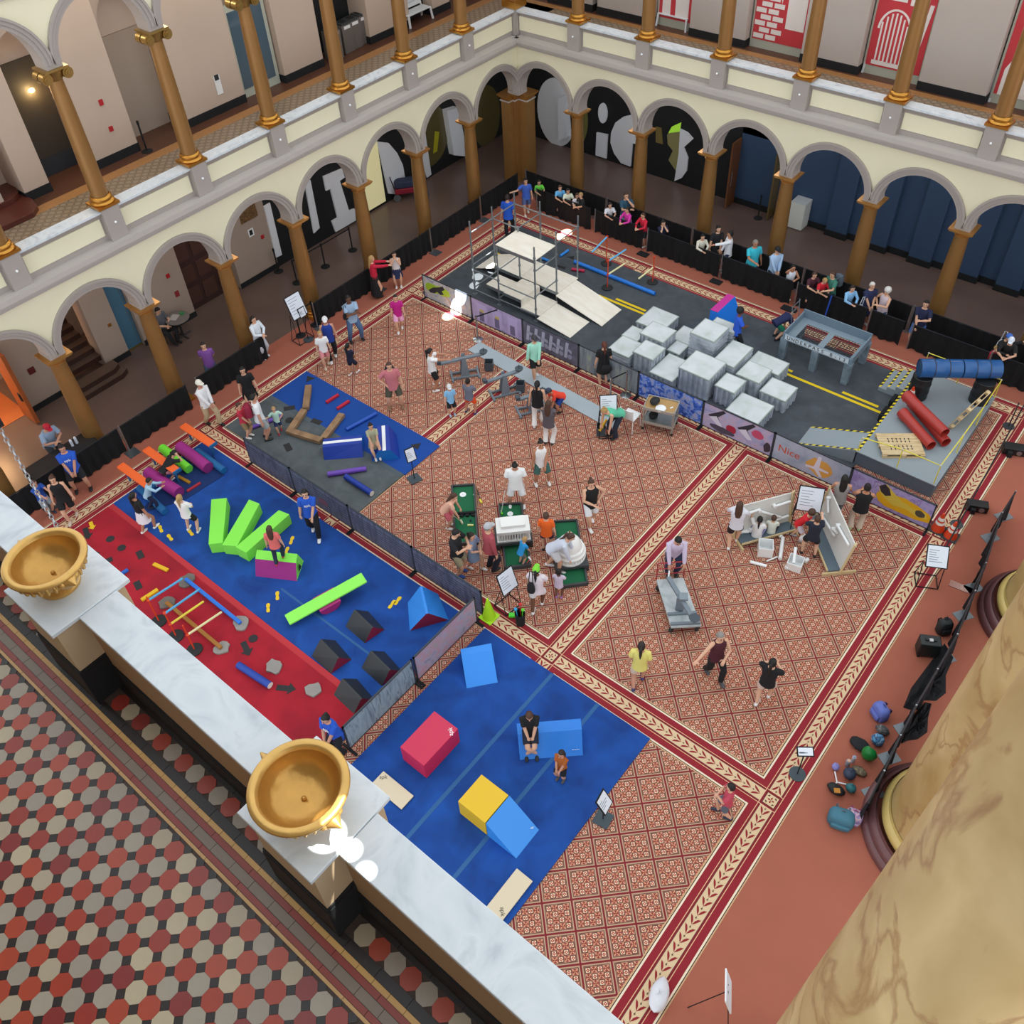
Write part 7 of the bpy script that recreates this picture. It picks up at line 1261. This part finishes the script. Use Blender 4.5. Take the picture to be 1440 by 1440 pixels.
    if hs != 'bald':
        rows = []
        for e in (-.35, -.1, .15, .4, .65, .88, .98):
            ring = []
            for j in range(14):
                az = 2 * PI * j / 14; fr = math.sin(az); lim = .42 + .2 * fr if fr > .1 else (-.3 if hs != 'short' else -.12) ; ee = max(e, lim) if fr > -.35 else e; ce = math.sqrt(max(0, 1 - ee * ee)); ring.append(tuple(hp(.048 * kk * ce * math.cos(az), .058 * kk * ce * math.sin(az) - .006, .068 * kk * ee)))
            rows.append(ring)
        k = MB().rings(rows)
        if hs == 'long': k.rings([ell(hp(0, -.022, .03), rx, hf, .05 * H * hk, .036 * H * hk), ell(hp(0, -.04, -.04), rx, hf, .056 * H * hk, .03 * H * hk), ell(nb - d * (.05 * H) - f * (.06 * H), rx, f, .055 * H, .022 * H), ell(nb - d * (.12 * H) - f * (.07 * H), rx, f, .035 * H, .014 * H)])
        if hs == 'tail': k.tube([hp(0, -.055, .03), hp(0, -.08, .02), nb - f * (.065 * H) - d * (.02 * H), nb - f * (.075 * H) - d * (.1 * H)], [.018 * H, .024 * H, .02 * H, .006 * H], 8)
        if hs == 'bun': k.ball(tuple(hp(0, -.045, .06)), .026 * H * hk, 8, 6)
        if hs == 'puff': k.ball(tuple(hp(0, -.012, .03)), .07 * H * hk, 12, 8)
        k.build('hair', hm, o, 60)
    if hat:
        rows = []
        for e in (.18, .45, .75, .95):
            ce = math.sqrt(1 - e * e); rows.append(ell(hp(0, -.004, .07 * e * 1.2), rx, hf, .058 * ce * H * hk, .068 * ce * H * hk, 14))
        k = MB().rings(rows); k.rings([[tuple(hp(u, .045 + v, .02 + w_)) for u, v in ((-.04, 0), (-.032, .045), (0, .06), (.032, .045), (.04, 0))] for w_ in (0, .006)]); k.build('cap', M(hat, .7), o, 60)
    return o
BLUE = '1f56c4'; LG_ = 'people leaning on the back barrier'
W_ = dict
# --- left corridor and crawl course
person('man in a red cap and light blue shirt standing behind the black check-in table', ('p', -2.28, -3.5, 0), 60, 1.74, 't', top='8fa3bd', tt='polo', bot='3a3d44', bt='pants', arms='fold', lean=.35, hat='b3122c', z0=.004, tilt=.35, print_=None, wide=1.15)
person('man in a blue staff tee and black shorts in front of the check-in table', ('f', 118, 688), 25, 1.76, 't', 'k', top=BLUE, bot='1a1c22', shoe='17181c', arms='front', legs='wide', print_='apk', z0=.004, wide=1.12)
person('boy in a blue tee and grey shorts standing by the left barrier post', ('f', 72, 722), 60, 1.3, 't', 'n', top='1f4fa8', bot='8c98a0', shoe='2a3448', arms='reach', z0=.004)
person('woman in a black strappy top behind the left urn', ('f', 104, 728), 20, 1.66, 'l', 'n', 'tail', top='101114', tt='tank', bot='121316', bt='shorts', shoe='c8b4a4', arms='down', legs='walk', z0=.004)
person('girl in a black top and white pleated skirt beside the teal roll', ('f', 210, 746), 150, 1.48, 'm', 'k', 'tail', top='121316', bot='e4dfe2', bt='skirt', shoe='e8e6e2', arms='down', legs='walk', z0=ZM)
person('small child in pale blue and navy stepping over the teal roll', ('f', 217, 716), 100, 1.2, 'm', 'k', top='a9cfe6', tt='long', bot='1c2444', bt='pants', shoe='2a2e3a', arms=('reach', 'reach'), legs='walk', z0=ZM, lean=.4)
person('girl with a blonde ponytail in a white tee and black shorts in the crawl course', ('f', 272, 747), 170, 1.4, 'l', 'y', 'tail', top='eceae8', bot='17181c', arms='fold', legs='wide', z0=ZM)
person('child in pink shorts crawling under the middle orange plank', ('f', 236, 676), 140, 1.3, 'l', 'k', 'tail', top='17181c', bot='c98a94', shoe='e8e6e6', arms=('reach', 'reach'), legs='kneel', lean=1.05, hip=.32, z0=ZM)
person('man in a white cap, white shirt and khaki trousers walking along the left border', ('f', 300, 596), 60, 1.72, 't', 'k', top='e8e8ea', tt='long', bot='c0ab88', bt='pants', shoe='17181a', arms='front', legs='stride', hat='e6e2d4')
person('woman in a long black top and black headband on the left rug border', ('f', 358, 575), 20, 1.66, 'l', 'k', 'long', top='131417', tt='dress', bot='131417', shoe='1a1a1c', arms='down')
person('boy in a red tee with light brown hair beside the maroon backpack', ('f', 350, 614), 70, 1.32, 'l', 'n', top='c23048', bot='8f7a58', shoe='e6e4e2', arms='front', z0=ZG)
pbk = person('man in a white tee and grey shorts wearing a maroon backpack', ('f', 374, 617), 110, 1.74, 't', 'k', top='e6e8ea', bot='97a1a6', shoe='2a2a26', arms='down', z0=ZG)
person('toddler in a mint top with red shoes beside the purple roll', ('f', 394, 607), 20, .95, 'l', 'y', top='b9dccd', bot='1f2c58', shoe='b02438', arms=('hip', 'out'), legs='walk', z0=ZG)
person('girl in a patterned dress sitting on the blue vault block', ('p', at(526, 624, .42).x, at(526, 624, .42).y, 0), 20, 1.25, 'l', 'k', 'tail', top='a8a88c', tt='dress', shoe='d8cfc8', arms='knee', legs='sit', hip=.42, z0=ZG, ltgt=.12)
person('woman in a blue staff tee and black trousers walking by the plank fence', ('f', 445, 750), 10, 1.7, 'l', 'k', 'long', top=BLUE, bot='111216', bt='pants', arms=('front', 'down'), legs='stride', print_='apk', z0=ZM)
person('girl in a coral tee standing on the magenta ridge', ('f', 394, 789), 185, 1.3, 'l', 'n', 'long', top='e0706c', bot='1d2c40', bt='pants', shoe='b03040', arms='down', legs='walk', z0=.56)
person('staff person in a blue tee beside the sunlit urn', ('f', 480, 1056), 330, 1.66, 't', 'k', 'bun', top=BLUE, bot='15171c', bt='pants', shoe='17181c', arms='front', print_='apk', lean=.15, z0=ZM)
person('boy in a black tee sitting on the blue foam bench', ('p', 14.0, -2.0, 0), 5, 1.58, 'l', 'n', top='121316', bot='181b2c', shoe='1c1d20', arms='front', legs='cross', hip=.34, z0=.03, tilt=.5)
person('small girl in a black and orange dress standing by the blue foam bench', ('f', 790, 1094), 330, 1.12, 't', 'b', 'long', top='a85a20', tt='tee', bot='17181c', bt='shorts', shoe='4a4a4e', arms='front', z0=ZM)
person('boy in a red tee and grey shorts near the round based sign', ('f', 1018, 1146), 255, 1.3, 'l', 'k', top='c0485c', bot='5a6474', shoe='2a3044', arms='fold', legs='walk')
person('woman in a yellow top seen from behind on the open rug', ('f', 897, 962), 170, 1.62, 't', 'b', 'tail', top='e2d878', bot='d9c9b8', bt='shorts', shoe='3c3c70', arms='down', legs='walk')
person('grey haired woman in a maroon vest and black trousers reaching to the cart', ('f', 1002, 950), 20, 1.68, 'l', 'g', 'short', top='4a1a28', tt='tank', bot='131418', bt='pants', shoe='4a4a50', arms=('fold', 'out'), legs='stride')
person('woman in a black tee and pale shorts looking at her phone', ('f', 1072, 985), 150, 1.62, 'l', 'k', 'tail', top='121318', bot='d8c4b8', shoe='e8e8e8', arms='chest', legs='walk')
person('man in a lilac shirt pushing the platform cart', ('f', 944, 806), 5, 1.76, 't', 'k', top='cdc0d8', tt='long', bot='2c3554', bt='pants', shoe='2a2a2e', arms=('low', 'low'), lean=.35, tilt=.3, wide=1.08)
person('woman in a black tank top and white shorts with a hand on her hip', ('f', 830, 737), 20, 1.7, 'l', 'n', 'bun', top='131417', tt='tank', bot='e6e9ec', shoe='eceaea', arms=('hip', 'fold'), legs='walk', wide=1.08)
person('woman in a white crop top and green shorts striding across the rug', ('f', 762, 679), 15, 1.64, 'm', 'k', 'bun', top='eceaea', tt='tank', bot='3f6660', shoe='eceaea', arms=('front', 'down'), legs='wide')
person('woman in a white tee with a round print holding a putter', ('f', 727, 710), 5, 1.68, 't', 'k', 'bun', top='eceeee', bot='e0e2e4', shoe='e8e8e8', arms=('down', 'down'), legs='wide', tilt=.45, wide=1.15)
person('boy in an orange tee behind the dome model', ('f', 769, 773), 175, 1.4, 'l', 'n', top='e8641c', bot='2a2f58', shoe='2c2c30', arms='down')
person('woman in a pale hoodie bending over the dome model', ('f', 778, 800), 75, 1.66, 'l', 'n', 'tail', top='ccd2e0', tt='long', bot='dadce0', bt='shorts', shoe='eceaea', arms=('low', 'low'), legs='walk', lean=.75)
person('toddler in a bright blue tee on the middle putting lane', ('f', 733, 793), 130, .92, 'l', 'y', top='2a9ade', bot='6a6a60', shoe='3a4458', arms=('low', 'low'), lean=.4, z0=ZF + .052)
person('woman in a lime cap with a black shoulder bag near the club bucket', ('f', 756, 856), 170, 1.62, 'd', 'k', 'tail', top='e2d6dc', tt='tee', bot='e4e6ea', shoe='e8e6e6', arms='fold', legs='walk', hat='7ed63a')
person('little girl in lilac sandals beside the right putting lane', ('f', 786, 840), 170, 1.05, 'd', 'k', 'bun', top='cabcd0', bot='2c2428', shoe='b67ad0', arms='fold')
person('man in a grey cap and dusty red top between two putting lanes', ('f', 691, 800), 120, 1.74, 'l', 'g', top='a84c54', tt='long', bot='1c2334', bt='pants', shoe='131417', arms=('down', 'down'), hat='b4b6ba', wide=1.08)
person('man in a black polo and khaki shorts by the leftmost putting lane', ('f', 646, 806), 70, 1.72, 'l', 'k', top='15171c', tt='polo', bot='a89c80', shoe='1f4a90', arms='chest', tilt=.4, wide=1.12)
person('girl in a grey blue dress striding beside the man in black', ('f', 668, 799), 60, 1.36, 'l', 'b', 'tail', top='8396b4', tt='dress', shoe='eceaea', arms='fold', legs='stride')
person('girl in a peach top and pink shorts putting at the leftmost lane', ('f', 630, 741), 80, 1.4, 'l', 'n', 'long', top='e8b49c', tt='tee', bot='d86a78', shoe='eceaea', arms=('low', 'low'), lean=.5)
person('man in a dusty pink tee with a dark backpack in the rug panel', ('f', 557, 572), 15, 1.74, 'l', 'n', top='c07078', bot='4c4a3c', shoe='8a6a50', arms=('down', 'hip'), legs='wide', wide=1.1)
person('girl in a white tee pulling the first catapult', ('f', 611, 546), 100, 1.56, 'm', 'k', 'tail', top='ececec', bot='141519', shoe='eceaea', arms=('reach', 'reach'), legs='wide')
person('small boy in a pale blue tee and white headband', ('f', 636, 583), 20, 1.15, 'l', 'n', top='84bde6', bot='15171c', shoe='a8c0d8', arms='down', hat='d8d8d8')
person('boy in a grey tee and orange shorts on the rug border', ('f', 662, 581), 165, 1.32, 'm', 'k', top='6a7080', bot='e8521c', shoe='1d2c66', arms='fold', legs='wide')
person('woman in a mint hoodie and black shorts on the runway board', ('f', 753, 531), 20, 1.64, 'l', 'k', 'tail', top='a4e2cc', tt='long', bot='131418', shoe='d8dada', arms=('front', 'down'), legs='walk', hat='3a3a40')
person('woman in a black vest and white trousers facing the runway', ('f', 757, 596), 170, 1.64, 'l', 'k', 'tail', top='131417', tt='tank', bot='eceae8', bt='wide', shoe='eceaea', arms='down', legs='walk')
person('woman in a grey sweater and white trousers behind the catapults', ('f', 772, 624), 165, 1.64, 'm', 'n', 'long', top='5a545c', tt='long', bot='eceae8', bt='wide', shoe='3a3a3c', arms='front')
person('boy in an orange tee and blue shorts crouching over a bin', ('f', 789, 576), 300, 1.3, 'm', 'k', top='ec4630', bot='1a3a8c', shoe='1a1b1e', arms=('low', 'low'), legs='squat', lean=.9, hip=.42, hat='3c4258')
person('woman in a black dress with a black shoulder bag by the graffiti fence', ('f', 848, 539), 190, 1.6, 'l', 'r', 'tail', top='141519', tt='dress', shoe='c89c84', arms='down')
person('woman in a teal top and navy trousers bending over an open bin', ('f', 862, 614), 310, 1.66, 'l', 'y', 'bun', top='5cc09c', tt='tank', bot='222b3c', bt='wide', shoe='1a1b1e', arms=('low', 'low'), lean=1.0)
person('woman with long dark hair and a white top beside the marble-run board', ('f', 1030, 766), 165, 1.62, 'l', 'n', 'long', top='dcdde6', tt='long', bot='2a1c24', shoe='eceaea', arms='chest', legs='walk')
person('girl in a white tee sitting on the rug at the marble-run board', ('f', 1063, 757), 165, 1.25, 'l', 'k', 'tail', top='ececec', bot='8a88b4', shoe='b4a8d8', arms=('up', 'fold'), legs='sit', hip=.14, ltgt=.05)
person('small boy in a patterned white shirt sitting on the rug', ('f', 1083, 752), 170, 1.1, 'l', 'n', top='dfe4d8', bot='30303c', shoe='b03030', arms='fold', legs='sit', hip=.14, ltgt=.05)
person('curly haired child in a red tee leaning toward the pipes', ('f', 1119, 757), 60, 1.2, 'l', 'n', 'puff', top='d01c28', bot='d8ccd8', shoe='a4a4a8', arms='low', legs='walk', lean=.45)
person('boy in a navy tee and black shorts beside the slanting board', ('f', 1136, 780), 165, 1.45, 'l', 'n', top='1c2233', bot='14161b', shoe='1d1e22', arms=('chest', 'reach'), legs='wide')
person('woman in a grey sleeveless top and grey trousers by the fence', ('f', 1171, 731), 165, 1.66, 't', 'k', 'long', top='9a9694', tt='tank', bot='6e7886', bt='pants', shoe='22242a', arms='fold', legs='walk')
person('woman in a black vest and cream trousers by the purple fence panel', ('f', 1201, 744), 165, 1.68, 'm', 'k', 'bun', top='131417', tt='tank', bot='d6c6b4', bt='wide', shoe='b4d49c', arms='chest', wide=1.05)
# --- left rear
person('girl in a magenta tee and pink shorts near the rug corner', ('f', 563, 464), 10, 1.4, 'l', 'b', 'tail', top='c01a84', bot='ecaad0', shoe='eceaea', arms='down', legs='walk')
person('woman in a red top and long black skirt reaching out by the left barrier', ('f', 531, 417), 110, 1.66, 'l', 'y', 'long', top='c41c3c', tt='long', bot='141418', bt='longskirt', shoe='17181a', arms=('reach', 'reach'), z0=.004)
person('girl in a navy skirt with raised arms by the left barrier', ('f', 561, 403), 10, 1.42, 'l', 'b', 'tail', top='e0dcdc', tt='tank', bot='1f2a50', bt='skirt', shoe='eceaea', arms='face', z0=.004)
person('man in a pale blue shirt and jeans with a camera bag', ('f', 501, 478), 30, 1.78, 'd', 'k', top='9ab4d0', bot='4f6c94', bt='pants', shoe='1f2024', arms='cross', legs='wide', wide=1.05)
person('woman in a white cap and royal blue vest by the left border', ('f', 469, 504), 15, 1.66, 't', 'y', 'tail', top='1d3c94', tt='tank', bot='14161c', bt='pants', shoe='eceaea', arms='down', legs='walk', hat='e8e8ea')
person('boy in a white tee and pink shorts by the left border', ('f', 460, 514), 20, 1.36, 'l', 'y', top='eeeeee', bot='d88a8c', shoe='d8ccb4', arms='down', legs='walk')
person('child in a navy outfit and white shoes seen from behind by the left border', ('f', 497, 526), 150, 1.2, 'm', 'k', 'tail', top='141a34', bot='141a34', shoe='eceaea', arms='front', legs='walk')
person('woman in a white blouse standing outside the left barrier by a column', ('h', 355, 447), 60, 1.64, 'l', 'b', 'long', top='dfe6ee', tt='long', bot='c8ccd4', bt='pants', arms='fold', z0=0)
person('woman in a purple top and jeans on the dark floor of the left arcade', ('h', 285, 484), 20, 1.62, 'l', 'b', 'short', top='7a4a94', bot='3c5268', bt='pants', arms='back', z0=0)
person('person in grey sitting at the cafe table under the left arcade', ('p', v2.x, v2.y, 0), 60, 1.7, 'l', 'k', top='5a5c64', bot='1a1b20', bt='pants', shoe='1a1a1c', arms='fold', legs='sit', hip=.3, z0=0, tilt=.4, ltgt=.08)
# --- rear corridor and barrier
person('staff man in a blue tee and black trousers behind the scaffold', ('f', 716, 332), 170, 1.72, 'l', 'b', top=BLUE, bot='15171c', bt='pants', shoe='15171c', arms='down')
person('boy in a long blue tee standing at the rear corner', ('h', 739, 253), 10, 1.5, 'l', 'k', top='3a62c0', bot='4a5a88', arms=('down', 'out'), legs='walk', z0=.004)
def leaner(label, px, y=15.95, **k):
    p = at(px[0], px[1], k.get('H', 1.3) * .93); k.setdefault('arms', 'rest'); k.setdefault('lean', .15); k.setdefault('face', 15)
    f_ = k.pop('face'); person(label, ('p', p.x, max(p.y, 15.98) if y is None else y, 0), f_, grp=LG_, z0=.004, **k)
leaner('child in a lime green tee leaning on the barrier at the corner', (753, 258), H=1.2, top='6ee04a')
leaner('boy in a light blue tee leaning on the barrier', (783, 265), H=1.3, hair='n', top='6ab4e8')
leaner('boy in a cream tee leaning beside the light blue boy', (792, 271), H=1.28, hair='b', top='e4ead4')
leaner('girl with brown hair and a white top leaning with a hand at her face', (806, 277), H=1.22, hair='n', hs='long', top='dcd8e0', arms=('face', 'rest'))
leaner('fair haired child in a black tee looking sideways at the barrier', (820, 273), H=1.32, hair='y', top='17181c', face=300)
leaner('girl with long dark hair in a white tee leaning alone on the barrier', (852, 290), H=1.32, hair='b', hs='long', top='e4e4ea')
leaner('man in sunglasses and a teal tee with a hand on his chin', (878, 276), y=16.2, H=1.76, hair='n', top='2c5066', bot='a8c4cc', arms=('face', 'cross'), lean=0)
leaner('girl in a bright pink top in front of the teal man', (884, 294), H=1.4, hair='b', hs='tail', top='d83aa4', tt='long', face=310)
leaner('girl in a red top leaning on the barrier', (905, 303), H=1.4, hair='n', top='d0203c', tt='long', face=310)
leaner('girl with a top bun in a navy and white top at the barrier', (926, 316), H=1.36, hair='b', hs='bun', top='1d2648', arms='face')
leaner('boy in a cream sweater leaning with both hands over the barrier', (981, 336), H=1.36, hair='k', top='ddd8c8', tt='long')
leaner('woman in a black dress standing between the barriers', (1007, 324), y=16.25, H=1.66, hair='k', hs='tail', top='15171d', tt='dress', arms=('front', 'down'), lean=0)
leaner('woman in an off shoulder white top pointing at the woman in black', (1025, 331), y=16.2, H=1.64, skin='m', hair='k', hs='bun', top='e8eaf0', tt='long', bot='1d2850', face=270, arms=('reach', 'front'), lean=0)
leaner('man in a turquoise tee resting a hand on the barrier', (1057, 346), y=16.05, H=1.74, skin='m', hair='g', top='38bcd0', bot='1d2c50', arms=('down', 'rest'), lean=0, wide=1.15)
leaner('person in a black cap and pale blue shirt at the barrier', (1090, 354), y=16.15, H=1.7, hair='k', hat='15171a', top='a8c4e6', tt='long', arms='front', lean=0, wide=1.1)
leaner('woman in a white top raising a phone with both arms', (1106, 382), H=1.4, skin='m', hair='k', hs='long', top='dfe6f2', tt='tank', arms=('chest', 'up'))
leaner('boy in a maroon tee with a pale print at the barrier', (1141, 387), H=1.42, hair='n', top='4a2030', arms=('rest', 'rest'))
leaner('blond boy in a red tee leaning on the barrier', (1156, 393), H=1.36, hair='y', top='cc1c30', tilt=.4)
leaner('woman in a green tee wearing a grey backpack', (1171, 388), y=16.1, H=1.6, hair='n', hs='bun', top='3c7c6a', bot='26345c', arms=('rest', 'down'), face=300)
leaner('girl in glasses and a pale blue sweater leaning on the barrier', (1196, 404), H=1.42, hair='b', hs='long', top='8cc0ec', tt='long')
leaner('white haired woman in a navy striped dress', (1230, 397), y=16.1, H=1.64, hair='w', top='222a50', tt='dress', arms='front', lean=0, wide=1.1)
leaner('curly white haired woman in a pale vest facing the striped dress', (1252, 405), y=16.1, H=1.62, hair='w', hs='puff', top='ccbcc4', tt='tank', bot='2a4478', arms=('chest', 'hip'), face=300, lean=0)
leaner('bearded man in a navy tee holding a blue cap', (1303, 426), y=16.0, H=1.72, hair='k', top='1a2244', bot='4a6ca8', arms=('chest', 'front'), face=330, lean=0, wide=1.08)
leaner('person in a blue cap and black top stretching an arm along the barrier', (1412, 470), y=16.1, H=1.6, hair='k', hat='3a6cc4', top='14151a', tt='long', arms=('out', 'rest'), lean=.3)
leaner('woman in a white cap holding a toddler at the far right barrier', (1422, 476), y=16.05, H=1.6, hair='n', hs='long', hat='dfe8f4', top='1a1a1c', bot='3c78c8', arms=('rest', 'rest'), lean=.3, face=330)
leaner('blond toddler peeking over the barrier at the far right', (1393, 497), y=15.98, H=1.05, hair='y', top='c03040', arms='rest')
person('staff person in a blue tee and black trousers behind the crate pile', ('h', 1041, 436), 90, 1.68, 'd', 'k', 'puff', top='2458cc', bot='15171c', bt='pants', arms=('down', 'fold'), z0=ZA)
person('person in a navy tee and green shorts crouching by the underpass table', ('f', 1088, 476), 110, 1.5, 'l', 'k', top='1d2650', bot='1f8a68', shoe='1f2024', arms='floor', legs='squat', lean=1.25, hip=.42, z0=ZA)
# things they carry
def worn(host, label, off, s_, mat, name='backpack'):
    c = host.matrix_basis @ Vector(off); o = thing(name, label, 'backpack', c, host.rotation_euler.z); w_, d_, h_ = s_
    MB().rings([[(w_ * f * math.copysign(abs(math.cos(a)) ** .6, math.cos(a)), d_ * f * math.copysign(abs(math.sin(a)) ** .6, math.sin(a)), z * h_) for a in [2 * PI * j / 14 for j in range(14)]] for z, f in ((0, .8), (.08, 1), (.7, 1), (.92, .8), (1, .4))]).build('body', mat, o, True)
    for x in (-.6, .6): MB().tube([(w_ * x, d_ * .7, h_ * .95), (w_ * x, d_ * 1.2 + .14, h_ * .8), (w_ * x, d_ * 1.2 + .12, h_ * .3), (w_ * x, d_ * .8, h_ * .1)], .016, 6).build('strap', mat, o, True)
    return o
bpy.context.view_layer.update()
worn(pbk, 'maroon backpack with white straps worn by the man in the white tee', (0, -.24, 1.0), (.17, .1, .42), M('8c1636', .7))
P_ = {o['label']: o for o in C.objects if o.name.startswith('person')}
def find(t): return next(o for l, o in P_.items() if t in l)
worn(find('dusty pink tee'), 'dark backpack worn by the man in the dusty pink tee', (0, -.25, 1.0), (.15, .09, .4), M('1d2026', .8)); worn(find('grey backpack'), 'grey backpack worn by the woman in the green tee', (0, -.23, .95), (.15, .11, .42), M('55606c', .8))
def hang(host, label, off, s_, mat, name='shoulder_bag'):
    c = host.matrix_basis @ Vector(off); o = thing(name, label, 'bag', c, host.rotation_euler.z); MB().rings([[(s_[0] * f * math.cos(a), s_[1] * f * math.sin(a), z * s_[2]) for a in [2 * PI * j / 12 for j in range(12)]] for z, f in ((0, .8), (.2, 1), (.7, .9), (1, .6))]).build('body', mat, o, True); MB().tube([(-s_[0] * .5, 0, s_[2]), (-s_[0] * .3, .06, s_[2] + .35), (s_[0] * .3, .06, s_[2] + .35), (s_[0] * .5, 0, s_[2])], .012, 6).build('strap', mat, o, True); return o
hang(find('black dress with a black shoulder'), 'black shoulder bag of the woman by the graffiti fence', (.05, -.2, .62), (.17, .07, .24), M('15171c', .7)); hang(find('lime cap'), 'black sling bag on the back of the woman in the lime cap', (-.1, -.17, .85), (.1, .06, .35), M('17181c', .8)); hang(find('white cap holding'), 'white drawstring bag of the woman in the white cap', (.2, -.2, .8), (.13, .08, .32), M('dfe2ea', .7)); hang(find('striped dress') if 0 else find('white haired woman in a navy'), 'white bag held by the woman in the striped dress', (.25, .05, .62), (.1, .06, .22), M('d8e0ec', .7)); hang(find('camera bag'), 'dark camera bag worn across the man in jeans', (.2, .04, .95), (.1, .08, .2), M('1c1e22', .8))
